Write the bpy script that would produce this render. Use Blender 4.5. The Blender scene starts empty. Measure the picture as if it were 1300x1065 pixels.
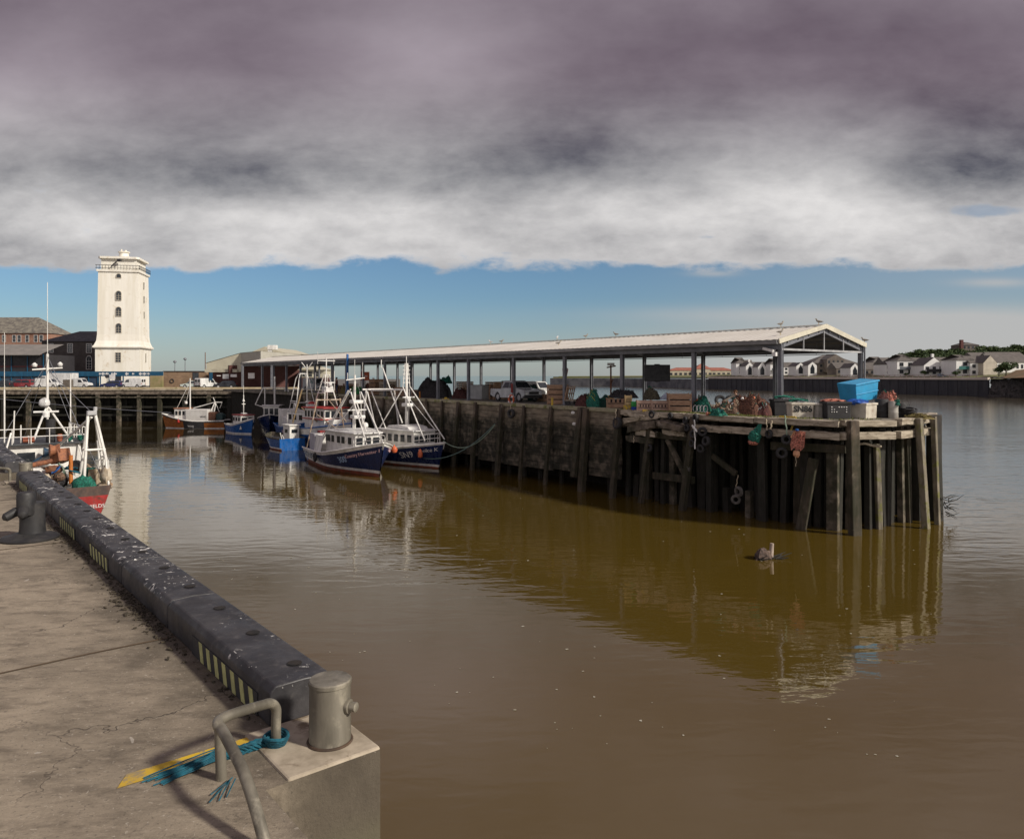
import bpy, math, random
from mathutils import Vector, Matrix, noise as mnoise
R = math.radians
SC = bpy.context.scene
COL = SC.collection
# ------------------------------------------------------------------ camera
F = 945.0; HZ = 477.0; CX = 650.0; EYE = 1.8; WL = -4.5
cam = bpy.data.objects.new('camera', bpy.data.cameras.new('camera'))
COL.objects.link(cam); SC.camera = cam
cam.location = (0, 0, EYE); cam.rotation_euler = (R(90), 0, 0)
cam.data.sensor_fit = 'HORIZONTAL'; cam.data.sensor_width = 36.0
cam.data.lens = 36.0 * F / 1300.0
cam.data.shift_y = -(532.5 - HZ) / 1300.0
cam.data.clip_start = 0.05; cam.data.clip_end = 20000
# ------------------------------------------------------------------ node helper
class S:
    """socket wrapper so that node maths can be written as expressions"""
    def __init__(s, nt, sock): s.nt = nt; s.k = sock
    def _m(s, op, *a):
        n = s.nt.nodes.new('ShaderNodeMath'); n.operation = op
        for i, v in enumerate((s,) + a):
            if isinstance(v, S): s.nt.links.new(v.k, n.inputs[i])
            else: n.inputs[i].default_value = v
        return S(s.nt, n.outputs[0])
    def __add__(s, o): return s._m('ADD', o)
    __radd__ = __add__
    def __mul__(s, o): return s._m('MULTIPLY', o)
    __rmul__ = __mul__
    def __sub__(s, o): return s._m('SUBTRACT', o)
    def __rsub__(s, o): return (s * -1) + o
    def __truediv__(s, o): return s._m('DIVIDE', o)
    def inv(s): 
        n = s.nt.nodes.new('ShaderNodeMath'); n.operation = 'DIVIDE'; n.inputs[0].default_value = 1.0
        s.nt.links.new(s.k, n.inputs[1]); return S(s.nt, n.outputs[0])
    def mx(s, o): return s._m('MAXIMUM', o)
    def mn(s, o): return s._m('MINIMUM', o)
    def ab(s): return s._m('ABSOLUTE')
    def exp(s): return s._m('EXPONENT')
    def pw(s, o): return s._m('POWER', o)
    def ramp(s, a, b, lo=0.0, hi=1.0, smooth=True):
        n = s.nt.nodes.new('ShaderNodeMapRange'); n.interpolation_type = 'SMOOTHSTEP' if smooth else 'LINEAR'
        s.nt.links.new(s.k, n.inputs[0])
        for i, v in enumerate((a, b, lo, hi)): n.inputs[i + 1].default_value = v
        return S(s.nt, n.outputs[0])
def nd(nt, t, ins=None, out=0, **kw):
    n = nt.nodes.new(t)
    for k, v in kw.items(): setattr(n, k, v)
    for k, v in (ins or {}).items():
        if isinstance(v, S): nt.links.new(v.k, n.inputs[k])
        else: n.inputs[k].default_value = v
    return S(nt, n.outputs[out])
def mixc(nt, f, a, b, bt='MIX'):
    n = nt.nodes.new('ShaderNodeMix'); n.data_type = 'RGBA'; n.blend_type = bt
    for k, v in ((0, f), (6, a), (7, b)):
        if isinstance(v, S): nt.links.new(v.k, n.inputs[k])
        else: n.inputs[k].default_value = v if k == 0 else (tuple(v) + (1,))[:4]
    return S(nt, n.outputs[2])
def comb(nt, x, y, z): return nd(nt, 'ShaderNodeCombineXYZ', {0: x, 1: y, 2: z})
def noise(nt, vec, sc, det=4, rough=.55, dist=0.0, out=0):
    return nd(nt, 'ShaderNodeTexNoise', {'Vector': vec, 'Scale': sc, 'Detail': det, 'Roughness': rough, 'Distortion': dist}, out)
# ------------------------------------------------------------------ world
SUN_DIR = Vector((.89, -.45, 0)).normalized(); ELEV = 33.0
w = bpy.data.worlds.new('World'); SC.world = w; w.use_nodes = True
nt = w.node_tree; nt.nodes.clear()
tc = nt.nodes.new('ShaderNodeTexCoord')
sep = nt.nodes.new('ShaderNodeSeparateXYZ'); nt.links.new(tc.outputs['Generated'], sep.inputs[0])
dx, dy, dz = (S(nt, sep.outputs[i]) for i in range(3))
zc = dz.mx(0.012); qx = dx / zc; qy = dy / zc
ya = dy.ab().mx(.15); A = dx / ya; E = dz / ya
def blob(a, e, ra, re, amp):
    u = (A - a) / ra; v = (E - e) / re
    return (u * u * -1 - v * v).exp() * amp
P = comb(nt, qx, qy, 0.0)
P2 = comb(nt, A * 1.0, E * 2.2, dy * .6)
n1 = noise(nt, P, .62, 5, .52, .15)
n2 = noise(nt, comb(nt, A * 1.0, E * 1.6, 1.4), 2.3, 5, .5, .05)
n3 = noise(nt, comb(nt, A * 1.0, E * 2.1, 3.3), 7.5, 8, .60, .12)
n5 = noise(nt, comb(nt, A * 1.0, E * 2.3, 9.1), 19.0, 5, .6, .1)
n4 = noise(nt, comb(nt, A * 1.0, E * 2.6, 7.7), 3.4, 3, .5, .1)
edge = qy + (n1 - .5) * 1.2 + (n3 - .5) * 3.4 + (n5 - .5) * 1.2
cover = edge.ramp(6.35, 7.1, 1.0, 0.0)
hole = (n3 + blob(.63, .222, .07, .011, .36) + blob(.26, .186, .04, .007, .26) + blob(-.0, .165, .03, .006, .2) + blob(.5, .165, .05, .005, .14)).ramp(.66, .84, 0.0, 1.0)
hole = hole * E.ramp(.16, .30, 1.0, 0.0)
cover = cover * (hole * -1 + 1)
lum = (n2 - .5) * .85 + .0
band = E.ramp(.285, .20) * .54
lum = lum + band + (n3 - .5) * E.ramp(.45, .22, .26, 1.25) + (n4 - .5) * E.ramp(.34, .2, .1, .6) + (n5 - .5) * E.ramp(.36, .2, .05, .45)
for b in ((-.66, .37, .15, .08, .22), (-.15, .46, .10, .08, .18), (-.05, .39, .12, .06, .16), (.14, .37, .22, .09, -.17), (.02, .32, .2, .04, -.1),
          (.55, .45, .18, .08, -.13), (.33, .29, .15, .07, .34), (.42, .23, .26, .04, .16), (-.38, .27, .40, .035, -.12), (-.1, .245, .35, .02, -.12),
          (.66, .31, .12, .05, -.10), (-.30, .50, .2, .05, -.05)):
    lum = lum + blob(*b)
lum = lum.mx(-.42) + dy.ramp(.25, -.5, 0.0, .50)  # unseen clouds behind the camera brightened as fill light
f = lum.ramp(-.42, 1.0, 0.0, 1.0, False)
mauve = mixc(nt, E.ramp(.24, .42), (.052, .060, .088), (.082, .055, .082))
cc = mixc(nt, f, mauve, mixc(nt, E.ramp(.26, .44), (.80, .78, .77), (.60, .53, .585)))
sky = nt.nodes.new('ShaderNodeTexSky'); sky.sky_type = 'NISHITA'; sky.sun_disc = False
sky.sun_elevation = R(ELEV); sky.sun_rotation = math.atan2(SUN_DIR.x, SUN_DIR.y)
sky.air_density = 1.0; sky.dust_density = .6; sky.ozone_density = 2.0
skc = mixc(nt, 1.0, S(nt, sky.outputs[0]), (.66, .84, 1.0), 'MULTIPLY')
hz = A.ramp(.02, .62) * E.ramp(.11, .03, .25, 1.0) + (blob(.36, .083, .22, .010, .35) + blob(.62, .075, .3, .02, .4)) * (n3 + .4)
hz = (hz + E.ramp(.11, .0, 0.0, .42) + blob(.27, .137, .03, .004, .5) + blob(.65, .125, .05, .006, .5)).mn(.92)
bg1 = nt.nodes.new('ShaderNodeBackground'); nt.links.new(skc.k, bg1.inputs[0]); bg1.inputs[1].default_value = .082
bg2 = nt.nodes.new('ShaderNodeBackground'); bg2.inputs[0].default_value = (.49, .485, .48, 1); bg2.inputs[1].default_value = 1.0
bg3 = nt.nodes.new('ShaderNodeBackground'); nt.links.new(cc.k, bg3.inputs[0]); bg3.inputs[1].default_value = 1.0
m1 = nt.nodes.new('ShaderNodeMixShader'); nt.links.new(hz.k, m1.inputs[0]); nt.links.new(bg1.outputs[0], m1.inputs[1]); nt.links.new(bg2.outputs[0], m1.inputs[2])
m2 = nt.nodes.new('ShaderNodeMixShader'); nt.links.new(cover.k, m2.inputs[0]); nt.links.new(m1.outputs[0], m2.inputs[1]); nt.links.new(bg3.outputs[0], m2.inputs[2])
wo = nt.nodes.new('ShaderNodeOutputWorld'); nt.links.new(m2.outputs[0], wo.inputs[0])
# ------------------------------------------------------------------ sun, exposure
sl = bpy.data.lights.new('sun', 'SUN'); sl.energy = 4.3; sl.angle = R(5); sl.color = (1, .93, .82)
so = bpy.data.objects.new('sun', sl); COL.objects.link(so)
sd = (SUN_DIR * math.cos(R(ELEV)) + Vector((0, 0, math.sin(R(ELEV)))))
so.rotation_euler = sd.to_track_quat('Z', 'Y').to_euler(); so.location = (40, -20, 40)
SC.view_settings.view_transform = 'Standard'; SC.view_settings.look = 'None'; SC.view_settings.gamma = 1
SC.view_settings.exposure = 0.0
# ------------------------------------------------------------------ materials
MATS = {}
def M(name, c1, c2=None, sc=3.0, rough=.7, bump=0.0, stretch=(1, 1, 1), metal=0.0, stain=None, stain_sc=1.0, stain_lo=.55, stain_hi=.7,
      bsc=None, detail=5, algae=None, world=False, spec=.5, coat=0):
    if name in MATS: return MATS[name]
    if c1 is None: c1 = (.3, .25, .2)
    m = bpy.data.materials.new(name); m.use_nodes = True; n = m.node_tree
    b = n.nodes['Principled BSDF']
    if world: vec = S(n, n.nodes.new('ShaderNodeNewGeometry').outputs['Position'])
    else: vec = S(n, n.nodes.new('ShaderNodeTexCoord').outputs['Object'])
    mp = nd(n, 'ShaderNodeMapping', {'Vector': vec, 'Scale': stretch})
    if c2 is None: c2 = tuple(x * .8 for x in c1)
    f = noise(n, mp, sc, detail, .6).ramp(.34, .66)
    c = mixc(n, f, c1, c2)
    if 'net' in name:
        vo = n.nodes.new('ShaderNodeTexVoronoi'); vo.feature = 'DISTANCE_TO_EDGE'; vo.inputs['Scale'].default_value = 9.0; n.links.new(vec.k, vo.inputs['Vector'])
        c = mixc(n, S(n, vo.outputs['Distance']).ramp(.03, .16) * .75, c, tuple(x * .22 for x in c1))
    if stain:
        g = noise(n, vec, stain_sc, 6, .65, .4).ramp(stain_lo, stain_hi)
        c = mixc(n, g, c, stain)
    if algae:   # tide-line weed: a stain between two heights
        pos = S(n, n.nodes.new('ShaderNodeNewGeometry').outputs['Position'])
        sp = n.nodes.new('ShaderNodeSeparateXYZ'); n.links.new(pos.k, sp.inputs[0]); z = S(n, sp.outputs[2])
        g = z + (noise(n, pos, .9, 4, .6) - .5) * 1.6
        band = g.ramp(-.5, -1.25) * g.ramp(-4.4, -3.4, .55, 1.0)
        c = mixc(n, band * noise(n, pos, 2.2, 4).ramp(.3, .6, .45, 1.0) * .95, c, algae)
    n.links.new(c.k, b.inputs['Base Color'])
    rr = noise(n, mp, sc * 2.1, 3).ramp(.3, .7, max(rough - .12, .02), min(rough + .12, 1))
    n.links.new(rr.k, b.inputs['Roughness'])
    b.inputs['Metallic'].default_value = metal; b.inputs['Specular IOR Level'].default_value = spec
    if coat: b.inputs['Coat Weight'].default_value = coat
    if bump:
        bm = n.nodes.new('ShaderNodeBump'); bm.inputs['Strength'].default_value = min(1, bump * 20); bm.inputs['Distance'].default_value = bump
        n.links.new(noise(n, mp, (bsc or sc * 2.5), 6, .65).k, bm.inputs['Height']); n.links.new(bm.outputs[0], b.inputs['Normal'])
    MATS[name] = m; return m
def paint(name, c, rough=.45, wear=(.25, .16, .10), lo=.60, hi=.72, sc=2.5):
    return M(name, c, tuple(x * .72 for x in c), 2.2, rough, .004, (1, 1, .45), stain=wear, stain_sc=sc * 1.3, stain_lo=lo - .03, stain_hi=hi - .01, bsc=12)
wood = M('weathered_timber', (.20, .16, .12), (.08, .062, .046), 2.2, .85, .015, (1, 1, 1), stain=(.34, .29, .23), stain_sc=1.7, stain_lo=.5, stain_hi=.75, bsc=9, world=True, algae=(.028, .028, .014))
wood_h = M('bleached_deck_timber', (.46, .40, .31), (.22, .18, .13), 3.0, .85, .015, (.5, .5, 3), stain=(.10, .085, .06), stain_sc=2.4, stain_lo=.55, stain_hi=.68, bsc=10, world=True)
wood_d = M('dark_wet_shaded_timber', (.034, .027, .021), (.014, .011, .009), 3, .8, .015, (1, 1, .3), stain=(.06, .05, .036), stain_sc=1.3, world=True, algae=(.014, .014, .008), bsc=9)  # wet timber; recess shade under the decks is put into this colour
wood_v = M('grained_upright_timber', (.115, .086, .060), (.034, .026, .019), 4, .85, .02, (1, 1, .15), stain=(.26, .215, .16), stain_sc=1.3, stain_lo=.58, stain_hi=.72, world=True, algae=(.024, .024, .010), bsc=8)
mossy = M('mossy_upright_timber', (.22, .19, .14), (.10, .085, .06), 4, .85, .02, (1, 1, .3), stain=(.13, .13, .03), stain_sc=2.2, stain_lo=.5, stain_hi=.66, world=True)
plankw = M('wet_wall_planking', (.26, .215, .155), (.11, .09, .065), 1.6, .85, .02, (.6, .6, 3), stain=(.34, .30, .23), stain_sc=.8, stain_lo=.5, stain_hi=.7, world=True, algae=(.012, .013, .006), bsc=6)
def concrete():
    m = bpy.data.materials.new('quay_concrete'); m.use_nodes = True; n = m.node_tree; b = n.nodes['Principled BSDF']
    pos = S(n, n.nodes.new('ShaderNodeNewGeometry').outputs['Position'])
    br = nd(n, 'ShaderNodeMapping', {'Vector': pos, 'Rotation': (0, 0, R(-39)), 'Scale': (1.0, 2.6, 1)})   # brushed across the quay
    c = mixc(n, noise(n, pos, .7, 6, .65).ramp(.3, .7), (.35, .29, .215), (.20, .165, .12))
    c = mixc(n, noise(n, br, 3.0, 6, .7).ramp(.42, .68, 0.0, .85), c, (.125, .10, .072))
    c = mixc(n, noise(n, br, 9, 8, .75).ramp(.5, .8, 0.0, .6), c, (.46, .39, .30))
    c = mixc(n, noise(n, pos, 2.4, 5, .7, .6).ramp(.60, .70, 0.0, .7), c, (.10, .080, .058))
    c = mixc(n, noise(n, pos, 30, 3, .6).ramp(.68, .74, 0.0, .6), c, (.08, .065, .05))
    c = mixc(n, noise(n, pos, 5.5, 3, .6, .5).ramp(.70, .73, 0.0, .5), c, (.50, .46, .40))
    sp = n.nodes.new('ShaderNodeSeparateXYZ'); n.links.new(pos.k, sp.inputs[0])
    v = S(n, sp.outputs[0]) * .774 + S(n, sp.outputs[1]) * .633     # distance from the fender line: darker close to it
    gr = (v + (noise(n, pos, 2.2, 5, .7) - .5) * .9).ramp(1.0, 1.5)
    c = mixc(n, gr * .85, c, (.065, .052, .036))
    ck = n.nodes.new('ShaderNodeTexVoronoi'); ck.feature = 'DISTANCE_TO_EDGE'; ck.inputs['Scale'].default_value = .55
    wv = nd(n, 'ShaderNodeVectorMath', {0: pos, 1: noise(n, pos, 2.5, 4, .6, out=1)}, operation='ADD'); n.links.new(wv.k, ck.inputs['Vector'])
    crack = S(n, ck.outputs['Distance']).ramp(.006, .0) * noise(n, pos, .6, 2).ramp(.45, .6)
    c = mixc(n, crack * .8, c, (.05, .038, .026))
    c = mixc(n, noise(n, pos, 48, 3, .6).ramp(.58, .70, 0.0, .6), c, (.07, .058, .045))
    c = mixc(n, noise(n, pos, 40, 3, .6, 1.0).ramp(.62, .72, 0.0, .45) * S(n, sp.outputs[2]).ramp(-.04, -.01), c, (.55, .50, .42))
    c = mixc(n, (S(n, sp.outputs[2]) + (noise(n, pos, 5, 6) - .5) * .22).ramp(-.22, -.42), c, (.11, .095, .062))
    n.links.new(c.k, b.inputs['Base Color']); b.inputs['Roughness'].default_value = .88
    bm = n.nodes.new('ShaderNodeBump'); bm.inputs['Strength'].default_value = .9; bm.inputs['Distance'].default_value = .006
    n.links.new((noise(n, br, 14, 8, .75) + noise(n, pos, 80, 3, .6) * .45 - crack * .8).k, bm.inputs['Height']); n.links.new(bm.outputs[0], b.inputs['Normal'])
    return m
conc = concrete()
conc_l = M('pale_block_concrete', (.44, .375, .285), (.27, .225, .165), 6, .9, .006, stain=(.15, .11, .07), stain_sc=7, stain_lo=.54, stain_hi=.68, bsc=50)
asph = M('yard_asphalt', (.13, .12, .11), (.09, .085, .08), .6, .9, stain=(.2, .18, .15), stain_sc=.15, world=True)
sheddeck = M('pier_deck_surface', (.20, .175, .14), (.12, .105, .085), 1.1, .9, .01, stain=(.10, .11, .04), stain_sc=.8, stain_lo=.55, stain_hi=.7, world=True)
roofm = M('cream_profiled_sheet', (.72, .69, .62), (.64, .61, .54), .7, .55, stain=(.42, .38, .30), stain_sc=.6, stain_lo=.55, stain_hi=.8)
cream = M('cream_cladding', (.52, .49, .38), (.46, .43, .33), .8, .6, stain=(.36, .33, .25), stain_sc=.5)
steel = M('blue_grey_steel', (.20, .205, .225), (.14, .145, .165), 2.0, .5, .002, stain=(.22, .19, .16), stain_sc=1.8, stain_lo=.62, stain_hi=.74)
steel_l = M('pale_grey_steel', (.42, .42, .42), (.30, .30, .31), 2.0, .5)
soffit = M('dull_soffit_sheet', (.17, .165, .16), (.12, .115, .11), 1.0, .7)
white = paint('white_boat_paint', (.84, .82, .77), .4, (.42, .30, .20), .62, .78, 1.6)
whitec = paint('white_plastic_gel', (.80, .79, .76), .35, (.6, .55, .48), .6, .8)
rust = M('rusty_iron', (.22, .085, .035), (.10, .05, .03), 6, .85, .01)
navy = paint('navy_hull_paint', (.010, .022, .085), .3, (.05, .05, .07), .62, .8)
bluep = paint('bright_blue_paint', (.010, .10, .34), .32, (.06, .10, .16), .64, .8)
midblue = paint('mid_blue_hull_paint', (.012, .07, .26), .32, (.05, .06, .10), .62, .8)
redp = paint('red_paint', (.42, .025, .018), .4, (.2, .05, .03))
antif = paint('red_antifouling', (.30, .075, .04), .6, (.12, .07, .04), .5, .65)
orangew = M('varnished_orange_hull', (.40, .14, .03), (.24, .075, .018), 2.5, .35, .003, (1, 1, 4), stain=(.06, .035, .02), stain_sc=2)
blackp = M('black_rubber', (.022, .022, .024), (.035, .034, .035), 3, .75, .004)
dglass = M('dark_window_glass', (.018, .022, .028), (.03, .035, .04), .8, .08, spec=.6)
oran = M('orange_plastic', (.62, .13, .045), None, 3, .5)
pinkr = M('faded_pink_net', (.62, .24, .17), (.40, .12, .08), 9, .8, .02)
greenn = M('green_netting', (.015, .22, .15), (.008, .10, .075), 16, .85, .03, bsc=30)
brownn = M('brown_netting', (.20, .085, .05), (.09, .04, .025), 14, .9, .03, bsc=30)
maroon = M('maroon_netting', (.13, .035, .03), (.05, .02, .018), 14, .9, .03, bsc=30)
blackn = M('black_netting', (.028, .026, .03), (.05, .045, .045), 14, .9, .03, bsc=30)
oliven = M('olive_rope', (.20, .16, .05), (.10, .08, .03), 16, .9, .02, bsc=30)
mixedn = M('mixed_tan_netting', (.26, .16, .10), (.10, .055, .04), 16, .9, .03, stain=(.02, .14, .10), stain_sc=4, stain_lo=.58, stain_hi=.66, bsc=30)
tealr = M('teal_rope', (.004, .10, .145), (.003, .05, .075), 30, .85, .004, bsc=90)
paler = M('pale_green_rope', (.26, .34, .26), None, 8, .8)
yellow = M('yellow_paint', (.60, .40, .02), (.50, .32, .03), 5, .7, stain=(.26, .21, .13), stain_sc=9, stain_lo=.48, stain_hi=.6)
cratew = M('crate_timber', (.42, .27, .17), (.27, .16, .10), 4, .85, .01, (1, 1, 4))
pinkc = M('pinkish_fish_crate', (.52, .36, .27), (.40, .26, .20), 4, .7)
tubw = M('dirty_white_tub', (.58, .54, .45), (.44, .40, .33), 2.5, .55, stain=(.20, .12, .07), stain_sc=2.8, stain_lo=.56, stain_hi=.7)
tubg = M('grey_tub', (.40, .38, .34), (.30, .28, .25), 2.5, .55, stain=(.16, .09, .05), stain_sc=2.6, stain_lo=.54, stain_hi=.68)
skyb = M('sky_blue_plastic', (.035, .33, .60), (.03, .27, .50), 2, .4)
galv = M('galvanised_grey', (.21, .19, .15), (.095, .085, .065), 5, .5, stain=(.30, .27, .21), stain_sc=6, metal=.2, stain_lo=.5, stain_hi=.66, bsc=30, stretch=(1, 1, .25), bump=.004)
castiron = M('black_cast_iron', (.016, .016, .018), (.034, .032, .031), 6, .6, .006, stain=(.14, .10, .07), stain_sc=5, stain_lo=.62, stain_hi=.75)
# building stuff
towerw = M('limewashed_render', (.84, .81, .73), (.74, .70, .60), .9, .75, .01, (1, 1, .12), stain=(.58, .48, .34), stain_sc=.7, stain_lo=.56, stain_hi=.75)
def brick(name, c1, c2, mort, s=1.0):
    if name in MATS: return MATS[name]
    m = bpy.data.materials.new(name); m.use_nodes = True; n = m.node_tree; b = n.nodes['Principled BSDF']
    tcx = n.nodes.new('ShaderNodeTexCoord'); sp = n.nodes.new('ShaderNodeSeparateXYZ'); n.links.new(tcx.outputs['Object'], sp.inputs[0])
    v = comb(n, S(n, sp.outputs[0]) + S(n, sp.outputs[1]), S(n, sp.outputs[2]), 0.0)
    br = nd(n, 'ShaderNodeTexBrick', {'Vector': v, 'Color1': tuple(c1) + (1,), 'Color2': tuple(c2) + (1,), 'Mortar': tuple(mort) + (1,), 'Scale': s, 'Mortar Size': .012, 'Brick Width': .45, 'Row Height': .15})
    g = noise(n, S(n, tcx.outputs['Object']), .5, 6, .7).ramp(.4, .75)
    c = mixc(n, g, br, tuple(x * .55 for x in c1))
    n.links.new(c.k, b.inputs['Base Color']); b.inputs['Roughness'].default_value = .9
    MATS[name] = m; return m
brick_red = brick('orange_red_brick', (.34, .16, .10), (.25, .12, .08), (.33, .27, .22))
brick_dk = brick('soot_dark_brick', (.080, .066, .060), (.058, .048, .044), (.10, .09, .08))
brick_old = brick('old_buff_brick', (.34, .22, .13), (.24, .145, .09), (.30, .24, .17))
brick_mar = brick('maroon_brick', (.105, .035, .03), (.08, .028, .025), (.10, .07, .06))
brick_gry = brick('grey_brown_brick', (.20, .165, .14), (.15, .125, .105), (.2, .18, .16))
slate = M('dark_slate', (.060, .060, .066), (.035, .035, .04), 1.2, .7, .01, stain=(.12, .11, .10), stain_sc=.4)
mosslate = M('lichen_slate', (.22, .20, .16), (.10, .09, .08), 1.4, .8, .01)
tileg = M('grey_brown_tile', (.135, .120, .108), (.10, .09, .082), .8, .8)
tiler = M('red_roof_tile', (.34, .12, .08), (.25, .09, .065), .5, .8)
rendw = M('white_house_render', (.84, .83, .80), (.78, .77, .74), .5, .8)
bluerail = paint('blue_hoarding_paint', (.006, .085, .17), .5, (.03, .10, .16))
grassm = M('rough_grass', (.12, .14, .045), (.17, .15, .07), .3, .95, world=True)
scrub = M('brown_scrub_bank', (.26, .15, .075), (.15, .11, .05), .25, .95, world=True, stain=(.06, .08, .025), stain_sc=.15)
sheet = M('dark_sheet_piling', (.030, .030, .036), (.05, .048, .052), .5, .7, world=True, stretch=(1, 1, .2))
stonew = M('breakwater_stone', (.15, .15, .155), (.07, .07, .08), .22, .9, world=True)
leaf = M('dark_foliage', (.020, .048, .014), (.055, .085, .020), 1.1, .8, world=True)
leaf2 = M('yellow_green_foliage', (.07, .10, .018), (.04, .07, .015), 1.1, .8, world=True)
bark = M('bark', (.09, .07, .05), (.05, .04, .03), 3, .9)
skin = M('skin', (.50, .29, .20), None, 5, .5)
denim = M('denim', (.05, .07, .13), None, 9, .8)
jacket = M('dark_jacket', (.022, .020, .026), None, 9, .8)
maroonj = M('maroon_jacket', (.09, .022, .024), None, 9, .8)
hairb = M('brown_hair', (.16, .07, .03), None, 20, .7)
gullw = M('white_feather', (.72, .71, .69), None, 9, .7)
gullg = M('grey_brown_feather', (.16, .14, .12), (.30, .28, .25), 9, .8)
# ------------------------------------------------------------------ mesh builder
class MB:
    def __init__(s): s.v = []; s.f = []; s.mi = []; s.ms = []; s.cur = 0
    def use(s, m):
        if m not in s.ms: s.ms.append(m)
        s.cur = s.ms.index(m); return s
    def add(s, vs, fs, T=None):
        o = len(s.v)
        s.v += [tuple(T @ Vector(p)) if T else tuple(p) for p in vs]
        for f in fs: s.f.append([i + o for i in f]); s.mi.append(s.cur)
        return s
    def box(s, c, d, rz=0, rx=0, ry=0, j=0):
        T = Matrix.Translation(c) @ Matrix.Rotation(rz, 4, 'Z') @ Matrix.Rotation(ry, 4, 'Y') @ Matrix.Rotation(rx, 4, 'X')
        x, y, z = (k / 2 for k in d)
        vs = [(a * x, b * y, e * z) for a in (-1, 1) for b in (-1, 1) for e in (-1, 1)]
        if j: vs = [tuple(k + random.uniform(-j, j) for k in p) for p in vs]
        return s.add(vs, [(0, 1, 3, 2), (4, 6, 7, 5), (0, 4, 5, 1), (2, 3, 7, 6), (0, 2, 6, 4), (1, 5, 7, 3)], T)
    def bar(s, a, b, w, h, up=(0, 0, 1)):
        a = Vector(a); b = Vector(b); d = (b - a); L = d.length; d.normalize()
        u = Vector(up)
        if abs(d.dot(u)) > .98: u = Vector((1, 0, 0))
        sd_ = d.cross(u).normalized(); u2 = sd_.cross(d)
        T = Matrix((tuple(d) + (0,), tuple(sd_) + (0,), tuple(u2) + (0,), (0, 0, 0, 1))).transposed(); T = Matrix.Translation((a + b) / 2) @ T
        x, y, z = L / 2, w / 2, h / 2
        return s.add([(p * x, q * y, r * z) for p in (-1, 1) for q in (-1, 1) for r in (-1, 1)],
                     [(0, 1, 3, 2), (4, 6, 7, 5), (0, 4, 5, 1), (2, 3, 7, 6), (0, 2, 6, 4), (1, 5, 7, 3)], T)
    def tube(s, pts, r, n=8, cap=True):
        pts = [Vector(p) for p in pts]; k = len(pts); rs = r if isinstance(r, (list, tuple)) else [r] * k
        o = len(s.v); prev = None
        for i, p in enumerate(pts):
            d = (pts[min(i + 1, k - 1)] - pts[max(i - 1, 0)]).normalized()
            if prev is None: u = Vector((0, 0, 1)) if abs(d.z) < .9 else Vector((1, 0, 0)); u = (u - d * u.dot(d)).normalized()
            else:
                u = (prev - d * prev.dot(d)); u = u.normalized() if u.length > 1e-6 else prev
            prev = u; q = d.cross(u)
            for j in range(n):
                t = 2 * math.pi * j / n; s.v.append(tuple(p + (u * math.cos(t) + q * math.sin(t)) * rs[i]))
        for i in range(k - 1):
            for j in range(n):
                a = o + i * n + j; b = o + i * n + (j + 1) % n
                s.f.append([a, b, b + n, a + n]); s.mi.append(s.cur)
        if cap:
            s.f.append([o + j for j in range(n)][::-1]); s.mi.append(s.cur)
            s.f.append([o + (k - 1) * n + j for j in range(n)]); s.mi.append(s.cur)
        return s
    def cyl(s, c, r, h, n=16, r2=None):
        c = Vector(c); return s.tube([c, c + Vector((0, 0, h))], [r, r if r2 is None else r2], n)
    def lathe(s, prof, c=(0, 0, 0), n=20, T=None):
        vs = []; fs = []; k = len(prof)
        for r, z in prof:
            for j in range(n):
                t = 2 * math.pi * j / n; vs.append((r * math.cos(t) + c[0], r * math.sin(t) + c[1], z + c[2]))
        for i in range(k - 1):
            for j in range(n):
                a = i * n + j; b = i * n + (j + 1) % n; fs.append((a, b, b + n, a + n))
        fs.append(tuple(range(n))[::-1]); fs.append(tuple((k - 1) * n + j for j in range(n)))
        return s.add(vs, fs, T)
    def torus(s, c, Rr, r, T=None, n=20, m=8, sq=1.0):
        vs = []; fs = []
        for i in range(n):
            a = 2 * math.pi * i / n
            for j in range(m):
                b = 2 * math.pi * j / m; q = Rr + r * math.cos(b)
                vs.append((q * math.cos(a), q * math.sin(a), r * math.sin(b) * sq))
        for i in range(n):
            for j in range(m):
                fs.append((i * m + j, ((i + 1) % n) * m + j, ((i + 1) % n) * m + (j + 1) % m, i * m + (j + 1) % m))
        return s.add(vs, fs, Matrix.Translation(c) @ (T or Matrix.Identity(4)))
    def prism(s, poly, z0, z1):
        k = len(poly); vs = [(x, y, z0) for x, y in poly] + [(x, y, z1) for x, y in poly]
        fs = [tuple(range(k))[::-1], tuple(range(k, 2 * k))] + [(i, (i + 1) % k, (i + 1) % k + k, i + k) for i in range(k)]
        return s.add(vs, fs)
    def prof(s, poly, y0, y1, tp=None):   # polygon in x,z pushed along y
        k = len(poly); vs = [(x, y0, z) for x, z in poly] + [(x, y1, z) for x, z in poly]
        if tp:
            zs = [z for _, z in poly]; za, zb = min(zs), max(zs); ym = (y0 + y1) / 2
            vs = [(x, ym + (y - ym) * (1 - tp * (z - za) / (zb - za + 1e-6)), z) for x, y, z in vs]
        fs = [tuple(range(k)), tuple(range(k, 2 * k))[::-1]] + [(i, i + k, (i + 1) % k + k, (i + 1) % k) for i in range(k)]
        return s.add(vs, fs)
    def quad(s, a, b, c, d): return s.add([a, b, c, d], [(0, 1, 2, 3)])
    def grid(s, fn, nu, nv, closed=False):
        vs = [fn(i / nu, j / nv) for i in range(nu + 1) for j in range(nv + 1)]
        return s.add(vs, [(i * (nv + 1) + j, (i + 1) * (nv + 1) + j, (i + 1) * (nv + 1) + j + 1, i * (nv + 1) + j + 1) for i in range(nu) for j in range(nv)])
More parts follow.
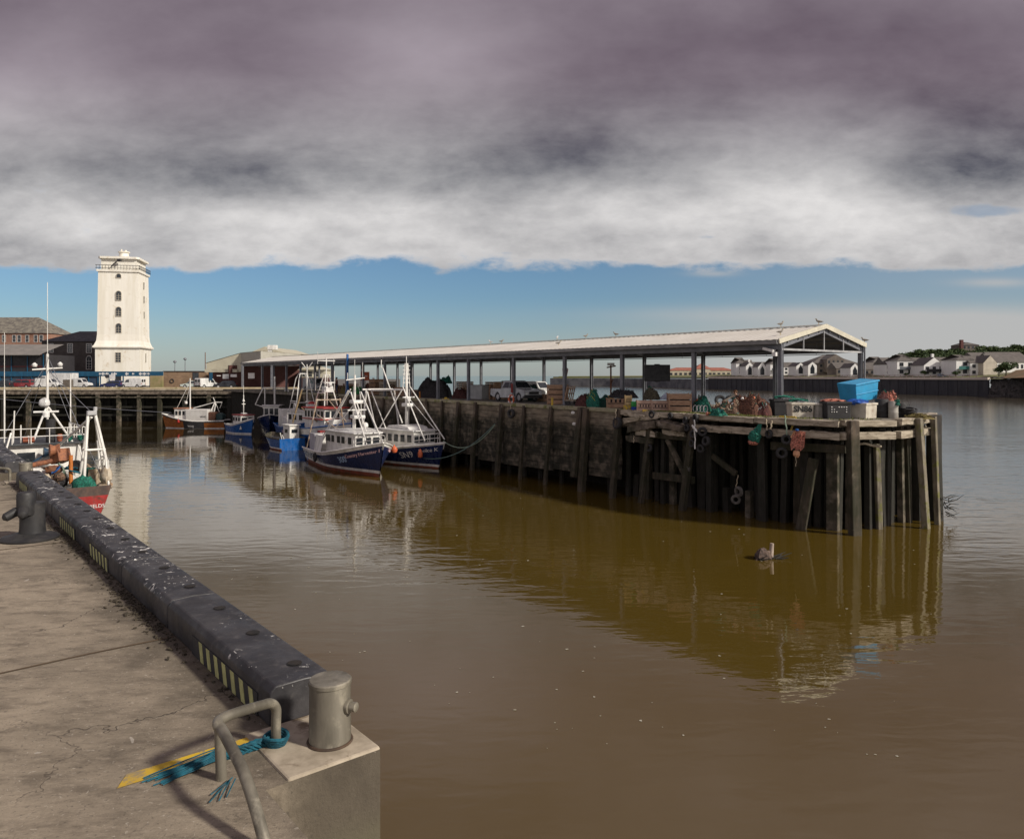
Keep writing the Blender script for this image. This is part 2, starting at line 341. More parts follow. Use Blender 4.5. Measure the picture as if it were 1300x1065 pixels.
    def build(s, name, mat=None, parent=None, smooth=False, bevel=0, loc=None, rz=0, label=None, cat=None, group=None, kind=None):
        me = bpy.data.meshes.new(name); me.from_pydata(s.v, [], s.f)
        ms = s.ms if s.ms else [mat]
        for m in ms: me.materials.append(m)
        me.polygons.foreach_set('material_index', s.mi)
        if smooth: me.polygons.foreach_set('use_smooth', [True] * len(me.polygons))
        me.update()
        o = bpy.data.objects.new(name, me); COL.objects.link(o)
        if parent: o.parent = parent
        if loc is not None: o.location = loc
        if rz: o.rotation_euler.z = rz
        if bevel:
            b = o.modifiers.new('bevel', 'BEVEL'); b.width = bevel; b.segments = 2; b.limit_method = 'ANGLE'
        if smooth:
            try:
                me.set_sharp_from_angle(angle=R(40))
            except Exception: pass
        tagp(o, label, cat, group, kind); return o
def tagp(o, label=None, cat=None, group=None, kind=None):
    if label: o['label'] = label
    if cat: o['category'] = cat
    if group: o['group'] = group
    if kind: o['kind'] = kind
def thing(name, label, cat, loc=(0, 0, 0), rz=0, group=None):
    o = bpy.data.objects.new(name, None); COL.objects.link(o); o.empty_display_size = .3
    o.location = loc; o.rotation_euler = (0, 0, rz); tagp(o, label, cat, group); return o
def kids(o, reg={}):
    return [c for c in bpy.data.objects if c.parent == o]
def dup(root, loc=None, rz=None, label=None, group=None, scale=None):
    r = root.copy(); COL.objects.link(r)
    if loc is not None: r.location = loc
    if rz is not None: r.rotation_euler = (0, 0, rz)
    if scale is not None: r.scale = scale if isinstance(scale, (tuple, list)) else (scale,) * 3
    if label: r['label'] = label
    if group: r['group'] = group
    for ch in kids(root):
        c = ch.copy(); COL.objects.link(c); c.parent = r
        for g in kids(ch):
            d = g.copy(); COL.objects.link(d); d.parent = c
    return r
def text_mesh(body, size, extr=.004, bold=0.0):
    cu = bpy.data.curves.new('lettering', 'FONT'); cu.body = body; cu.size = size; cu.extrude = extr; cu.offset = bold
    cu.resolution_u = 3; cu.align_x = 'CENTER'
    t = bpy.data.objects.new('lettering', cu); COL.objects.link(t)
    bpy.context.view_layer.update()
    me = bpy.data.meshes.new_from_object(t.evaluated_get(bpy.context.evaluated_depsgraph_get()))
    vs = [tuple(v.co) for v in me.vertices]; fs = [tuple(p.vertices) for p in me.polygons]
    bpy.data.objects.remove(t); bpy.data.curves.remove(cu); bpy.data.meshes.remove(me)
    return vs, fs
# ------------------------------------------------------------------ placing
def gy(py, z=0.0): return (EYE - z) * F / (py - HZ)
def at(px, Y, z=0.0): return Vector(((px - CX) / F * Y, Y, z))
def pt(px, py, z=0.0): return at(px, gy(py, z), z)
def zat(py, Y): return EYE - (py - HZ) * Y / F
DA = math.atan2(-.794, .608)
O = Vector((12.28, 34.02, 0)); AX = Vector((math.cos(DA), math.sin(DA), 0)); AY = Vector((-math.sin(DA), math.cos(DA), 0))
def PL(x, y, z=0.0): return O + AX * x + AY * y + Vector((0, 0, z))
def to_pl(p): d = Vector(p) - O; return d.dot(AX), d.dot(AY)
QU = Vector((-.633, .774, 0)).normalized(); QV = Vector((.774, .633, 0)).normalized(); QA = math.atan2(QU.y, QU.x)
def Q(u, v, z=0.0): return QU * u + QV * v + Vector((0, 0, z))
rnd = random.Random(7)
random.seed(11)
exec_order = []
# ================================================================== WATER AND GROUND
def water():
    m = bpy.data.materials.new('muddy_harbour_water'); m.use_nodes = True; n = m.node_tree; b = n.nodes['Principled BSDF']
    pos = S(n, n.nodes.new('ShaderNodeNewGeometry').outputs['Position'])
    sp = n.nodes.new('ShaderNodeSeparateXYZ'); n.links.new(pos.k, sp.inputs[0]); px_, py_ = S(n, sp.outputs[0]), S(n, sp.outputs[1])
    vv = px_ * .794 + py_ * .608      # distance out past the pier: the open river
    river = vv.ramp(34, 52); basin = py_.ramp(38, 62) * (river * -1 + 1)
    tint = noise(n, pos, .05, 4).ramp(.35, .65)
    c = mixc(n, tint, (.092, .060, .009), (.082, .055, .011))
    c = mixc(n, basin * .82, c, (.016, .013, .008)); c = mixc(n, river * .8, c, (.055, .048, .035))  # dark reflections and pier shade painted into the inner basin's colour
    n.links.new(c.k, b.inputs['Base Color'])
    n.links.new((river * .10 + .012).k, b.inputs['Roughness']); b.inputs['IOR'].default_value = 2.0; b.inputs['Specular IOR Level'].default_value = .6
    mp = nd(n, 'ShaderNodeMapping', {'Vector': pos, 'Rotation': (0, 0, R(-14)), 'Scale': (.45, 1.25, 1)})
    mp2 = nd(n, 'ShaderNodeMapping', {'Vector': pos, 'Rotation': (0, 0, R(18)), 'Scale': (.6, 1.2, 1)})
    h = noise(n, mp, 1.7, 2, .45, .4) * .85 + noise(n, mp2, 5.0, 3, .5, .3) * .13 + noise(n, mp, .30, 1, .5) * .8
    calm = noise(n, pos, .07, 3, .5).ramp(.4, .62, .35, 1.0) * (basin * -.45 + 1) + river * .9
    bm = n.nodes.new('ShaderNodeBump'); bm.inputs['Distance'].default_value = .036
    n.links.new((calm * .62).k, bm.inputs['Strength']); n.links.new(h.k, bm.inputs['Height']); n.links.new(bm.outputs[0], b.inputs['Normal'])
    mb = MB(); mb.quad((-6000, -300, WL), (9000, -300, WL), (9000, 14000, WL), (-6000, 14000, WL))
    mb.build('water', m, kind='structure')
water()
def foreground_quay():
    mb = MB()
    U0, U1, V0, VE = -7.0, 150.0, -45.0, 1.78
    # recesses for the two ladders
    poly = [(U0, V0), (U0, VE), (2.0, VE), (2.0, 1.22), (3.18, 1.22), (3.18, VE), (15.35, VE), (15.35, 1.22), (16.5, 1.22), (16.5, VE), (U1, VE), (U1, V0)]
    pw = [Q(u, v) for u, v in poly]
    mb.prism([(p.x, p.y) for p in pw][::-1], -6.5, 0.0)
    mb.build('quay_deck', conc, kind='structure')
    # cross joints, one mesh of dark filler laid 4 mm up
    for i, u in enumerate((5.45, 9.3, 13.0)):
        j = MB(); k = 26
        pts = [(Q(u + .012 * math.sin(t * 2.1 + i), 1.44 - t * .5)) for t in range(k)]
        for a, b in zip(pts, pts[1:]):
            q = QU * .011
            j.quad(*[tuple(p + Vector((0, 0, .004))) for p in (a - q, b - q, b + q, a + q)])
        j.build('joint_filler', M('joint_filler', (.10, .065, .035), None, 5, .9), kind='structure')
    # yellow line
    y = MB(); y.quad(*[tuple(Q(u, v, .004)) for u, v in ((3.60, .72), (3.60, 1.37), (3.70, 1.33), (3.70, .78))])
    y.build('yellow_line', yellow, kind='structure')
    # pale block that carries the bollard
    for (u0, u1, nm) in ((3.18, 3.73, 'near'), (14.9, 15.35, 'far')):
        b = MB(); cc_ = [(u0 + .003, 1.32), (u0 + .003, 1.785), (u1, 1.785), (u1, 1.32)]
        pw = [Q(u, v) for u, v in cc_]
        b.prism([(p.x, p.y) for p in pw][::-1], -.16, .012)
        b.build('concrete_kerb_block', conc_l, bevel=.012, label='pale chipped concrete block under the %s steel bollard' % nm, cat='concrete block', group='pale concrete blocks by the ladders')
foreground_quay()
fend = None
def fender_mat():
    m = bpy.data.materials.new('dirty_black_fender'); m.use_nodes = True; n = m.node_tree; b = n.nodes['Principled BSDF']
    pos = S(n, n.nodes.new('ShaderNodeNewGeometry').outputs['Position'])
    c = mixc(n, noise(n, pos, 3.5, 6, .65).ramp(.35, .7), (.022, .021, .024), (.055, .052, .054))
    c = mixc(n, noise(n, pos, 14, 4).ramp(.55, .8, 0.0, .6), c, (.10, .09, .085))
    g = n.nodes.new('ShaderNodeSeparateXYZ'); n.links.new(pos.k, g.inputs[0]); z = S(n, g.outputs[2])
    drop = noise(n, pos, 9.0, 3, .6, .8).ramp(.62, .635) * noise(n, pos, 1.9, 2).ramp(.50, .58)
    spk = noise(n, pos, 38, 2, .5).ramp(.67, .69) * noise(n, pos, 2.0, 2).ramp(.45, .55)
    c = mixc(n, (drop + spk).mn(1.0) * z.ramp(.15, .19), c, (.72, .70, .66))
    n.links.new(c.k, b.inputs['Base Color'])
    n.links.new(noise(n, pos, 6, 4).ramp(.3, .7, .42, .68).k, b.inputs['Roughness'])
    bm = n.nodes.new('ShaderNodeBump'); bm.inputs['Strength'].default_value = .5; bm.inputs['Distance'].default_value = .006
    n.links.new((noise(n, pos, 9, 6, .7) + noise(n, pos, 60, 3, .6) * .2).k, bm.inputs['Height']); n.links.new(bm.outputs[0], b.inputs['Normal'])
    return m
def fenders():
    fm = fender_mat()
    cuts = [3.74, 5.66, 7.10, 9.17, 11.0, 12.9, 14.85]
    more = [16.6 + 1.9 * i for i in range(14)]
    segs = list(zip(cuts, cuts[1:])) + list(zip(more, more[1:]))
    ordn = ['nearest', 'second', 'third', 'fourth', 'fifth', 'sixth', 'seventh', 'eighth', 'ninth', 'tenth', 'eleventh', 'twelfth', 'thirteenth', 'fourteenth', 'fifteenth', 'sixteenth', 'seventeenth', 'eighteenth', 'nineteenth']
    stick = {0: [(3.9, 5.05)], 1: [], 2: [(7.6, 8.5)], 3: [(9.3, 10.4)], 4: [], 5: [(13.3, 14.4)]}
    for i, (a, b) in enumerate(segs):
        L = b - a - .024
        t = thing('quay_fender', 'black rubber edge fender, %s along the foreground quay' % (ordn[i] + ('' if i == 0 else ' from the bollard')) if i else 'black rubber edge fender spattered with droppings, nearest the front bollard', 'fender', Q(a, 1.62), QA, 'black fenders along the foreground quay')
        # local x along quay, local y = -V
        mb = MB(); k = 14
        def sec(x, jit):
            c = [(.165, .0), (.168, .10), (.163, .165), (.135, .200), (-.02, .205), (-.165, .198), (-.195, .165), (-.20, .04), (-.20, -.38), (-.12, -.38), (-.12, -.005)]
            out = []
            for yy, zz in c:
                nz = mnoise.noise(Vector((x * 2.3 + a, yy * 7, zz * 7))) * .004
                out.append((x, yy + nz, zz + nz * (1 if zz > .05 else 0)))
            return out
        rows = [sec(L * q / k, 0) for q in range(k + 1)]; nn = len(rows[0]); vs = [p for r_ in rows for p in r_]
        fs = [(q * nn + j, q * nn + (j + 1) % nn, (q + 1) * nn + (j + 1) % nn, (q + 1) * nn + j) for q in range(k) for j in range(nn)]
        fs += [tuple(range(nn))[::-1], tuple(k * nn + j for j in range(nn))]
        mb.add(vs, fs); mb.build('fender_body', fm, t, smooth=True, bevel=.008)
        for q in range(2 if L < 1.6 else 3):
            hx = L * (q + .35) / (2 if L < 1.6 else 3)
            h = MB(); h.lathe([(.036, 0), (.036, .0035)], (hx, -.06, .2075), 18)
            h.add([(hx + .042 * math.cos(j * .4488), -.06 + .042 * math.sin(j * .4488), .206 + (.004 if j % 2 else .003)) for j in range(14)], [tuple(range(14))])
            h.build('bolt_hole', M('bolt_hole_shadow', (.006, .006, .006), (.02, .015, .012), 8, .9), t)  # raised dark disc standing in for the shade inside the hole
        for (s0, s1) in stick.get(i, []):
            g = MB(); g.use(blackp); g.box(((s0 + s1) / 2 - a, .170, .062), (s1 - s0, .004, .12))
            g.use(M('pale_yellow_tape', (.50, .50, .22), (.36, .36, .16), 12, .6)); nst = int((s1 - s0) / .145)
            for q in range(nst):
                x = s0 - a + .03 + q * .145
                g.prof([(x, .004), (x + .06, .004), (x + .10, .120), (x + .04, .120)], .1721, .1745)
            g.build('hazard_tape', None, t)
fenders()
def bollards():
    for k, (du, lab) in enumerate(((0.0, 'squat grey steel post bollard with a stub pin on the near quay corner'), (11.62, 'far grey steel post bollard beyond the black fenders'))):
        p = Q(3.39 + du, 1.62 - (.0), .012) if k == 0 else Q(15.1, 1.62, .012)
        t = thing('steel_bollard', lab, 'bollard', p, QA, 'grey steel bollards by the quay ladders')
        mb = MB(); mb.lathe([(.104, 0), (.101, .01), (.099, .28), (.104, .284), (.104, .30), (.098, .306)], n=36)
        mb.build('post', galv, t, smooth=True)
        T = Matrix.Rotation(R(90), 4, 'Y') @ Matrix.Rotation(0, 4, 'X')
        d = Matrix.Rotation(math.pi + .55, 4, 'Z')
        pb = MB(); pb.lathe([(.034, .085), (.034, .112), (.023, .114), (.023, .146), (.017, .150)], T=Matrix.Translation((0, 0, .185)) @ d @ T, n=18)
        pb.build('stub_pin', galv, t, smooth=True)
        pr = t  # weld ring
        w_ = MB(); w_.torus((0, 0, .004), .104, .008, n=30, m=6); w_.build('weld_bead', M('dark_rust', (.085, .05, .03), (.05, .035, .025), 9, .9), t, smooth=True)
    # grab rails
    for du, lab, nm in ((0, 'bent grey steel tube grab rail with teal rope round its foot', 'n'), (11.65, 'bent grey steel grab rail at the far quay ladder', 'f')):
        mb = MB()
        A_ = Vector((3.52, 1.40)); B_ = Vector((3.38, 1.08)); C_ = Vector((3.0, 1.06)); D_ = Vector((2.74, 1.06))
        def c3(p, z): return Q(p.x + du, p.y, z)
        raw = [c3(A_, 0.0), c3(A_, .12), c3(A_, .185), c3(A_ * .9 + B_ * .1, .225), c3(A_ * .72 + B_ * .28, .240), c3(A_ * .25 + B_ * .75, .268), c3(B_ * .97 + A_ * .03, .27) , c3(B_ + Vector((-.03, -.01)), .268),
               c3(B_ * .82 + C_ * .18, .255), c3(B_ * .4 + C_ * .6, .235), c3(C_, .205), c3(C_ * .5 + D_ * .5, .12), c3(D_, 0)]
        pts = []
        for i in range(len(raw) - 1):
            p0 = raw[max(i - 1, 0)]; p1 = raw[i]; p2 = raw[i + 1]; p3 = raw[min(i + 2, len(raw) - 1)]
            for q in range(5):
                t_ = q / 5; pts.append(.5 * ((2 * p1) + (p2 - p0) * t_ + (2 * p0 - 5 * p1 + 4 * p2 - p3) * t_ ** 2 + (3 * p1 - p0 - 3 * p2 + p3) * t_ ** 3))
        pts.append(raw[-1])
        t = thing('grab_rail', lab, 'handrail', Q(3.3 + du, 1.1), 0, 'steel grab rails at the quay ladders')
        iv = Matrix.Translation(-Q(3.3 + du, 1.1))
        mb.tube([iv @ p for p in pts], .0235, 14); mb.build('bent_tube', galv, t, smooth=True)
        l = MB(); l.tube([iv @ c3(B_ + Vector((.015, .02)), 0), iv @ c3(B_ + Vector((.01, .01)), .255)], .0235, 14); l.build('leg', galv, t, smooth=True)
        # ladder down the recess
        ld = thing('quay_ladder', 'rusty iron ladder in the %s wall recess' % ('near' if nm == 'n' else 'far'), 'ladder', Q(2.6 + du, 1.28, 0), QA, 'iron ladders in the quay wall')
        s_ = MB()
        for x in (-.2, .2): s_.tube([(x, 0, -.1), (x, 0, -5.2)], .025)
        s_.build('stringers', rust, ld, smooth=True)
        for k in range(16):
            r_ = MB(); r_.tube([(-.2, 0, -.25 - k * .3), (.2, 0, -.25 - k * .3)], .014); r_.build('rung', rust, ld, smooth=True)
    # teal rope: wrap + frayed tail
    rp = thing('teal_rope', 'frayed teal rope tied round the foot of the near grab rail', 'rope', Q(3.52, 1.4))
    def L_(u, v, z): return Q(u, v, z) - Q(3.52, 1.4)
    kn = MB(); r4 = random.Random(3)
    for k in range(5):
        pts = []
        for i in range(17):
            a = i / 16 * 2 * math.pi * 1.0 + k
            pts.append(L_(3.52 + math.cos(a) * (.036 + .006 * k), 1.4 + math.sin(a) * (.036 + .005 * k), .012 + .011 * k + .005 * math.sin(a * 2)))
        kn.tube(pts, .0085, 7)
    for k in range(7):
        kn.tube([L_(3.54 - .01 * math.sin(i + k * 1.3), 1.37 - i * .030, .03 + .024 * math.sin(i * 1.15 + k)) for i in range(8)], .0085, 6)
    kn.build('knot', tealr, rp, smooth=True)
    fr = MB()
    for k in range(46):
        v = 1.16 + r4.uniform(-.02, .02); u = 3.565 + r4.uniform(-.035, .03); z = r4.uniform(.01, .05); L = r4.uniform(.16, .34); dv = r4.uniform(-.18, .18)
        fr.tube([L_(u + dv * i * L * .25, v - L * i / 4, max(z * (1 - i / 4) + .004, .004) + r4.uniform(0, .006)) for i in range(5)], .0032, 4)
    fr.build('frayed_tail', tealr, rp, smooth=True)
    rp2 = MB(); 
    for k in range(5):
        rp2.tube([Q(3.33 + r4.uniform(-.02, .02), 1.12 + r4.uniform(-.02, .02), .01 + r4.uniform(0, .02)), Q(3.26 + r4.uniform(-.05, .05), 1.03 + r4.uniform(-.04, .04), .008)], .003, 4)
    rp2.build('rope_scrap', tealr, label='short teal rope scrap beneath the near grab rail', cat='rope')
    # black horned mooring bollard
    c = pt(38, 684); t = thing('mooring_bollard', 'old black double-horned mooring bollard on a round base plate', 'bollard', c, QA + .55)
    mb = MB(); mb.lathe([(.285, 0), (.29, .02), (.27, .035), (.17, .055), (.15, .07)], n=40); mb.build('base_plate', castiron, t, smooth=True)
    mb = MB(); mb.lathe([(.135, .05), (.125, .12), (.12, .34), (.122, .40)], (0, -.03, 0), 28); mb.build('drum', castiron, t, smooth=True)
    mb = MB(); mb.lathe([(.088, .28), (.092, .30), (.092, .50), (.080, .525), (.03, .535)], (-.02, .06, 0), 24); mb.build('post', castiron, t, smooth=True)
    for (a, b) in (((.0, .06, .36), (-.14, .19, .30)), ((.0, .02, .33), (.08, .22, .27))):
        h = MB(); a = Vector(a); b = Vector(b); h.tube([a, a * .4 + b * .6 + Vector((0, 0, .02)), b, b + (b - a) * .12], [.06, .052, .048, .02], 12); h.build('horn', castiron, t, smooth=True)
    # debris along the foot of the fenders
    r5 = random.Random(5)
    g = MB(); g.use(M('dead_weed_litter', (.035, .028, .018), (.07, .055, .035), 9, .95))
    for k in range(900):
        u = r5.choice((r5.uniform(3.8, 15), r5.gauss(9.0, .7), r5.gauss(6.3, .5))); v = 1.445 - abs(r5.gauss(0, .07)) 
        s_ = r5.uniform(.004, .017); a = r5.uniform(0, 6.3)
        p = Q(u, v, s_ * .3 + .002)
        g.bar(p, p + Vector((math.cos(a) * s_ * 2, math.sin(a) * s_ * 2, s_ * .4)), s_ * .8, s_ * .5)
    g.build('weed_litter', kind='stuff', label='dark dry weed and litter lying along the foot of the fenders', cat='litter')
bollards()

# back land, terrain
def lands():
    mb = MB(); mb.prism([(-140, 105), (-30, 105), (-27, 112), (-40, 210), (-60, 400), (-200, 400)], -7, -.01); mb.build('back_yard', asph, kind='structure')
lands()
def timber_wharf():
    t = thing('timber_wharf', 'long dark timber wharf face under the parked vehicles', 'wharf', (-90, 102, 0))
    X1 = 61.0
    d = MB(); d.box((X1 / 2, 1.6, -.12), (X1, 3.4, .22)); d.build('deck', wood_h, t)
    k = MB(); k.box((X1 / 2, .12, .11), (X1, .28, .22)); k.build('kerb_timber', M('weedy_kerb', (.60, .50, .33), (.42, .34, .20), .8, .9, stain=(.22, .20, .06), stain_sc=.6), t)  # sun on the wharf edge is put into the kerb's pale colour
    e = MB(); e.box((X1 / 2, -.16, -.55), (X1, .2, .42)); e.box((X1 / 2, -.12, -1.15), (X1, .2, .18)); e.build('edge_beam', wood, t)
    for z in (-2.5, -3.6):
        wle = MB(); wle.box((X1 / 2, .35, z), (X1, .18, .24)); wle.build('wale_beam', wood_d, t)
    r_ = random.Random(2); x = .6
    while x < X1:
        p = MB(); w_ = r_.uniform(.38, .6); p.box((x, .0 + r_.uniform(-.1, .1), -3.3), (w_, .42, 5.9), ry=r_.uniform(-.01, .01)); p.build('pile', r_.choice((wood_v, wood, wood_d)), t)
        x += r_.choice((2.3, 2.8, 3.4))
    x = 1.0
    for i in range(26):
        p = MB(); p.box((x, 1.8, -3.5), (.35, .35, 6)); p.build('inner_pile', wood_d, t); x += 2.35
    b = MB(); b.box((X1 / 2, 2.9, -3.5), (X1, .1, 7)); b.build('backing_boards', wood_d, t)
timber_wharf()
# ================================================================== PIER
EDGE = [(-84, -.3), (-60, -.5), (-40, -1.0), (-26.3, -1.5), (-7.7, -2.3), (-3.6, -2.45), (.44, -2.5), (3.9, -1.9), (4.95, .2), (5.0, 3.1), (3.1, 8.0)]
def edge_samples():
    out = []; d = 0
    for (a, b), (c, e) in zip(EDGE, EDGE[1:]):
        L = math.hypot(c - a, e - b); k = max(int(L / .05), 1)
        for i in range(k):
            t = i / k; out.append((a + (c - a) * t, b + (e - b) * t, (c - a) / L, (e - b) / L, d + L * t))
        d += L
    return out
ES = edge_samples()
def edge_px(px):
    best = None
    for s_ in ES:
        if s_[0] > 4.99: break
        p = PL(s_[0], s_[1]); q = CX + F * p.x / p.y
        if best is None or abs(q - px) < best[0]: best = (abs(q - px), s_)
    return best[1]
def edge_d(d):
    return min(ES, key=lambda s_: abs(s_[4] - d))
def pier():
    t = thing('timber_pier', 'weathered timber fishing pier on tall piles beneath the long canopy', 'pier', O, DA)
    poly = EDGE + [(-84, 8.4)]
    d = MB(); d.prism(poly[::-1], -.28, -.02); d.prism([(x * .999, y * .97) for x, y in poly][::-1], -.018, 0.0); d.build('deck', sheddeck, t)
    # solid core of the landward part
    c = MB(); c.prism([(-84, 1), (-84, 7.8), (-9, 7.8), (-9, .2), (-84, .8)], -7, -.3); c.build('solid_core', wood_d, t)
    # post positions by where they stand along the edge
    pp = [edge_px(p) for p in (385, 392, 400, 409, 420, 432, 445, 459, 474, 490, 507, 525, 545, 565, 586, 608, 641, 669, 704, 742, 749, 790)]
    prev = None; r_ = random.Random(4)
    for k, s_ in enumerate(pp):
        x, y, tx, ty, dd = s_; nx, ny = ty, -tx
        w_ = r_.uniform(.20, .30) * (1.25 if k in (15, 20, 19) else 1)
        m = MB(); o = .22; bt = r_.uniform(.25, .55)
        m.bar((x + nx * o, y + ny * o, .06 + r_.uniform(-.1, .02)), (x + nx * (o + bt), y + ny * (o + bt), -4.9 if k != 19 else -3.75), w_, w_ * .9, (0, 1, 0))
        m.build('fender_post', wood_v, t, bevel=.02)
        if prev and not (k == 20):
            a, b = prev, s_
            m = MB(); nb = 9
            zt = -.12; zb = -3.72 + r_.uniform(-.12, .12); 
            for q in range(nb):
                z1 = zt - (zt - zb) * q / nb; z2 = zt - (zt - zb) * (q + 1) / nb + .012
                of = r_.uniform(0.02, .07); g = .02
                p1 = Vector((a[0] + nx * of + tx * g, a[1] + ny * of, 0)); p2 = Vector((b[0] + nx * of - tx * g, b[1] + ny * of, 0))
                zz = (z1 + z2) / 2; tl = r_.uniform(-.01, .01)
                m.bar(p1 + Vector((0, 0, zz + tl)), p2 + Vector((0, 0, zz - tl)), .12, abs(z1 - z2), (0, 0, 1))
            m.build('planked_panel', plankw, t, bevel=.008)
            mw = MB(); mw.bar(Vector((a[0] + nx * .06, a[1] + ny * .06, -.02)), Vector((b[0] + nx * .06, b[1] + ny * .06, -.02)), .34, .20); mw.build('coping_timber', M('mossy_coping', (.34, .31, .22), (.22, .20, .12), 1.5, .9, .01, world=True, stain=(.14, .15, .04), stain_sc=1.2, stain_lo=.5, stain_hi=.65), t, bevel=.02)
        prev = s_
    # piles behind the planking, seen below it
    dd = pp[0][4] + 1
    while dd < pp[-1][4]:
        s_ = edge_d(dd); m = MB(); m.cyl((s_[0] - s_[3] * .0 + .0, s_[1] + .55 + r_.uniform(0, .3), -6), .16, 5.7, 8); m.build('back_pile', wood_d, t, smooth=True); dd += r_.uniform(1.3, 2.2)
    # open head of the pier -------------------------------------------------
    d0 = pp[-1][4]; dE = ES[-1][4]
    # edge beams in lengths
    cuts = [d0]; 
    for px in (829, 878, 918, 975, 1030, 1076): cuts.append(edge_px(px)[4])
    cuts += [edge_px(1076)[4] + 2.3, 0, 0]; cuts = sorted(set([c_ for c_ in cuts if c_ > 0])) + []
    vx = [0]; 
    for (a, b), (c_, e) in zip(EDGE, EDGE[1:]): vx.append(vx[-1] + math.hypot(c_ - a, e - b))
    cuts = sorted(set([round(q, 2) for q in cuts + [v for v in vx if v > d0]]))
    for k, (a, b) in enumerate(zip(cuts, cuts[1:])):
        if b - a < .3: continue
        A_ = edge_d(a + .02); B_ = edge_d(b - .02)
        for lvl, (z, h, w_) in enumerate(((-.10, .24, .42), (-.60, .30, .34))):
            if lvl == 1 and A_[0] < -5: z = -.62
            m = MB(); nx, ny = A_[3], -A_[2]
            j1 = r_.uniform(-.02, .03); j2 = r_.uniform(-.04, .02)
            pa = Vector((A_[0] + nx * .05, A_[1] + ny * .05, z + j1)); pb = Vector((B_[0] + nx * .05, B_[1] + ny * .05, z + j2)); 
            # hand-hewn: several slightly uneven lengths in one timber
            n_ = 7; st = []
            for q in range(n_ + 1):
                p = pa.lerp(pb, q / n_); jj = [r_.uniform(-.018, .018) for _ in range(4)]
                st.append([p + Vector((nx * (w_ / 2 * sx) + jj[i] * nx, ny * (w_ / 2 * sx), sz * h / 2 + jj[i])) for i, (sx, sz) in enumerate(((1, 1), (1, -1), (-1, -1), (-1, 1)))])
            vs = [tuple(v) for r2 in st for v in r2]; fs = [(q * 4 + i, q * 4 + (i + 1) % 4, q * 4 + 4 + (i + 1) % 4, q * 4 + 4 + i) for q in range(n_) for i in range(4)] + [(3, 2, 1, 0), tuple(n_ * 4 + i for i in range(4))]
            m.add(vs, fs); m.build('edge_timber', wood_h if (lvl == 0 or k > 2) else wood, t, bevel=.015)
    # long wale lower down
    for z, i0, i1, off in ((-1.15, 800, 880, .1), (-3.15, 829, 880, .05), (-1.2, 975, 1070, .4)):
        a = edge_px(i0); b = edge_px(i1); m = MB(); m.bar((a[0], a[1] + off * .6, z), (b[0], b[1] + off * .6, z + .05), .2, .34); m.build('wale_beam', wood_v, t, bevel=.02)
    # heavy outer posts
    def post(px, top, w_, lean=(0, 0), mat=wood_v, out=.12, h=.9, bz=-5.2):
        s_ = edge_px(px); nx, ny = s_[3], -s_[2]
        a = Vector((s_[0] + nx * out, s_[1] + ny * out, top)); b = a + Vector((nx * lean[0] + s_[2] * lean[1], ny * lean[0] + s_[3] * lean[1], bz - top))
        m = MB(); m.bar(a, b, w_, w_ * h, (nx, ny, 0)); m.build('outer_post', mat, t, bevel=.03); return s_
    post(829, .0, .26, (.5, -.35), wood_v); post(838, -.3, .24, (.1, 0), wood_d, out=-.3); post(846, -1.0, .30, (0, 0), wood, out=-.5)
    post(884, -.05, .30, (.4, -.5), wood_v); post(896, -.9, .28, (0, 0), wood_d, out=-.3); post(1076, .02, .40, (.12, .05), wood_v, out=.3)
    post(962, -.7, .34, (.0, .1), wood_d, out=-.4); post(1032, -1.6, .36, (.4, -.5), wood_v, out=-.1); post(1052, -1.0, .46, (.0, 0), wood, out=-.5)
    post(1155, .04, .28, (.25, .2), mossy, out=.35); post(1124, -1.0, .22, (.05, .12), mossy, out=-.5)
    s_ = (5.3, 3.5)
    for (x, y, top, w_, mt, lx, ly) in ((5.35, 2.95, .08, .20, mossy, .12, .15), (4.95, 3.9, .08, .42, wood_d, .1, .1), (4.6, 4.9, .05, .4, wood_d, .0, .0), (4.0, 6.1, 0, .36, wood_d, .0, .0), (4.4, 2.5, -.5, .24, wood_v, .1, .1), (3.3, 7.5, -.05, .34, wood_d, 0, 0), (4.2, 1.2, -.4, .3, wood_d, 0, 0), (4.5, 3.3, -.4, .34, wood_d, 0, .1), (4.1, 4.4, -.4, .4, wood_d, 0, 0)):
        m = MB(); m.bar((x, y, top), (x + lx, y + ly, -5.2), w_, w_, (1, 0, 0)); m.build('outer_post', mt, t, bevel=.02)
    # close-set inner piles: two rows round the head
    dd = d0 + .3; cnt = 0
    while dd < dE - 4.4:
        s_ = edge_d(dd); nx, ny = -s_[3], s_[2]
        for row, dep in ((0, .75), (1, 2.0)):
            if row == 0 and 12 < cnt < 15: continue
            x = s_[0] + nx * (dep + r_.uniform(-.15, .2)); y = s_[1] + ny * (dep + r_.uniform(-.15, .2))
            m = MB(); w_ = r_.uniform(.2, .36); low = r_.random() < .25 and row == 0
            m.bar((x, y, -3.2 - r_.random() * .4 if low else -.35), (x + r_.uniform(-.12, .12), y + r_.uniform(-.12, .12), -5.3), w_, w_, (0, 1, 0))
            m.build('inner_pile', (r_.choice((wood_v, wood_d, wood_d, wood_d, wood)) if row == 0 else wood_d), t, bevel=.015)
        dd += r_.uniform(.36, .56); cnt += 1
    bk = MB()
    for k in range(22): bk.bar((-9 + k * .58, 1.1 + r_.uniform(-.1, .1), -.3), (-9 + k * .58, 1.1, -5.3), .5, .3, (0, 1, 0))
    for k in range(9): bk.bar((3.2, 1.2 + k * .6, -.3), (3.2, 1.2 + k * .6, -5.3), .5, .3, (1, 0, 0))
    bk.build('core_boards', wood_d, t)
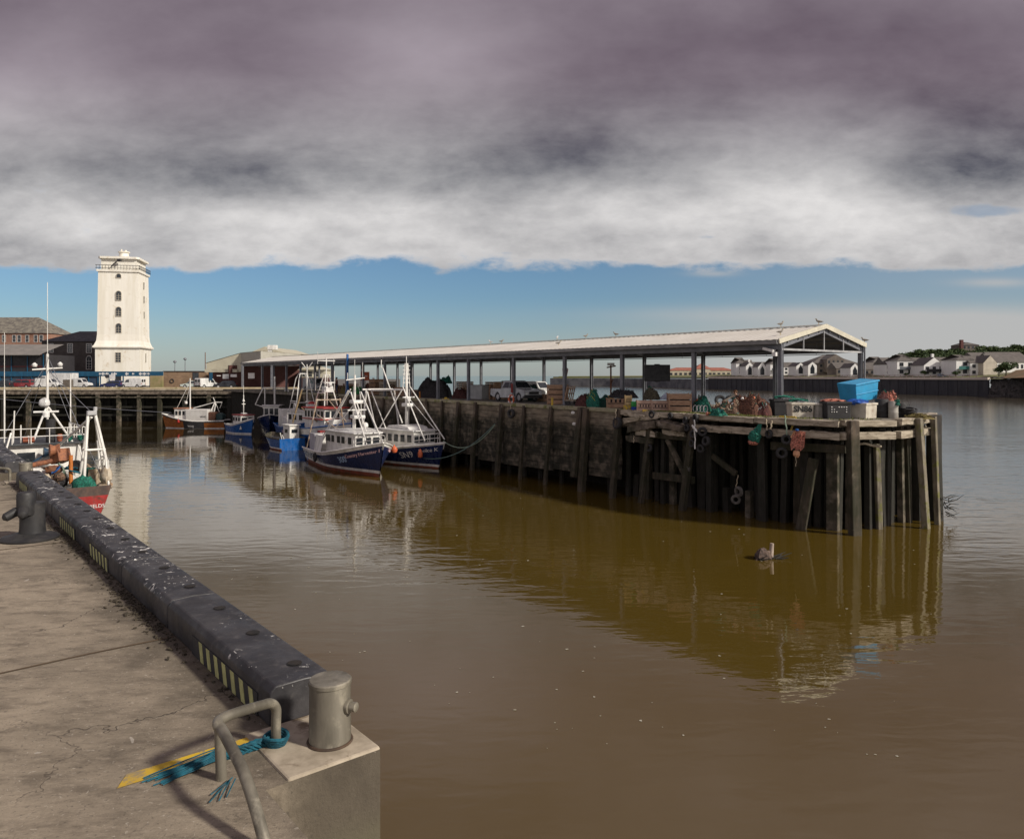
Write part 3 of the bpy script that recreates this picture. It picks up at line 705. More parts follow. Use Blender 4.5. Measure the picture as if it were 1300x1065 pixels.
    # braces
    for (p0, z0, p1, z1, off) in ((846, -1.3, 868, -2.9, -.1), (899, -1.9, 930, -2.6, -.3), (792, -.75, 842, -.45, .1), (842, -.35, 872, -.62, .15), (815, -1.0, 838, -1.1, .15), (812, -.6, 838, -.5, .2)):
        a = edge_px(p0); b = edge_px(p1); m = MB(); m.bar((a[0], a[1] - off, z0), (b[0], b[1] - off, z1), .18, .24); m.build('brace', r_.choice((wood_v, wood)), t, bevel=.02)
    m = MB(); a = edge_px(1085); b = edge_px(1122); m.tube([(a[0] - .2, a[1] + .3, -1.0), (a[0] * .6 + b[0] * .4 - .2, a[1] * .6 + b[1] * .4 + .3, -.95), (a[0] * .3 + b[0] * .7 - .2, a[1] * .3 + b[1] * .7 + .3, -1.06), (b[0] - .2, b[1] + .2, -1.1)], .05); m.build('loose_strut', wood_h, t, smooth=True)
    # grass tufts & moss on coping handled as stuff
pier()
def tufts():
    g = MB(); g.use(M('quay_moss', (.16, .17, .03), (.09, .11, .025), 6, .95)); r_ = random.Random(8)
    for k in range(2600):
        q = r_.choice((r_.uniform(5, 60), r_.uniform(60, 92), r_.gauss(81, 2.6), r_.gauss(81, 2.6)))
        s_ = edge_d(max(q, .5)) if q < 92 else edge_d(91)
        if s_[0] > 4.8: continue
        nx, ny = -s_[3], s_[2]; o = abs(r_.gauss(0, .22)) + .02
        p = PL(s_[0] + nx * o, s_[1] + ny * o, .02); h = r_.uniform(.03, .10); a = r_.uniform(0, 6.3); w_ = .02
        dx_ = Vector((math.cos(a), math.sin(a), 0)) * w_
        g.add([tuple(p - dx_), tuple(p + dx_), tuple(p + Vector((r_.uniform(-.03, .03), r_.uniform(-.03, .03), h)))], [(0, 1, 2)])
    g.build('moss_tufts', kind='stuff', label='low green weed growing along the pier edge', cat='weeds')
tufts()
# ================================================================== CANOPY
SS = [0, 4.94, 9.98, 14.86, 20, 25.4, 29.6, 34, 38.3, 42.5, 46, 49.1, 53.5, 57.4, 61.5, 65.5, 69.3]
def canopy():
    t = thing('market_canopy', 'long open-sided canopy with cream sheet roof on grey steel columns', 'canopy', O, DA)
    W = 7.15; ze = 3.33; zr = 4.12; x0 = .12; x1 = -76.0; ym = W / 2
    # corrugated sheets: two slopes
    for side in (0, 1):
        m = MB(); n_ = 380
        ya_, yb_ = ((-.38, ym) if side == 0 else (W + .28, ym))
        vs = []; 
        for i in range(n_ + 1):
            x = x0 + (x1 - x0) * i / n_; h = .018 if i % 2 else 0
            vs += [(x, ya_, ze + h + .1), (x, yb_, zr + h + .1)]
        fs = [((i * 2), (i * 2 + 2), (i * 2 + 3), (i * 2 + 1)) for i in range(n_)]
        m.add(vs, fs); m.build('roof_sheet', roofm, t)
        g = MB(); yy = ya_ + (.03 if side else -.03)
        g.prof([(yy - .09, ze - .09), (yy + .09, ze - .09), (yy + .11, ze + .08), (yy + .07, ze + .08), (yy + .05, ze - .05), (yy - .05, ze - .05), (yy - .07, ze + .08), (yy - .11, ze + .08)], x1, x0)
        g.v = [(y, x, z) for (x, y, z) in g.v]; g.build('gutter', M('gutter_grey', (.30, .30, .30), (.2, .2, .2), 1, .5), t)
        b = MB(); yb = -.12 if side == 0 else W + .12
        b.box(((x0 + x1) / 2, yb, ze - .18), (x0 - x1, .10, .30)); b.build('eaves_beam', steel, t)
    rc = MB(); rc.box(((x0 + x1) / 2, ym, zr + .15), (x0 - x1, .30, .03)); rc.build('ridge_cap', roofm, t)
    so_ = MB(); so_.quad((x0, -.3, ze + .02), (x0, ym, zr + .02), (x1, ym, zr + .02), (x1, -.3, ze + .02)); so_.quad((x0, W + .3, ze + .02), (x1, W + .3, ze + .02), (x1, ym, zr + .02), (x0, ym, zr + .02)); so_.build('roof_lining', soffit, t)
    for k in range(4):
        p = MB()
        for yy in ((ym * (k + .5) / 4), W - ym * (k + .5) / 4):
            zz = ze + (zr - ze) * (1 - abs(yy - ym) / ym) - .06
            p.box(((x0 + x1) / 2, yy, zz), (x0 - x1, .06, .12))
        p.build('purlin', steel, t)
    for s_ in SS:
        for side in (0, 1):
            y = 0 if side == 0 else W
            c = MB(); h = ze - .05
            c.box((-s_, y - .085, h / 2), (.19, .02, h)); c.box((-s_, y + .085, h / 2), (.19, .02, h)); c.box((-s_, y, h / 2), (.03, .15, h)); c.box((-s_, y, .012), (.34, .34, .024))
            c.build('column', steel, t)
        r_ = MB(); 
        for (a, b) in (((0, ze - .16), (ym, zr - .12)), ((W, ze - .16), (ym, zr - .12))):
            r_.bar((-s_, a[0], a[1]), (-s_, b[0], b[1]), .10, .20)
        r_.build('rafter', steel, t)
    # gable end
    g = MB()
    for a, b in (((-.40, ze + .03), (ym, zr + .08)), ((W + .26, ze + .03), (ym, zr + .08))):
        g.bar((x0 + .05, a[0], a[1]), (x0 + .05, b[0], b[1]), .06, .22)
    g.build('barge_board', M('cream_trim', (.62, .58, .46), (.5, .47, .38), 2, .5), t)
    tie = MB(); tie.bar((.05, 0, ze - .32), (.05, W, ze - .32), .06, .09); tie.build('tie_beam', steel_l, t)
    for q in (.25, .5, .75):
        hg = MB(); y = W * q; hg.bar((.05, y, ze - .32), (.05, y, ze - .1 + (zr - ze) * (1 - abs(y - ym) / ym)), .05, .05); hg.build('hanger', steel_l, t)
    # conduit with drop hangers along both sides
    for y in (1.1, 6.4):
        c = MB(); c.tube([(-1, y, ze - .42), (-74, y, ze - .42)], .02, 6)
        for k in range(24): c.tube([(-2 - k * 3, y, ze - .42), (-2 - k * 3, y, ze + .2)], .012, 5)
        c.build('conduit', steel, t)
    dp = MB()
    for s_ in (0, 1):
        dp.tube([(.14, s_ * W + (.16 if s_ else -.16), ze - .1), (.14, s_ * W + (.16 if s_ else -.16), .1)], .05, 8)
        dp.build('downpipe', steel, t) if s_ else None
    l = MB(); l.use(whitec); l.box((-.4, -.32, ze - .34), (.55, .22, .12), ry=.25); l.box((-.1, -.30, ze - .55), (.2, .2, .18)); l.build('floodlight', None, t)
canopy()
# ================================================================== BOATS
class Hull:
    def __init__(s, L, B, fs, fm, fb, tw=.8, rake=.6, full=2.4, bul=.45):
        s.L, s.B, s.fs, s.fm, s.fb, s.tw, s.rake, s.full, s.bul = L, B, fs, fm, fb, tw, rake, full, bul
    def sheer(s, t):
        u = abs(t - .38)
        return s.fm + ((s.fb - s.fm) * (max(t - .38, 0) / .62) ** 1.8 if t > .38 else (s.fs - s.fm) * ((.38 - t) / .38) ** 1.5)
    def hb(s, t):
        a = s.tw + (1 - s.tw) * min(t / .4, 1) ** .7
        return s.B / 2 * a * (1 - max(0, (t - .52) / .48) ** s.full)
    def P(s, t, z, side=1, out=0.0):
        sh = s.sheer(t); h = max(0, min((z + .7) / (sh + .7), 1.0))
        bow = max(0, (t - .5) / .5)
        w_ = s.hb(t); lo = .50 - .42 * bow
        y = w_ * (lo + (1 - lo) * h ** (.55 + .9 * bow))
        if t > .985: y = max(y * .2, .03)
        x = -s.L / 2 + t * s.L + s.rake * (h - .5) * max(0, (t - .6) / .4) ** 2
        return Vector((x, side * (y + out), z))
    def build(s, par, bands, rail=None, deckmat=None, name='hull'):
        # bands: list of (z_upper or None for the sheer, material)
        n_ = 44; mb = MB(); ts = [i / n_ for i in range(n_ + 1)]
        for side in (1, -1):
            zl = -.7
            for zu, mat in bands:
                sub = 1 if zu is not None and zu - zl < .4 else 3
                mb.use(mat)
                for q in range(sub):
                    vs = []
                    for t in ts:
                        sh = s.sheer(t)
                        def zz(v): return (min(v, sh) if v is not None and v < 50 else (sh if v is None else sh - (v - 100)))
                        a = zz(zl); b = zz(zu); z1 = a + (b - a) * q / sub; z2 = a + (b - a) * (q + 1) / sub
                        vs += [tuple(s.P(t, z1, side)), tuple(s.P(t, z2, side))]
                    fs = [((i * 2, i * 2 + 2, i * 2 + 3, i * 2 + 1) if side < 0 else (i * 2, i * 2 + 1, i * 2 + 3, i * 2 + 2)) for i in range(n_)]
                    mb.add(vs, fs)
                zl = zu
        # transom
        mb.use(bands[-1][1] if len(bands) < 4 else bands[2][1])
        zs = [-.7, 0, .3, s.sheer(0) * .6, s.sheer(0)]
        for a, b in zip(zs, zs[1:]): mb.quad(*[tuple(p) for p in (s.P(0, a, 1), s.P(0, a, -1), s.P(0, b, -1), s.P(0, b, 1))])
        h = mb.build(name, None, par, smooth=True)
        dk = MB(); vs = []
        for t in ts:
            sh = s.sheer(t); zd = sh - s.bul; y = abs(s.P(t, zd).y) * .96; x = s.P(t, zd).x - (.12 if t == 1 else 0)
            vs += [(x, y, zd), (x, -y, zd)]
        dk.add(vs, [(i * 2, i * 2 + 1, i * 2 + 3, i * 2 + 2) for i in range(n_)])
        dk.build('deck', deckmat or M('grey_green_deck', (.20, .21, .19), (.13, .13, .12), 2, .8), h)
        if rail:
            for side in (1, -1):
                r_ = MB(); r_.tube([s.P(t, s.sheer(t), side, .0) for t in ts], .055, 6); r_.build('rail_cap', rail, h, smooth=True)
            # inner bulwark faces
        ib = MB()
        for side in (1, -1):
            vs = []
            for t in ts:
                p = s.P(t, s.sheer(t), side, -.07); q = s.P(t, s.sheer(t) - s.bul, side, -.09); vs += [tuple(p), tuple(q)]
            ib.add(vs, [(i * 2, i * 2 + 1, i * 2 + 3, i * 2 + 2) for i in range(n_)])
        ib.build('inner_bulwark', rail or bands[-1][1], h)
        return h
    def text(s, h, body, t0, z0, size, mat, side=1, follow=True, px=None, py=None):
        if px is not None:   # put the wording where it stands on the real hull
            b = h.parent; T = Matrix.Translation(b.location) @ Matrix.Rotation(b.rotation_euler.z, 4, 'Z'); best = None
            for i in range(2, 97):
                for j in range(24):
                    tt = i / 98; zz_ = .2 + j * .08
                    if zz_ > s.sheer(tt) - .05: continue
                    q = T @ s.P(tt, zz_, side); e = abs(CX + F * q.x / q.y - px) + 2 * abs(HZ + F * (EYE - q.z) / q.y - py)
                    if best is None or e < best[0]: best = (e, tt, zz_)
            t0, z0 = best[1], best[2] - size * .35
        vs, fs = text_mesh(body, size, .006, .0)
        out = []
        sg = -1 if side > 0 else 1
        for x, y, z in vs:
            t = t0 + sg * (x / s.L)
            base = z0 + (s.sheer(t) - s.sheer(t0)) * (1 if follow else 0)
            p = s.P(t, base + y, side, .035 + z); out.append(tuple(p))
        m = MB(); m.use(mat); m.add(out, fs); m.build('lettering', None, h)
def boat(name, label, L, stem=None, fwd=(.6, -.8), stern=None, group='fishing boats moored in the harbour'):
    f_ = Vector((fwd[0], fwd[1], 0)).normalized()
    c = (Vector(stem) - f_ * L / 2) if stem is not None else (Vector(stern) + f_ * L / 2)
    c.z = WL
    return thing(name, label, 'fishing boat', c, math.atan2(f_.y, f_.x), group)
def cabin(par, x0, x1, w_, z0, z1, rake=.12, mat=None, roof=None, name='wheelhouse', over=.12, front=3, sidew=3, winh=.42, wz=None, aft=0, visor=True, win_x=None, taper=0.0):
    mat = mat or white; roof = roof or white
    def tp(x): return 1 - taper * max(0, (x - x0) / (x1 - x0)) ** 1.5
    b = MB(); nn = 5
    for i in range(nn):
        xa = x0 + (x1 - x0) * i / nn; xb = x0 + (x1 - x0) * (i + 1) / nn; ra = rake if i == nn - 1 else 0
        ya = w_ / 2 * tp(xa); yb = w_ / 2 * tp(xb)
        b.add([(xa, -ya, z0), (xb, -yb, z0), (xb + ra, -yb, z1), (xa, -ya, z1), (xa, ya, z0), (xb, yb, z0), (xb + ra, yb, z1), (xa, ya, z1)], [(0, 1, 2, 3), (5, 4, 7, 6), (3, 2, 6, 7)] + ([(1, 5, 6, 2)] if i == nn - 1 else []) + ([(4, 0, 3, 7)] if i == 0 else []))
    c = b.build(name, mat, par)
    r_ = MB(); ring_ = [(x0 - over, -w_ / 2 - over), ((x0 + x1) / 2, -w_ / 2 * tp((x0 + x1) / 2) - over), (x1 + rake + over * .6, -w_ / 2 * tp(x1) - over * .8), (x1 + rake + over * 1.5, 0), (x1 + rake + over * .6, w_ / 2 * tp(x1) + over * .8), ((x0 + x1) / 2, w_ / 2 * tp((x0 + x1) / 2) + over), (x0 - over, w_ / 2 + over)]
    r_.prism(ring_, z1, z1 + .08); r_.build('cabin_roof', roof, c, bevel=.02)
    wz = wz if wz is not None else z1 - .32 - winh / 2
    xs = win_x or [x0 + (x1 - x0) * (i + .5) / sidew for i in range(sidew)]
    ww = min(.62, (x1 - x0) / max(len(xs), 1) * .62)
    for x in xs:
        for sd_ in (1, -1):
            m = MB(); m.use(mat); an = -math.atan2(w_ / 2 * (tp(x - .2) - tp(x + .2)), .4) * sd_; yq = w_ / 2 * tp(x); m.box((x, sd_ * (yq + .012), wz), (ww + .1, .03, winh + .1), rz=an); m.use(dglass); m.box((x, sd_ * (yq + .026), wz), (ww, .03, winh), rz=an); m.build('window', None, c)
    for i in range(front):
        wf = w_ * tp(x1); y = -wf / 2 + wf * (i + .5) / front; m = MB(); xx = x1 + rake * (wz - z0) / (z1 - z0)
        m.use(dglass); m.box((xx + .012, y, wz), (.03, wf / front * .74, winh), ry=math.atan2(rake, z1 - z0)); m.build('window', None, c)
    for i in range(aft):
        y = -w_ / 2 + w_ * (i + .5) / aft; m = MB(); m.use(dglass); m.box((x0 - .012, y, wz), (.03, min(.6, w_ / aft * .6), winh)); m.build('window', None, c)
    return c
def tubes(par, name, segs, r=.05, mat=None, n=7):
    m = MB()
    for sgm in segs: m.tube(sgm[0] if isinstance(sgm[0], list) else list(sgm[:2]), sgm[2] if len(sgm) > 2 and not isinstance(sgm[0], list) else r, n)
    return m.build(name, mat or white, par, smooth=True)
def radar(par, c, w_=1.2):
    m = MB(); m.use(whitec); m.box((c[0], c[1], c[2]), (.10, w_, .09)); m.cyl((c[0], c[1], c[2] - .28), .16, .24, 12); m.build('radar', None, par, bevel=.02)
def dome(par, c, r):
    m = MB(); m.use(whitec); m.lathe([(r * .6, -r * .8), (r * .95, -r * .5), (r, 0), (r * .85, r * .55), (r * .45, r * .88), (.02, r)], c, 16); m.build('radome', None, par, smooth=True)
def ring(par, c, T, Rr=.30, r=.06, mat=None, name='lifebuoy'):
    m = MB(); m.torus(c, Rr, r, T); m.build(name, mat or oran, par, smooth=True)
def rails(par, pts, h=.55, mat=None, r=.022):
    m = MB(); pts = [Vector(p) for p in pts]
    for lv in (h, h * .5): m.tube([p + Vector((0, 0, lv)) for p in pts], r, 6)
    for a, b in zip(pts, pts[1:]):
        k = max(1, int((b - a).length / .7))
        for i in range(k + 1): p = a.lerp(b, i / k); m.tube([p, p + Vector((0, 0, h))], r, 6)
    return m.build('guard_rail', mat or white, par, smooth=True)
RX = Matrix.Rotation(R(90), 4, 'X'); RY = Matrix.Rotation(R(90), 4, 'Y')
letter_w = M('white_lettering', (.78, .76, .74), None, 5, .5); letter_p = M('pink_lettering', (.85, .55, .58), None, 5, .5); letter_b = M('pale_blue_lettering', (.30, .45, .70), None, 5, .5); letter_k = M('black_lettering', (.02, .02, .02), None, 5, .6)
def boats():
    wb = (.12, antif); 
    # ---- navy boat at the front
    t = boat('fishing_boat', 'navy fishing boat numbered 300, foremost of the moored boats, with a red waterline', 12, stem=(-8.1, 46.0, 0), fwd=(.5, -.866))
    H = Hull(12, 4.3, 1.0, 1.10, 2.2, .82, 1.0, 2.6)
    h = H.build(t, [(.22, antif), (.40, white), (100.20, navy), (None, white)], rail=white)
    H.text(h, 'Country Harvester II', .7, 1.0, .30, letter_p, side=-1, px=458, py=577)
    H.text(h, '300', .47, .55, .55, M('bright_pale_blue_lettering', (.45, .60, .85), None, 5, .5), side=-1, px=434, py=583); H.text(h, 'SN', .25, .52, .36, letter_b, side=-1, px=391, py=582)
    H.text(h, 'Harvester', .92, 1.35, .26, letter_p, side=1, px=494, py=572)
    # foredeck wheelhouse
    c = cabin(t, -.9, 3.5, 2.9, .6, 2.55, .10, white, whitec, front=3, win_x=[-.6, -.2, .45, 1.35, 2.0, 2.9], winh=.44, wz=2.08, over=.18, taper=.42)
    rails(t, [(3.9, -1.05, 1.72), (5.0, -.6, 1.95), (5.9, 0, 2.1), (5.0, .6, 1.95), (3.9, 1.05, 1.72)], .55)
    b = MB(); b.box((-3.2, -.85, 1.35), (1.5, 1.5, 1.6)); b.build('deck_shelter', white, t, bevel=.05)
    b = MB(); b.box((-3.5, -1.68, 1.45), (1.35, .06, 1.45)); b.build('grey_side_screen', M('pale_lilac_panel', (.44, .43, .48), None, 2, .6), t)
    b = MB(); b.quad((-2.4, -1.9, .95), (-.7, -1.9, 1.1), (-.5, -1.7, 2.2), (-2.4, -1.7, 2.15)); b.add([], []); b.build('spray_screen', white, t)
    b = MB(); b.box((-4.7, .2, 1.5), (.8, 2.2, 1.5)); b.box((-3.2, .2, 2.25), (2.6, 1.5, .1), ry=-.15); b.build('red_net_bin', M('faded_red_canvas', (.28, .03, .03), (.16, .02, .02), 4, .8), t)
    ap = (1.15, 0, 5.5)
    g = tubes(t, 'a_frame', [((1.15, .35, 5.2), (5.1, .5, 2.0)), ((1.15, -.35, 5.2), (5.1, -.6, 2.0)), ((1.5, -.1, 4.6), (4.2, -.3, 2.7)), ((1.1, .3, 5.2), (-1.9, 1.6, 1.1)), ((1.1, -.35, 5.4), (-1.9, -1.9, .9)), ((1.1, .0, 4.5), (-.9, -.9, 2.6)), ((1.05, -.5, 5.3), (-2.3, -1.9, .9))], .042)
    tubes(t, 'mast', [((.9, 0, 2.7), (.9, 0, 6.35), .075), ((.55, 0, 2.7), (.75, 0, 5.6), .06), ((.9, -.6, 6.0), (.9, .7, 6.15), .04), ((.9, -.5, 6.0), (.9, -.5, 6.5), .03), ((.9, .55, 6.1), (.9, .55, 7.2), .015), ((.9, 0, 6.3), (.9, 0, 7.4), .015)])
    for z, x in ((4.55, 1.35), (3.55, 1.5)):
        m = MB(); m.box((x, 0, z), (.9, .8, .22)); m.build('mast_platform', whitec, t, bevel=.04)
    radar(t, (1.35, 0, 4.0), 1.3); dome(t, (1.6, .5, 2.98), .2)
    tubes(t, 'stern_gallows', [((-5.4, -1.6, .9), (-5.1, -.9, 4.6), .05), ((-5.4, 1.4, .9), (-5.1, .8, 4.6), .05), ((-5.1, -1.0, 4.5), (-5.1, .9, 4.5), .05), ((-5.0, 0, 4.4), (-1.0, 0, 3.1), .035), ((-5.1, -.9, 3.4), (-.6, -.6, 2.5), .05)], mat=M('rust_streaked_white', (.5, .42, .33), (.3, .2, .12), 3, .6))
    tubes(t, 'rigging_wire', [((1.15, 0, 5.3), (-5.1, 0, 4.5)), ((.9, 0, 6.1), (5.9, 0, 2.3)), ((1.1, -.2, 5.2), (-4.9, -1.3, 1.1))], .012, steel)
    tyre_on(t, H, .40, .70, -1)
    fl = MB(); fl.lathe([(.02, -.22), (.16, -.16), (.22, 0), (.16, .17), (.05, .24), (.03, .34)], (0, 0, 0), 14); o_ = fl.build('buoy_fender', oran, None, smooth=True, loc=PL(0, 0), label='round orange-red buoy hanging between the two navy boats', cat='buoy')
    p = at(500.5, 49, 0); o_.location = (p.x, p.y, zat(571, 49))
    rp = MB(); rp.tube([o_.location + Vector((0, 0, .3)), Vector((p.x, p.y, zat(560, 49)))], .012, 5); rp.build('buoy_line', paler, label='short line holding the orange buoy between the navy boats', cat='rope')
    # ---- SN9
    t = boat('fishing_boat', 'navy fishing boat marked SN9 with a row of white-framed windows, nearest the pier wall', 12, stem=(-4.85, 50.4, 0), fwd=(.62, -.78))
    H = Hull(12, 4.1, 1.0, 1.05, 1.80, .8, 1.0, 2.6)
    h = H.build(t, [(.10, antif), (.26, white), (100.12, navy), (None, white)], rail=white)
    H.text(h, 'SN9', .58, .85, .62, letter_w, side=-1, px=516, py=576.5); H.text(h, 'Dolce K', .85, 1.22, .36, letter_w, side=-1, px=543, py=571)
    cabin(t, -.2, 3.9, 3.0, .6, 2.42, .08, white, whitec, front=4, sidew=6, winh=.50, wz=1.92, over=.15, taper=.42)
    m = MB(); m.prof([(.0, 2.5), (3.3, 2.5), (3.0, 2.7), (2.0, 2.8), (.3, 2.7)], -.8, .8); m.build('curved_roof_cover', whitec, t, bevel=.05)
    tubes(t, 'mast', [((1.5, 0, 2.5), (1.5, 0, 7.2), .10), ((1.5, 0, 7.2), (1.5, 0, 7.7), .03)] + [((1.5, -.3, 5.8 + k * .3), (1.5, .3, 5.8 + k * .3), .022) for k in range(5)] + [((1.5, -.3, 5.4), (1.5, -.12, 7.2), .03), ((1.5, .3, 5.4), (1.5, .12, 7.2), .03)])
    tubes(t, 'a_frame', [((1.5, -.3, 5.5), (5.3, -.8, 1.9)), ((1.5, .3, 5.5), (5.3, .8, 1.9)), ((1.5, .1, 4.8), (4.1, .8, 2.5), .03), ((1.4, -.3, 5.3), (-.8, -1.5, 1.6)), ((1.4, .3, 5.3), (-.8, 1.5, 1.6))], .045)
    tubes(t, 'stern_gantry', [((-2.2, -.9, 5.2), (1.4, 0, 5.3), .07), ((-2.6, -1.4, 5.25), (-2.6, 1.2, 5.25), .07), ((-2.4, -1.2, 5.2), (-2.2, -1.7, 1.0), .07), ((-2.4, 1.2, 5.2), (-2.2, 1.7, 1.0), .07), ((-2.2, -1.2, 5.1), (.1, -1.5, 1.6), .05), ((-2.1, -.9, 5.1), (.7, -1.2, 2.4), .04)])
    tubes(t, 'derrick_boom', [((-1.5, -.3, 6.9), (1.6, -.4, 2.9), .05), ((-1.7, -.3, 6.9), (-1.7, -.3, 7.5), .04)])
    m = MB(); m.box((1.7, 0, 4.2), (.8, .6, .24)); m.build('mast_platform', whitec, t, bevel=.05); radar(t, (1.8, 0, 4.75), 1.0)
    rails(t, [(4.1, -1.0, 1.5), (5.2, -.5, 1.7), (5.9, 0, 1.8), (5.2, .5, 1.7), (4.1, 1.0, 1.5)], .6)
    m = MB(); m.box((-3.2, 0, 1.55), (2.2, 2.0, .9)); m.build('dark_deck_winch', blackn, t, bevel=.1); rails(t, [(-4.5, -1.6, 1.0), (-1.0, -1.9, 1.0)], .9)
    ring(t, (.1, -1.45, 1.75), RX, .24, .06, M('yellow_buoy', (.7, .45, .03), None, 4, .5))
    m = MB(); m.lathe([(.02, -.3), (.15, -.22), (.17, .05), (.08, .25), (.03, .35)], n=12)
    q = H.P(.90, 1.0, -1, .25); m.build('buoy_fender', oran, t, smooth=True, loc=q)
    # ---- red and white trawler between them, behind
    t = boat('fishing_boat', 'white trawler with a red-topped wheelhouse and lattice mast, moored behind the 300 boat', 9.6, stem=(-13.4, 61.5, 0), fwd=(.62, -.78))
    H = Hull(9.6, 4.0, 1.7, 1.75, 2.4, .85, .8, 2.6)
    h = H.build(t, [(.15, antif), (100.7, midblue), (100.55, bluep), (None, white)], rail=bluep)
    H.text(h, '8', .08, 1.25, .5, letter_p, side=-1)
    cabin(t, -1.2, 2.2, 2.7, 1.4, 3.5, .1, white, redp, front=4, sidew=6, winh=.52, wz=3.02, over=.25, taper=.2)
    m = MB(); m.box((.4, 0, 2.6), (3.9, 2.95, .07)); m.build('red_visor_rail', redp, t)
    m = MB(); m.box((2.9, 0, 2.2), (.9, 1.7, .8)); m.box((2.9, .4, 2.9), (.6, .6, .6)); m.build('fore_casing', white, t, bevel=.06)
    tubes(t, 'lattice_mast', [((-.9, -.6, 3.7), (.1, -.15, 6.4), .05), ((-.9, .6, 3.7), (.1, .15, 6.4), .05), ((1.2, -.6, 3.7), (.4, -.15, 6.4), .05), ((1.2, .6, 3.7), (.4, .15, 6.4), .05), ((-.5, -.5, 4.8), (.9, -.5, 4.8), .04), ((-.2, -.35, 5.7), (.7, -.35, 5.7), .04), ((.25, 0, 6.3), (.25, 0, 7.9), .05), ((.25, -.8, 7.6), (.25, .8, 7.6), .04), ((.25, -.8, 7.3), (.25, -.8, 8.4), .02), ((.25, .7, 7.3), (.25, .7, 8.1), .02), ((-.9, -.5, 5.0), (-.9, -.5, 6.6), .03), ((1.0, .4, 5.0), (1.0, .4, 6.7), .03)])
    m = MB(); m.box((.5, 0, 5.1), (.9, .7, .5)); m.build('mast_platform', whitec, t, bevel=.05); radar(t, (1.0, 0, 5.7), .9)
    tubes(t, 'boom', [((-4.4, -1.2, 1.9), (-3.2, -.8, 5.0), .07), ((-3.2, -.8, 3.4), (1.2, -1.3, 2.4), .05)], mat=M('ochre_boom', (.42, .30, .16), None, 4, .6))
    tubes(t, 'stern_posts', [((-4.3, -1.7, 1.6), (-4.3, -1.7, 2.9)), ((-4.3, 1.5, 1.6), (-4.3, 1.5, 2.9)), ((-3.2, -1.7, 1.6), (-3.2, -1.7, 2.9)), ((-4.3, -1.7, 2.9), (-1, -1.8, 2.9))], .04)
    # ---- blue boat
    t = boat('fishing_boat', 'mid-blue fishing boat with white casing and arch gantry, behind the small open blue boat', 7.8, stem=(-18.7, 70.6, 0), fwd=(.55, -.83))
    H = Hull(7.8, 3.9, 1.5, 1.25, 2.0, .85, .9, 2.6)
    h = H.build(t, [(.12, white), (100.16, midblue), (None, bluep)], rail=bluep)
    H.text(h, 'IR 94', .52, .72, .5, letter_p, side=-1, px=361, py=548)
    cabin(t, .0, 3.3, 2.7, .8, 2.85, .2, white, white, front=3, win_x=[.6, 1.6, 2.7], winh=.5, wz=2.3, taper=.4)
    m = MB(); m.box((-1.4, 0, 1.55), (2.8, 2.4, 1.3)); m.box((-3.1, -.3, 1.8), (.6, 2.1, 2.3)); m.build('white_casing', white, t, bevel=.08)
    tubes(t, 'arch_gantry', [([(-.9, -1.0, 2.8), (-.3, -.5, 6.0), (.0, -.3, 6.5), (.4, -.3, 6.5), (.7, -.5, 6.0), (1.3, -1.0, 2.8)],), ([(-.9, 1.0, 2.8), (-.3, .5, 6.0), (.0, .3, 6.5), (.4, .3, 6.5), (.7, .5, 6.0), (1.3, 1.0, 2.8)],), ((-.5, -.7, 5.0), (.9, -.7, 5.0)), ((-.75, -.9, 3.8), (1.1, -.9, 3.8)), ((-.8, -.9, 3.6), (-.8, .9, 3.6)), ((.2, -.3, 6.5), (.2, .3, 6.5))], .045)
    tubes(t, 'mast', [((1.6, 0, 2.9), (1.6, 0, 7.4), .05), ((1.6, 0, 6.9), (1.2, -.4, 7.6), .04), ((1.6, 0, 6.9), (2.0, .4, 7.6), .04)])
    ring(t, (1.3, -1.1, 3.3), RX, .28, .08, white)
    m = MB(); m.cyl((2.3, 0, 2.9), .35, .8, 14); m.build('black_funnel', blackp, t, smooth=True); m = MB(); m.cyl((2.3, 0, 3.7), .37, .16, 14); m.build('funnel_cap', white, t)
    m = MB(); m.use(white); m.box((3.0, 0, 3.25), (.7, .9, .7)); m.use(redp); m.lathe([(.42, 0), (.3, .18), (.05, .25)], (3.0, 0, 3.6), 12); m.build('red_capped_light', None, t)
    # ---- small open blue boat in front of it
    t = boat('work_boat', 'small bright blue open boat with a narrow white cabin, tucked behind the 300 boat stern', 4.6, stern=(-18.55, 62.9, 0), fwd=(-.62, .78))
    H = Hull(4.6, 2.35, 1.0, 1.0, 1.25, .96, .3, 3, .3); h = H.build(t, [(.1, antif), (.22, white), (100.1, bluep), (None, navy)], rail=wood)
    m = MB(); m.quad((-2.31, -1.1, .22), (-2.31, 1.1, .22), (-2.31, 1.1, .95), (-2.31, -1.1, .95)); m.build('transom_board', bluep, t)
    c = cabin(t, -1.2, .2, .85, .6, 2.0, .05, white, white, front=1, sidew=1, aft=1, winh=.3); c.location = (0, -.62, 0)
    tubes(t, 'tow_posts', [((-2.0, .8, .9), (-2.0, .95, 1.5)), ((-2.0, .6, .9), (-.8, .3, 1.2))], .04)
    # ---- dark navy boat further in
    t = boat('fishing_boat', 'dark navy boat with a wide white gantry, between the little red-roofed boat and mid-blue trawler', 8.2, stem=(-25.7, 79.0, 0), fwd=(.22, -.97))
    H = Hull(8.2, 3.2, 1.4, 1.5, 2.2, .85, .7, 2.6); h = H.build(t, [(.10, white), (None, navy)], rail=white)
    cabin(t, .0, 2.3, 2.2, 1.0, 3.0, .1, white, white, front=3, sidew=4, winh=.7, wz=2.4, taper=.3)
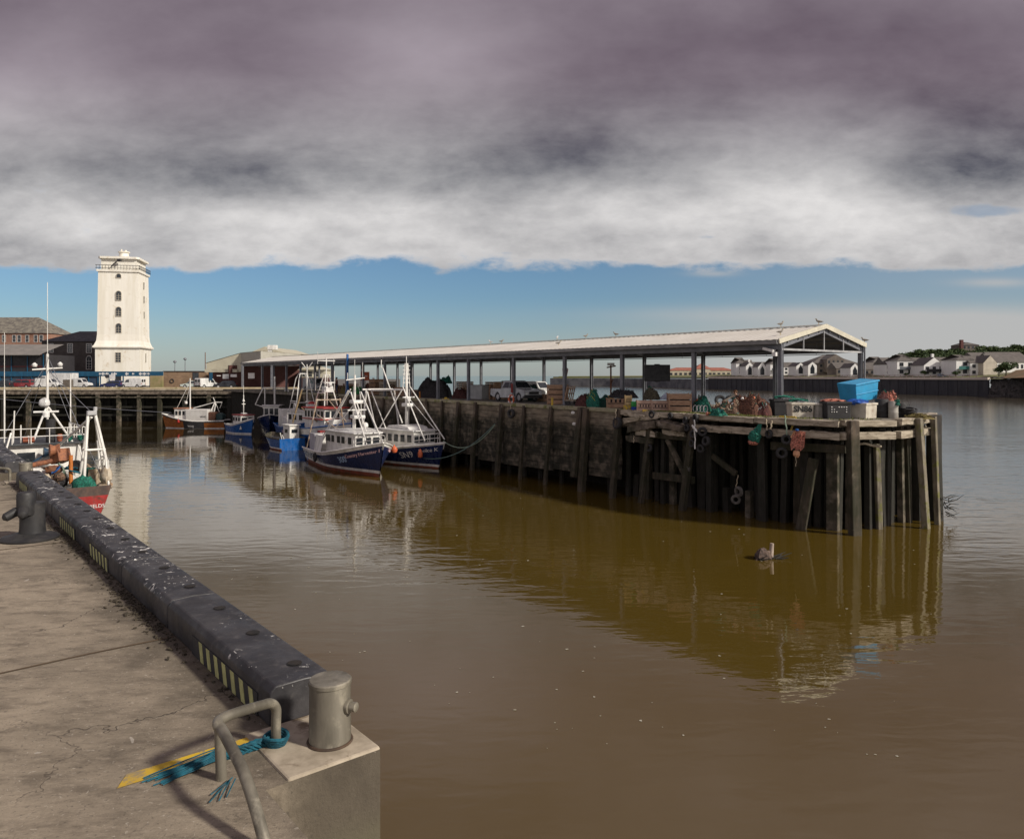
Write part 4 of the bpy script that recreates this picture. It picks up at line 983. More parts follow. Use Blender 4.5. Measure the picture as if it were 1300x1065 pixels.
    tubes(t, 'gantry', [((-2.0, -1.4, 4.9), (-2.0, 1.4, 4.9), .07), ((-2.0, -1.3, 4.9), (-2.6, -2.2, 3.0), .07), ((-2.0, 1.3, 4.9), (-1.2, 2.2, 3.0), .07), ((-2.0, -1.1, 4.9), (-2.0, -1.1, 1.2), .07), ((-2.0, 1.1, 4.9), (-2.0, 1.1, 1.2), .07), ((-2.6, -2.2, 3.0), (-2.0, -1.1, 2.7), .05)])
    tubes(t, 'mast', [((2.0, .3, 3.2), (2.0, .3, 6.2), .09), ((1.0, .3, 3.2), (1.0, .3, 5.6), .03)])
    # ---- little blue cabin boat
    t = boat('cabin_boat', 'little bright blue boat with white cabin and dull red roof under the wharf', 4.9, stem=(-27.9, 79.9, 0), fwd=(.70, -.71))
    H = Hull(4.9, 2.2, 1.0, .95, 1.75, .8, .7, 2.2); h = H.build(t, [(.14, white), (100.14, bluep), (None, white)], rail=white)
    cabin(t, -.6, 1.3, 1.5, .5, 2.0, .08, white, M('dull_red_roof', (.22, .03, .03), None, 3, .6), front=2, sidew=3, winh=.36, wz=1.6)
    tubes(t, 'mast', [((.4, 0, 2.0), (.4, 0, 4.2), .05), ((.4, 0, 4.2), (.4, 0, 5.2), .02), ((.4, -.2, 3.2), (.4, .2, 3.2), .04)]); m = MB(); m.lathe([(.14, 0), (.02, .35)], (.4, 0, 3.5), 10); m.build('radar_reflector', white, t)
    m = MB(); m.box((.5, 0, 2.18), (.6, .5, .16)); m.build('roof_hatch', white, t, bevel=.03); m = MB(); m.lathe([(.2, 0), (.24, .3), (.05, .8)], (-2.3, .5, .9), 8); m.build('blue_cover', bluep, t)
    # ---- orange boat
    t = boat('fishing_boat', 'varnished orange-brown wooden boat with a white canvas shelter, lying broadside under the wharf', 7.6, stem=(-41.9, 89.8, 0), fwd=(-1, .02))
    H = Hull(7.6, 2.8, .95, .9, 1.75, .7, .7, 2.2); h = H.build(t, [(.1, white), (100.22, orangew), (100.1, blackp), (None, white)], rail=white)
    m = MB(); m.box((.2, 0, .45), (3.3, .02, .8)); o_ = MB()
    # dark protective sheet hung over the waist, near side
    s_ = MB(); vs = []
    for i in range(13):
        tt = .30 + .33 * i / 12; vs += [tuple(H.P(tt, .02, 1, .02)), tuple(H.P(tt, H.sheer(tt) - .1, 1, .02))]
    s_.add(vs, [(i * 2, i * 2 + 1, i * 2 + 3, i * 2 + 2) for i in range(12)]); s_.build('black_side_sheathing', blackp, h)
    H.text(h, 'WH2', .47, .35, .34, letter_w, side=1, px=242, py=541)
    cabin(t, .9, 2.2, 1.6, .7, 2.35, .05, white, M('rust_topped_roof', (.40, .17, .09), None, 3, .6), front=2, sidew=3, winh=.5, wz=1.85)
    m = MB(); m.box((-.55, .0, 1.5), (2.7, 2.1, 1.55)); cv = m.build('canvas_shelter', M('white_canvas', (.60, .58, .55), (.50, .48, .45), 2, .8), t, bevel=.06)
    vs, fs = text_mesh('WH2', .34, .004); m = MB(); m.use(letter_k); m.add([(-1.35 - x, 1.066 + z, 1.3 + y) for x, y, z in vs], fs); m.build('lettering', None, cv)
    m = MB(); m.box((-2.2, 0, 1.3), (.9, 1.9, 1.3)); m.build('brown_net_store', brownn, t, bevel=.15)
    m = MB(); m.lathe([(.45, -.5), (.5, 0), (.45, .5)], n=16, T=Matrix.Translation((-3.0, 0, 1.35)) @ RX); m.build('net_drum', M('dark_teal_drum', (.03, .07, .07), None, 4, .6), t, smooth=True)
    tubes(t, 'mast', [((.7, 0, 2.3), (.7, 0, 6.0), .08), ((.7, 0, 5.6), (2.3, 0, 2.4), .025), ((.7, 0, 5.2), (1.2, 0, 3.0), .02)]); radar(t, (1.2, 0, 3.2), .7)
    tubes(t, 'landing_gantry', [((-2.6, -.6, 1.9), (-2.0, -.2, 3.7), .05), ((-1.7, -.6, 2.0), (-2.4, 0, 3.1), .05), ((-2.4, 0, 3.1), (-3.2, .1, 3.1), .06), ((-3.2, 0, 3.1), (-2.9, 0, 2.4), .03), ((-2.4, 0, 3.1), (-2.5, .6, 2.0), .05), ((-2.3, 0, 3.1), (-2.0, .5, 2.0), .05), ((.3, 0, 2.4), (-2.3, 0, 3.1), .05)])
    m = MB(); m.lathe([(.02, -.3), (.15, -.2), (.16, .1), (.05, .3)], (1.55, 1.18, .95), 10); m.build('red_fender_float', redp, t, smooth=True)
    # ---- red boat close on the left
    t = boat('fishing_boat', 'red-sterned trawler with white upperworks, black funnel and crowded aft deck, alongside the near quay', 12, stern=(-19.75, 32.25, 0), fwd=(-.633, .774))
    H = Hull(12, 4.9, 1.38, 1.4, 2.5, .88, .8, 2.6, .55); redh = paint('scuffed_red_hull', (.34, .022, .02), .4, (.12, .03, .02), .55, .7)
    h = H.build(t, [(.02, antif), (.95, redh), (100.30, M('grimy_rust_band', (.10, .06, .045), (.05, .035, .03), 3, .7)), (None, M('rust_streaked_cream', (.42, .36, .29), (.20, .14, .10), 1.6, .6, .004, (1, 1, .35), stain=(.16, .07, .035), stain_sc=1.8, stain_lo=.5, stain_hi=.62, bsc=9))], rail=M('rust_stained_white_rail', (.52, .44, .34), (.34, .2, .1), 4, .6))
    m = MB(); m.use(redh); m.quad(*[tuple(p + Vector((-.012, 0, 0))) for p in (H.P(0, .02, 1), H.P(0, .02, -1), H.P(0, .95, -1), H.P(0, .95, 1))])
    m.build('red_transom', None, h)
    vs, fs = text_mesh('NORTH SHIELDS', .22, .004); m = MB(); m.use(letter_w); m.add([(-6.03 - z, -1.05 - x * -1 * -1, .42 + y) for x, y, z in vs], fs); m.build('lettering', None, h)
    c = cabin(t, -1.0, 3.2, 3.5, 1.0, 2.95, .1, white, M('dark_roof_edge', (.05, .055, .06), None, 4, .6), front=4, sidew=4, aft=0, winh=.5, over=.25)
    m = MB(); m.use(dglass); m.box((-1.02, .55, 2.35), (.04, .72, .52)); m.build('window', None, c)
    m = MB(); m.use(steel); m.box((-1.02, -.35, 2.45), (.03, .35, .16)); m.build('vent_grille', None, c)
    rails(t, [(-1.2, 1.9, 3.0), (-1.2, -1.9, 3.0)], .75); rails(t, [(-1.2, 1.9, 3.0), (3.4, 1.9, 3.0)], .75); rails(t, [(-1.2, -1.9, 3.0), (3.4, -1.9, 3.0)], .75)
    m = MB(); m.cyl((-.6, -.5, 3.0), .20, 1.15, 16); m.build('black_funnel', blackp, t, smooth=True)
    tubes(t, 'mast', [((.4, -.5, 3.0), (.4, -.5, 7.4), .06), ((.4, -.5, 7.4), (.4, -.5, 11.0), .014), ((.4, .15, 6.6), (.4, -1.15, 6.7), .04), ((-.9, .3, 3.0), (.4, -.45, 4.7), .05), ((-.9, -1.4, 3.0), (.4, -.55, 4.7), .05), ((-.3, .7, 3.0), (-.3, .7, 3.9), .03), ((.4, 1.3, 3.0), (.4, 1.3, 5.6), .035), ((.4, 1.3, 5.6), (.4, 1.3, 8.4), .012), ((1.0, -1.6, 3.0), (1.0, -1.6, 6.4), .03), ((-.2, 1.0, 3.0), (-.2, .95, 4.6), .03)])
    dome(t, (.25, -.35, 4.95), .25); radar(t, (.1, -.4, 4.5), 1.1); 
    for y, z in ((.05, 6.85), (-1.05, 6.9)):
        m = MB(); m.lathe([(.10, 0), (.13, .10), (.03, .2)], (.4, y, z - .1), 10); m.build('navigation_light', whitec, t)
    m = MB(); m.use(M('faded_brick_orange', (.34, .10, .05), (.24, .07, .04), 4, .6)); m.lathe([(.15, -.24), (.17, 0), (.15, .24)], n=14, T=Matrix.Translation((-.9, .45, 3.22)) @ RX); m.use(white); m.box((-.9, .45, 3.22), (.36, .05, .36)); m.build('liferaft_canister', None, t, smooth=True)
    m = MB(); m.lathe([(.1, -.18), (.14, 0), (.1, .18)], (-.9, -.85, 3.25), 12); m.build('orange_float', M('faded_brick_orange', None), t, smooth=True)
    for y in (-1.25, -1.75): m = MB(); m.lathe([(.05, -.18), (.15, -.08), (.16, .05), (.05, .18)], (-.9, y, 3.22), 12); m.build('green_float', greenn, t, smooth=True)
    tubes(t, 'stern_gantry', [((-4.9, -1.25, 1.7), (-4.6, -1.45, 4.5), .065), ((-4.9, -2.3, 1.7), (-4.6, -1.75, 4.5), .065), ((-3.9, -1.25, 1.7), (-4.5, -1.5, 4.5), .065), ((-3.9, -2.25, 1.7), (-4.5, -1.75, 4.5), .065), ((-4.8, -1.3, 2.9), (-4.8, -2.0, 2.9), .05), ((-4.2, -1.3, 2.9), (-4.8, -1.3, 2.9), .05), ((-4.2, -2.1, 2.9), (-4.8, -2.1, 2.9), .05), ((-4.6, -1.6, 4.4), (-1.1, -.8, 2.9), .06)])
    m = MB(); m.box((-4.6, -1.6, 4.58), (.26, .4, .2)); m.cyl((-4.6, -1.75, 4.66), .09, .2, 10); m.build('gantry_head', steel_l, t, bevel=.05)
    rails(t, [(-5.6, -2.1, 1.75), (-2.0, -2.35, 1.7)], .7); 
    m = MB(); r_ = random.Random(12)
    m.use(oran if False else M('rust_orange_block', (.33, .13, .06), (.18, .07, .04), 6, .7))
    m.box((-3.2, -.55, 2.55), (.7, .6, .6), rz=.4, ry=.3); m.lathe([(.3, -.2), (.2, 0), (.3, .2)], n=14, T=Matrix.Translation((-3.3, -.3, 2.85)) @ RX); m.tube([(-3.2, -.5, 2.4), (-2.9, .7, 2.15)], .12, 8)
    m.build('power_block', None, t, bevel=.03)
    m = MB(); m.tube([(-4.7, -.75, 1.4), (-4.7, -.75, 2.7)], .085, 10); m.build('orange_post', M('bright_orange_post', (.50, .16, .03), None, 4, .6), t, smooth=True)
    m = MB(); m.lathe([(.25, -.25), (.16, 0), (.25, .25)], n=14, T=Matrix.Translation((-1.5, -.35, 2.6)) @ RX); m.tube([(-1.5, -.3, 2.6), (-1.5, .3, 2.2), (-1.4, .35, 1.5)], .05, 7); m.build('blue_winch', M('dark_blue_winch', (.02, .06, .11), None, 4, .5), t, smooth=True)
    for (c_, s_, mt, nm) in (((-3.4, .4, 1.65), (1.2, .9, .9), white, 'white_deck_locker'), ((-4.6, .3, 1.45), (1.1, 1.3, .7), mixedn, 'piled_net'), ((-5.0, -1.2, 1.35), (.9, .9, .8), greenn, 'green_net_bundle'), ((-4.1, -.4, 1.5), (.8, .7, .7), blackn, 'dark_net_bundle'), ((-5.4, -2.05, 1.75), (.7, .5, .9), M('cream_canvas', (.48, .42, .33), (.30, .22, .14), 4, .9), 'canvas_bundle'), ((-2.2, .2, 1.6), (.9, 1.2, .8), M('cream_canvas', (.48, .42, .33), (.30, .22, .14), 4, .9), 'cream_canvas_pile'), ((-5.2, .7, 1.4), (1.0, 1.2, .6), M('dark_teal_drum', (.03, .07, .07), None, 4, .6), 'teal_rope_pile')):
        m = MB(); lump(m, c_, s_, hash(nm) % 97); m.build(nm, mt, t, smooth=True)
    r_ = random.Random(77)
    mm_ = [white, M('cream_canvas', None), mixedn, blackn, M('grimy_rust_band', None), rust, greenn, steel_l]
    for k in range(20):
        c_ = (r_.uniform(-5.6, -1.6), r_.uniform(-2.1, 1.9), r_.uniform(1.1, 2.15)); m = MB(); z_ = r_.uniform(.35, .8)
        if k % 3 == 0: m.box(c_, (r_.uniform(.3, .7), r_.uniform(.3, .7), z_), rz=r_.uniform(0, 1), rx=r_.uniform(-.2, .2))
        else: lump(m, c_, (r_.uniform(.4, .9), r_.uniform(.4, .8), z_), k)
        m.build(('deck_gear_box', 'deck_bundle', 'deck_bundle')[k % 3], mm_[k % 8], t, smooth=bool(k % 3))
    for q_ in (((-5.7, -2.1, 1.3), (-5.5, -2.0, 2.6), .05), ((-5.5, -2.0, 2.6), (-4.0, -2.1, 2.5), .04), ((-3.4, -2.2, 1.3), (-3.2, -2.1, 3.2), .05), ((-2.2, -1.9, 1.3), (-1.0, -1.6, 3.0), .035), ((-2.6, 1.9, 1.3), (-1.4, 1.2, 3.6), .04)): tubes(t, 'deck_pole', [q_])
    tubes(t, 'rigging_wire', [((.4, -.5, 7.3), (-5.6, -1.9, 1.5)), ((.4, -.5, 7.3), (5.6, 0, 2.6)), ((.4, -.5, 6.6), (-4.6, -1.6, 4.6)), ((.4, -.5, 7.0), (.6, -2.3, 1.6)), ((.4, -.5, 7.0), (.6, 2.2, 1.6))], .014, steel)
    for k in range(7):
        ring(t, (-3.2 - k * .25, -.9 + .35 * (k % 3), 1.95 + .1 * (k % 2)), Matrix.Rotation(k * 1.1, 4, 'X'), .22, .035, (tealr, paler, bluep)[k % 3], 'rope_coil')
def lump(m, c, s_, seed=0, n=10):
    vs = []; fs = []; nu, nv = n, n * 2
    for i in range(nu + 1):
        th = math.pi * i / nu
        for j in range(nv):
            ph = 2 * math.pi * j / nv; d = Vector((math.sin(th) * math.cos(ph), math.sin(th) * math.sin(ph), math.cos(th)))
            q = 1 + .30 * mnoise.noise(d * 1.9 + Vector((seed, 0, 0))) + .18 * mnoise.noise(d * 5 + Vector((0, seed, 0)))
            vs.append((c[0] + d.x * s_[0] / 2 * q, c[1] + d.y * s_[1] / 2 * q, c[2] + d.z * s_[2] / 2 * q))
    for i in range(nu):
        for j in range(nv): fs.append((i * nv + j, (i + 1) * nv + j, (i + 1) * nv + (j + 1) % nv, i * nv + (j + 1) % nv))
    m.add(vs, fs)
def tyre_on(t, H, tt, z, side):
    p = H.P(tt, z, side, .12); m = MB(); m.torus(p, .24, .085, RX, 20, 8); m.build('tyre_fender', blackp, t, smooth=True)
boats()
# mooring ropes of SN9
def cat_rope(a, b, sag, r, mat, label, cat='rope', n=14):
    a = Vector(a); b = Vector(b)
    m = MB(); m.tube([a.lerp(b, i / n) - Vector((0, 0, sag * 4 * (i / n) * (1 - i / n))) for i in range(n + 1)], r, 6); m.build('mooring_rope', mat, smooth=True, label=label, cat=cat, group='mooring ropes')
e = edge_px(633)
wp = PL(e[0], e[1] - .3, -1.35); wq = PL(e[0], e[1] - .3, -1.3)
cat_rope(at(563, 50.6, zat(560, 50.6)), wp, .9, .03, paler, 'upper green-white mooring rope sagging from the SN9 bow to the pier wall')
cat_rope(at(524, 51.5, zat(578, 51.5)), wq, 1.0, .028, M('grey_teal_rope', (.14, .22, .20), None, 9, .8), 'lower long grey-green rope from the SN9 number to the pier wall')
cat_rope((-78, 101.8, -.4), at(218, 90, zat(524, 90)), .3, .04, steel, 'dark rope slanting from the wharf down to the orange boat bow')
# ================================================================== VEHICLES
def car(name, label, kind, mat, loc, rz, group='vehicles parked on the back quay', sc=.76):
    t = thing(name, label, {'van': 'van', 'hatch': 'car', 'pickup': 'pickup truck', 'estate': 'car', 'truck': 'lorry'}[kind], loc, rz, group); t.scale = (sc, sc, sc)
    D = dict(van=(4.3, 1.75, 1.9), hatch=(4.0, 1.7, 1.45), estate=(4.6, 1.75, 1.65), pickup=(4.7, 1.72, 1.66), truck=(6.4, 2.2, 2.9))[kind]
    L, W_, Hh = D; a = -L / 2; b = L / 2; wr = .33 if kind != 'truck' else .42
    wx = (a + .85, b - .85)
    if kind == 'pickup': wx = (a + 1.0, b - .8); wr = .36
    def arch(x): return [(x - wr - .06, .30), (x - wr * .75, .30 + wr * .85), (x, .32 + wr + .1), (x + wr * .75, .30 + wr * .85), (x + wr + .06, .30)]
    if kind == 'van': up = [(b, .45), (b - .03, .80), (b - .25, .98), (b - .95, 1.12), (b - 1.45, Hh - .08), (b - 1.7, Hh), (a + .15, Hh), (a, Hh - .15), (a, .35)]
    elif kind == 'hatch': up = [(b, .45), (b - .05, .72), (b - .9, .90), (a + .05, .92), (a, .7), (a, .35)]
    elif kind == 'estate': up = [(b, .5), (b - .05, .85), (b - 1.0, 1.0), (a + .03, 1.0), (a, .8), (a, .4)]
    elif kind == 'pickup': up = [(b, .55), (b - .05, .92), (b - .9, 1.04), (b - 1.2, 1.06), (a + 1.5, 1.06), (a + 1.5, 1.0), (a, 1.0), (a, .5)]
    else: up = [(b, .5), (b, 1.3), (b - .1, 1.5), (b - .25, 2.25), (b - .5, 2.35), (b - 1.6, 2.35), (b - 1.6, .75), (a, .75), (a, .6)]
    lo = arch(wx[0]) + arch(wx[1])
    m = MB(); m.prof(up + lo, -W_ / 2, W_ / 2, .06 if kind in ('van', 'truck') else .04); body = m.build('body', mat, t, bevel=.05)
    def win(pts, nm='window', y=None, mt=dglass, th=.02):
        pass
    gl = None
    if kind in ('hatch', 'estate', 'pickup'):
        h0 = {'hatch': .90, 'estate': .98, 'pickup': 1.04}[kind]
        if kind == 'hatch': g = [(b - 1.0, h0), (b - 1.65, Hh - .04), (b - 1.9, Hh), (a + .6, Hh - .02), (a + .35, Hh - .1), (a + .05, h0)]
        elif kind == 'estate': g = [(b - 1.1, h0), (b - 1.75, Hh - .04), (b - 2.0, Hh), (a + .4, Hh), (a + .2, Hh - .08), (a + .03, h0)]
        else: g = [(b - 1.15, h0), (b - 1.75, Hh - .04), (b - 1.95, Hh), (a + 1.75, Hh), (a + 1.6, Hh - .06), (a + 1.5, h0)]
        m = MB(); m.prof(g, -W_ / 2 + .04, W_ / 2 - .04, .22); m.build('cabin', mat, t, bevel=.05)
        # side glass: two panes each side, windscreen, rear
        x0, x1 = g[-1][0] + .18, g[0][0] - .12; zt = Hh - .13; zb = h0 + .05; mid = (x0 + x1) / 2
        for sd_ in (1, -1):
            for (p0, p1, q0, q1) in ((x0, mid - .04, x0 + .25, mid - .04), (mid + .04, x1, mid + .04, x1 - .48)):
                yb = sd_ * (W_ / 2 - .04 + .012); yt = sd_ * ((W_ / 2 - .04) * (1 - .22 * (zt - h0) / (Hh - h0)) + .014)
                m = MB(); m.quad((p0, yb, zb), (p1, yb, zb), (q1, yt, zt), (q0, yt, zt)); m.build('side_window', dglass, t)
        def scr(pa, pb, nm):
            m = MB(); pa = Vector((pa[0], 0, pa[1])); pb = Vector((pb[0], 0, pb[1])); nrm = Vector((pb.z - pa.z, 0, -(pb.x - pa.x))).normalized()
            if nrm.z < 0 and nm == 'windscreen': nrm = -nrm
            if nm == 'rear_window': nrm = Vector((-abs(nrm.x), 0, abs(nrm.z)))
            p = pa.lerp(pb, .12) + nrm * .015; q = pa.lerp(pb, .88) + nrm * .015; wa = W_ / 2 - .16; wb_ = W_ / 2 * .78 - .1
            m.quad((p.x, -wa, p.z), (p.x, wa, p.z), (q.x, wb_, q.z), (q.x, -wb_, q.z)); m.build(nm, dglass, t)
        scr(g[0], g[1], 'windscreen'); scr(g[-1], g[-2], 'rear_window')
    else:
        if kind == 'van':
            for sd_ in (1, -1):
                m = MB(); m.quad((b - 1.15, sd_ * (W_ / 2 + .006), 1.14), (b - 1.95, sd_ * (W_ / 2 + .006), 1.14), (b - 1.95, sd_ * (W_ / 2 - .02), 1.62), (b - 1.5, sd_ * (W_ / 2 - .02), 1.62)); m.build('side_window', dglass, t)
            m = MB(); m.quad((b - .98, -.7, 1.17), (b - .98, .7, 1.17), (b - 1.41, .66, 1.78), (b - 1.41, -.66, 1.78)); m.build('windscreen', dglass, t)
            for y in (-.42, .42): m = MB(); m.box((a - .005, y, 1.4), (.02, .62, .5)); m.build('rear_window', dglass, t)
        else:
            m = MB(); m.box((b - .16, 0, 1.85), (.02, 1.8, .66), ry=-.2); m.build('windscreen', dglass, t)
            for sd_ in (1, -1): m = MB(); m.box((b - .75, sd_ * (W_ / 2 - .03), 1.85), (.7, .05, .55)); m.build('side_window', dglass, t)
            m = MB(); m.box(((a + b - 1.75) / 2, 0, 1.85), (b - 1.75 - a, 2.25, 2.1)); m.build('cargo_box', mat, t, bevel=.04)
    for x in wx:
        for sd_ in (1, -1):
            w_ = MB(); w_.use(blackp); w_.torus((x, sd_ * (W_ / 2 - .12), wr), wr - .085, .085, RX, 20, 8, 1.2)
            w_.use(steel_l); w_.lathe([(wr - .11, -.05), (wr - .11, .03), (.1, .07), (.03, .06)], n=16, T=Matrix.Translation((x, sd_ * (W_ / 2 - .10), wr)) @ Matrix.Rotation(R(-90 * sd_), 4, 'X')); w_.build('wheel', None, t, smooth=True)
    for sd_ in (1, -1):
        m = MB(); z = .68 if kind != 'truck' else .8; m.box((b - .03, sd_ * (W_ / 2 - .28), z), (.06, .32, .16)); m.build('headlight', M('lamp_glass', (.65, .65, .62), None, 5, .15), t, bevel=.02)
        m = MB(); m.box((a, sd_ * (W_ / 2 - .12), .85), (.04, .14, .26)); m.build('tail_light', redp, t)
    for x, nm in ((b + .03, 'front_bumper'), (a - .03, 'rear_bumper')):
        m = MB(); m.box((x, 0, .46), (.12, W_ * .96, .2)); m.build(nm, blackp if kind != 'estate' else steel_l, t, bevel=.03)
    if kind == 'pickup':
        m = MB(); m.box((a + .76, 0, 1.01), (1.3, W_ - .25, .02)); m.build('load_bed', blackp, t)
        m = MB(); m.tube([(a + 1.45, -.75, 1.0), (a + 1.42, -.7, 1.6), (a + 1.42, .7, 1.6), (a + 1.45, .75, 1.0)], .035, 8); m.build('roll_bar', steel, t, smooth=True)
        m = MB(); m.box((b + .09, 0, .72), (.03, .9, .2)); m.build('grille', blackp, t)
    return t
silver = paint('silver_car_paint', (.50, .51, .53), .3, (.35, .34, .32)); carw = paint('white_van_paint', (.74, .74, .72), .35, (.55, .52, .48)); redsil = paint('dull_red_car_paint', (.25, .03, .035), .3, (.35, .25, .24)); bluec = paint('dark_blue_car_paint', (.02, .028, .11), .3, (.05, .05, .1)); palec = paint('pale_green_car_paint', (.50, .56, .52), .3, (.4, .4, .36)); darkc = paint('black_car_paint', (.022, .024, .032), .25, (.05, .05, .06))
P_ = pt(648, 512.4); P_.z = 0.0
car('pickup_truck', 'silver pickup truck parked under the canopy behind an orange lifebuoy', 'pickup', silver, (P_.x + .35, P_.y + 4.2, 0), math.atan2(-.87, .62), 'vehicles under the canopy', .88)
car('van', 'silver-grey van parked at the landward end of the canopy', 'van', silver, at(400, 86, 0), math.atan2(-.72, .7), 'vehicles under the canopy', .8)
car('van', 'white van or unit with glazed cab behind the silver pickup under the canopy', 'van', carw, at(681, 58.5, 0), math.atan2(-.7, .7), 'vehicles under the canopy', .72)
Yb = 108
car('estate_car', 'dull red and silver estate car, leftmost whole vehicle on the back quay', 'estate', redsil, at(27, Yb, 0), math.pi)
car('van', 'small white van left of the box lorry on the back quay', 'van', carw, at(62, Yb - 1.5, 0), 0)
car('box_lorry', 'white box lorry parked before the dark brick building', 'truck', carw, at(75, Yb + 4, 0), math.pi)
car('pickup_truck', 'small cream pickup-like van with its nose by the blue gates', 'van', carw, at(101, Yb, 0), 0)
car('hatchback_car', 'dark blue hatchback in front of the white tower', 'hatch', bluec, at(143, Yb, 0), math.pi)
car('van', 'small white van in front of the white tower corner', 'van', carw, at(168, Yb + .5, 0), math.pi)
car('hatchback_car', 'pale green hatchback beside the buff brick wall', 'hatch', palec, at(244, Yb - 1, 0), math.pi + .2)
car('van', 'white van seen from its twin rear windows, beside the pale green car', 'van', carw, at(263, Yb - .5, 0), R(60))
car('hatchback_car', 'black hatchback with pale windscreen outside the maroon brick market', 'hatch', darkc, at(286, Yb - 2.2, 0), math.pi + .25)
car('hatchback_car', 'dark car half out of frame at the left end of the back quay', 'hatch', darkc, at(2, Yb - 1, 0), math.pi)
tagp(MB().box((0, 0, .65), (1.1, .7, 1.2)).build('utility_cabinet', M('brown_grey_cabinet', (.20, .17, .14), None, 3, .7), bevel=.03, loc=at(86.5, Yb - 2, 0)), 'brown-grey utility cabinet on the quay in front of the box lorry', 'cabinet')
# ================================================================== LEFT BUILDINGS
def win(par, c, w_, h, face='y', frame=None, glass=None, arch=False, bars=(1, 1), d=.05):
    """window standing proud of a wall that faces local -y ('y'), +x ('x') or -x ('X')"""
    frame = frame or M('white_window_frame', (.66, .64, .6), None, 4, .6); glass = glass or dglass
    m = MB(); cx, cy, cz = c
    def bx(u, v, du, dv, dep):
        if face == 'y': m.box((cx + u, cy - dep / 2, cz + v), (du, dep, dv))
        elif face == 'x': m.box((cx + dep / 2, cy + u, cz + v), (dep, du, dv))
        else: m.box((cx - dep / 2, cy + u, cz + v), (dep, du, dv))
    m.use(glass); bx(0, 0, w_ * .99, h * .99, .02)
    m.use(frame); e = max(w_ * .09, .05)
    bx(-w_ / 2, 0, e, h + e, d); bx(w_ / 2, 0, e, h + e, d); bx(0, -h / 2, w_ - e, e, d * 1.1)
    if not arch: bx(0, h / 2, w_ - e, e, d * 1.1)
    for i in range(bars[0]): bx(-w_ / 2 + w_ * (i + 1) / (bars[0] + 1), 0, e * .5, h - e, d * .8)
    for i in range(bars[1]): bx(0, -h / 2 + h * (i + 1) / (bars[1] + 1), w_ - e, e * .5, d * .7)
    if arch:
        k = 8
        for q in range(k):
            a0 = math.pi * q / k; a1 = math.pi * (q + 1) / k; r_ = w_ / 2
            p = [(r_ * math.cos(a), r_ * math.sin(a) + h / 2) for a in (a0, a1)]
            def W3(u, v, dep): return (cx + u, cy - dep, cz + v) if face == 'y' else ((cx + dep, cy + u, cz + v) if face == 'x' else (cx - dep, cy + u, cz + v))
            m.use(glass); m.add([W3(0, h / 2, .02), W3(*p[0], .02), W3(*p[1], .02)], [(0, 1, 2)])
            m.use(frame); m.bar(W3(*p[0], d / 2), W3(*p[1], d / 2), d, e, (0, 0, 1) if abs(math.cos((a0 + a1) / 2)) < .8 else ((0, 1, 0) if face == 'y' else (1, 0, 0)))
    return m.build('window', None, par)
def roof_hip(m, x0, x1, y0, y1, ze, zr, hl=True, hr=True, over=.25):
    x0 -= over; x1 += over; y0 -= over; y1 += over; ym = (y0 + y1) / 2; hw = (y1 - y0) / 2
    a = (x0 + (hw if hl else 0), ym, zr); b = (x1 - (hw if hr else 0), ym, zr)
    m.add([(x0, y0, ze), (x1, y0, ze), (x1, y1, ze), (x0, y1, ze), a, b], [(0, 1, 5, 4), (2, 3, 4, 5), (1, 2, 5), (3, 0, 4), (3, 2, 1, 0)])
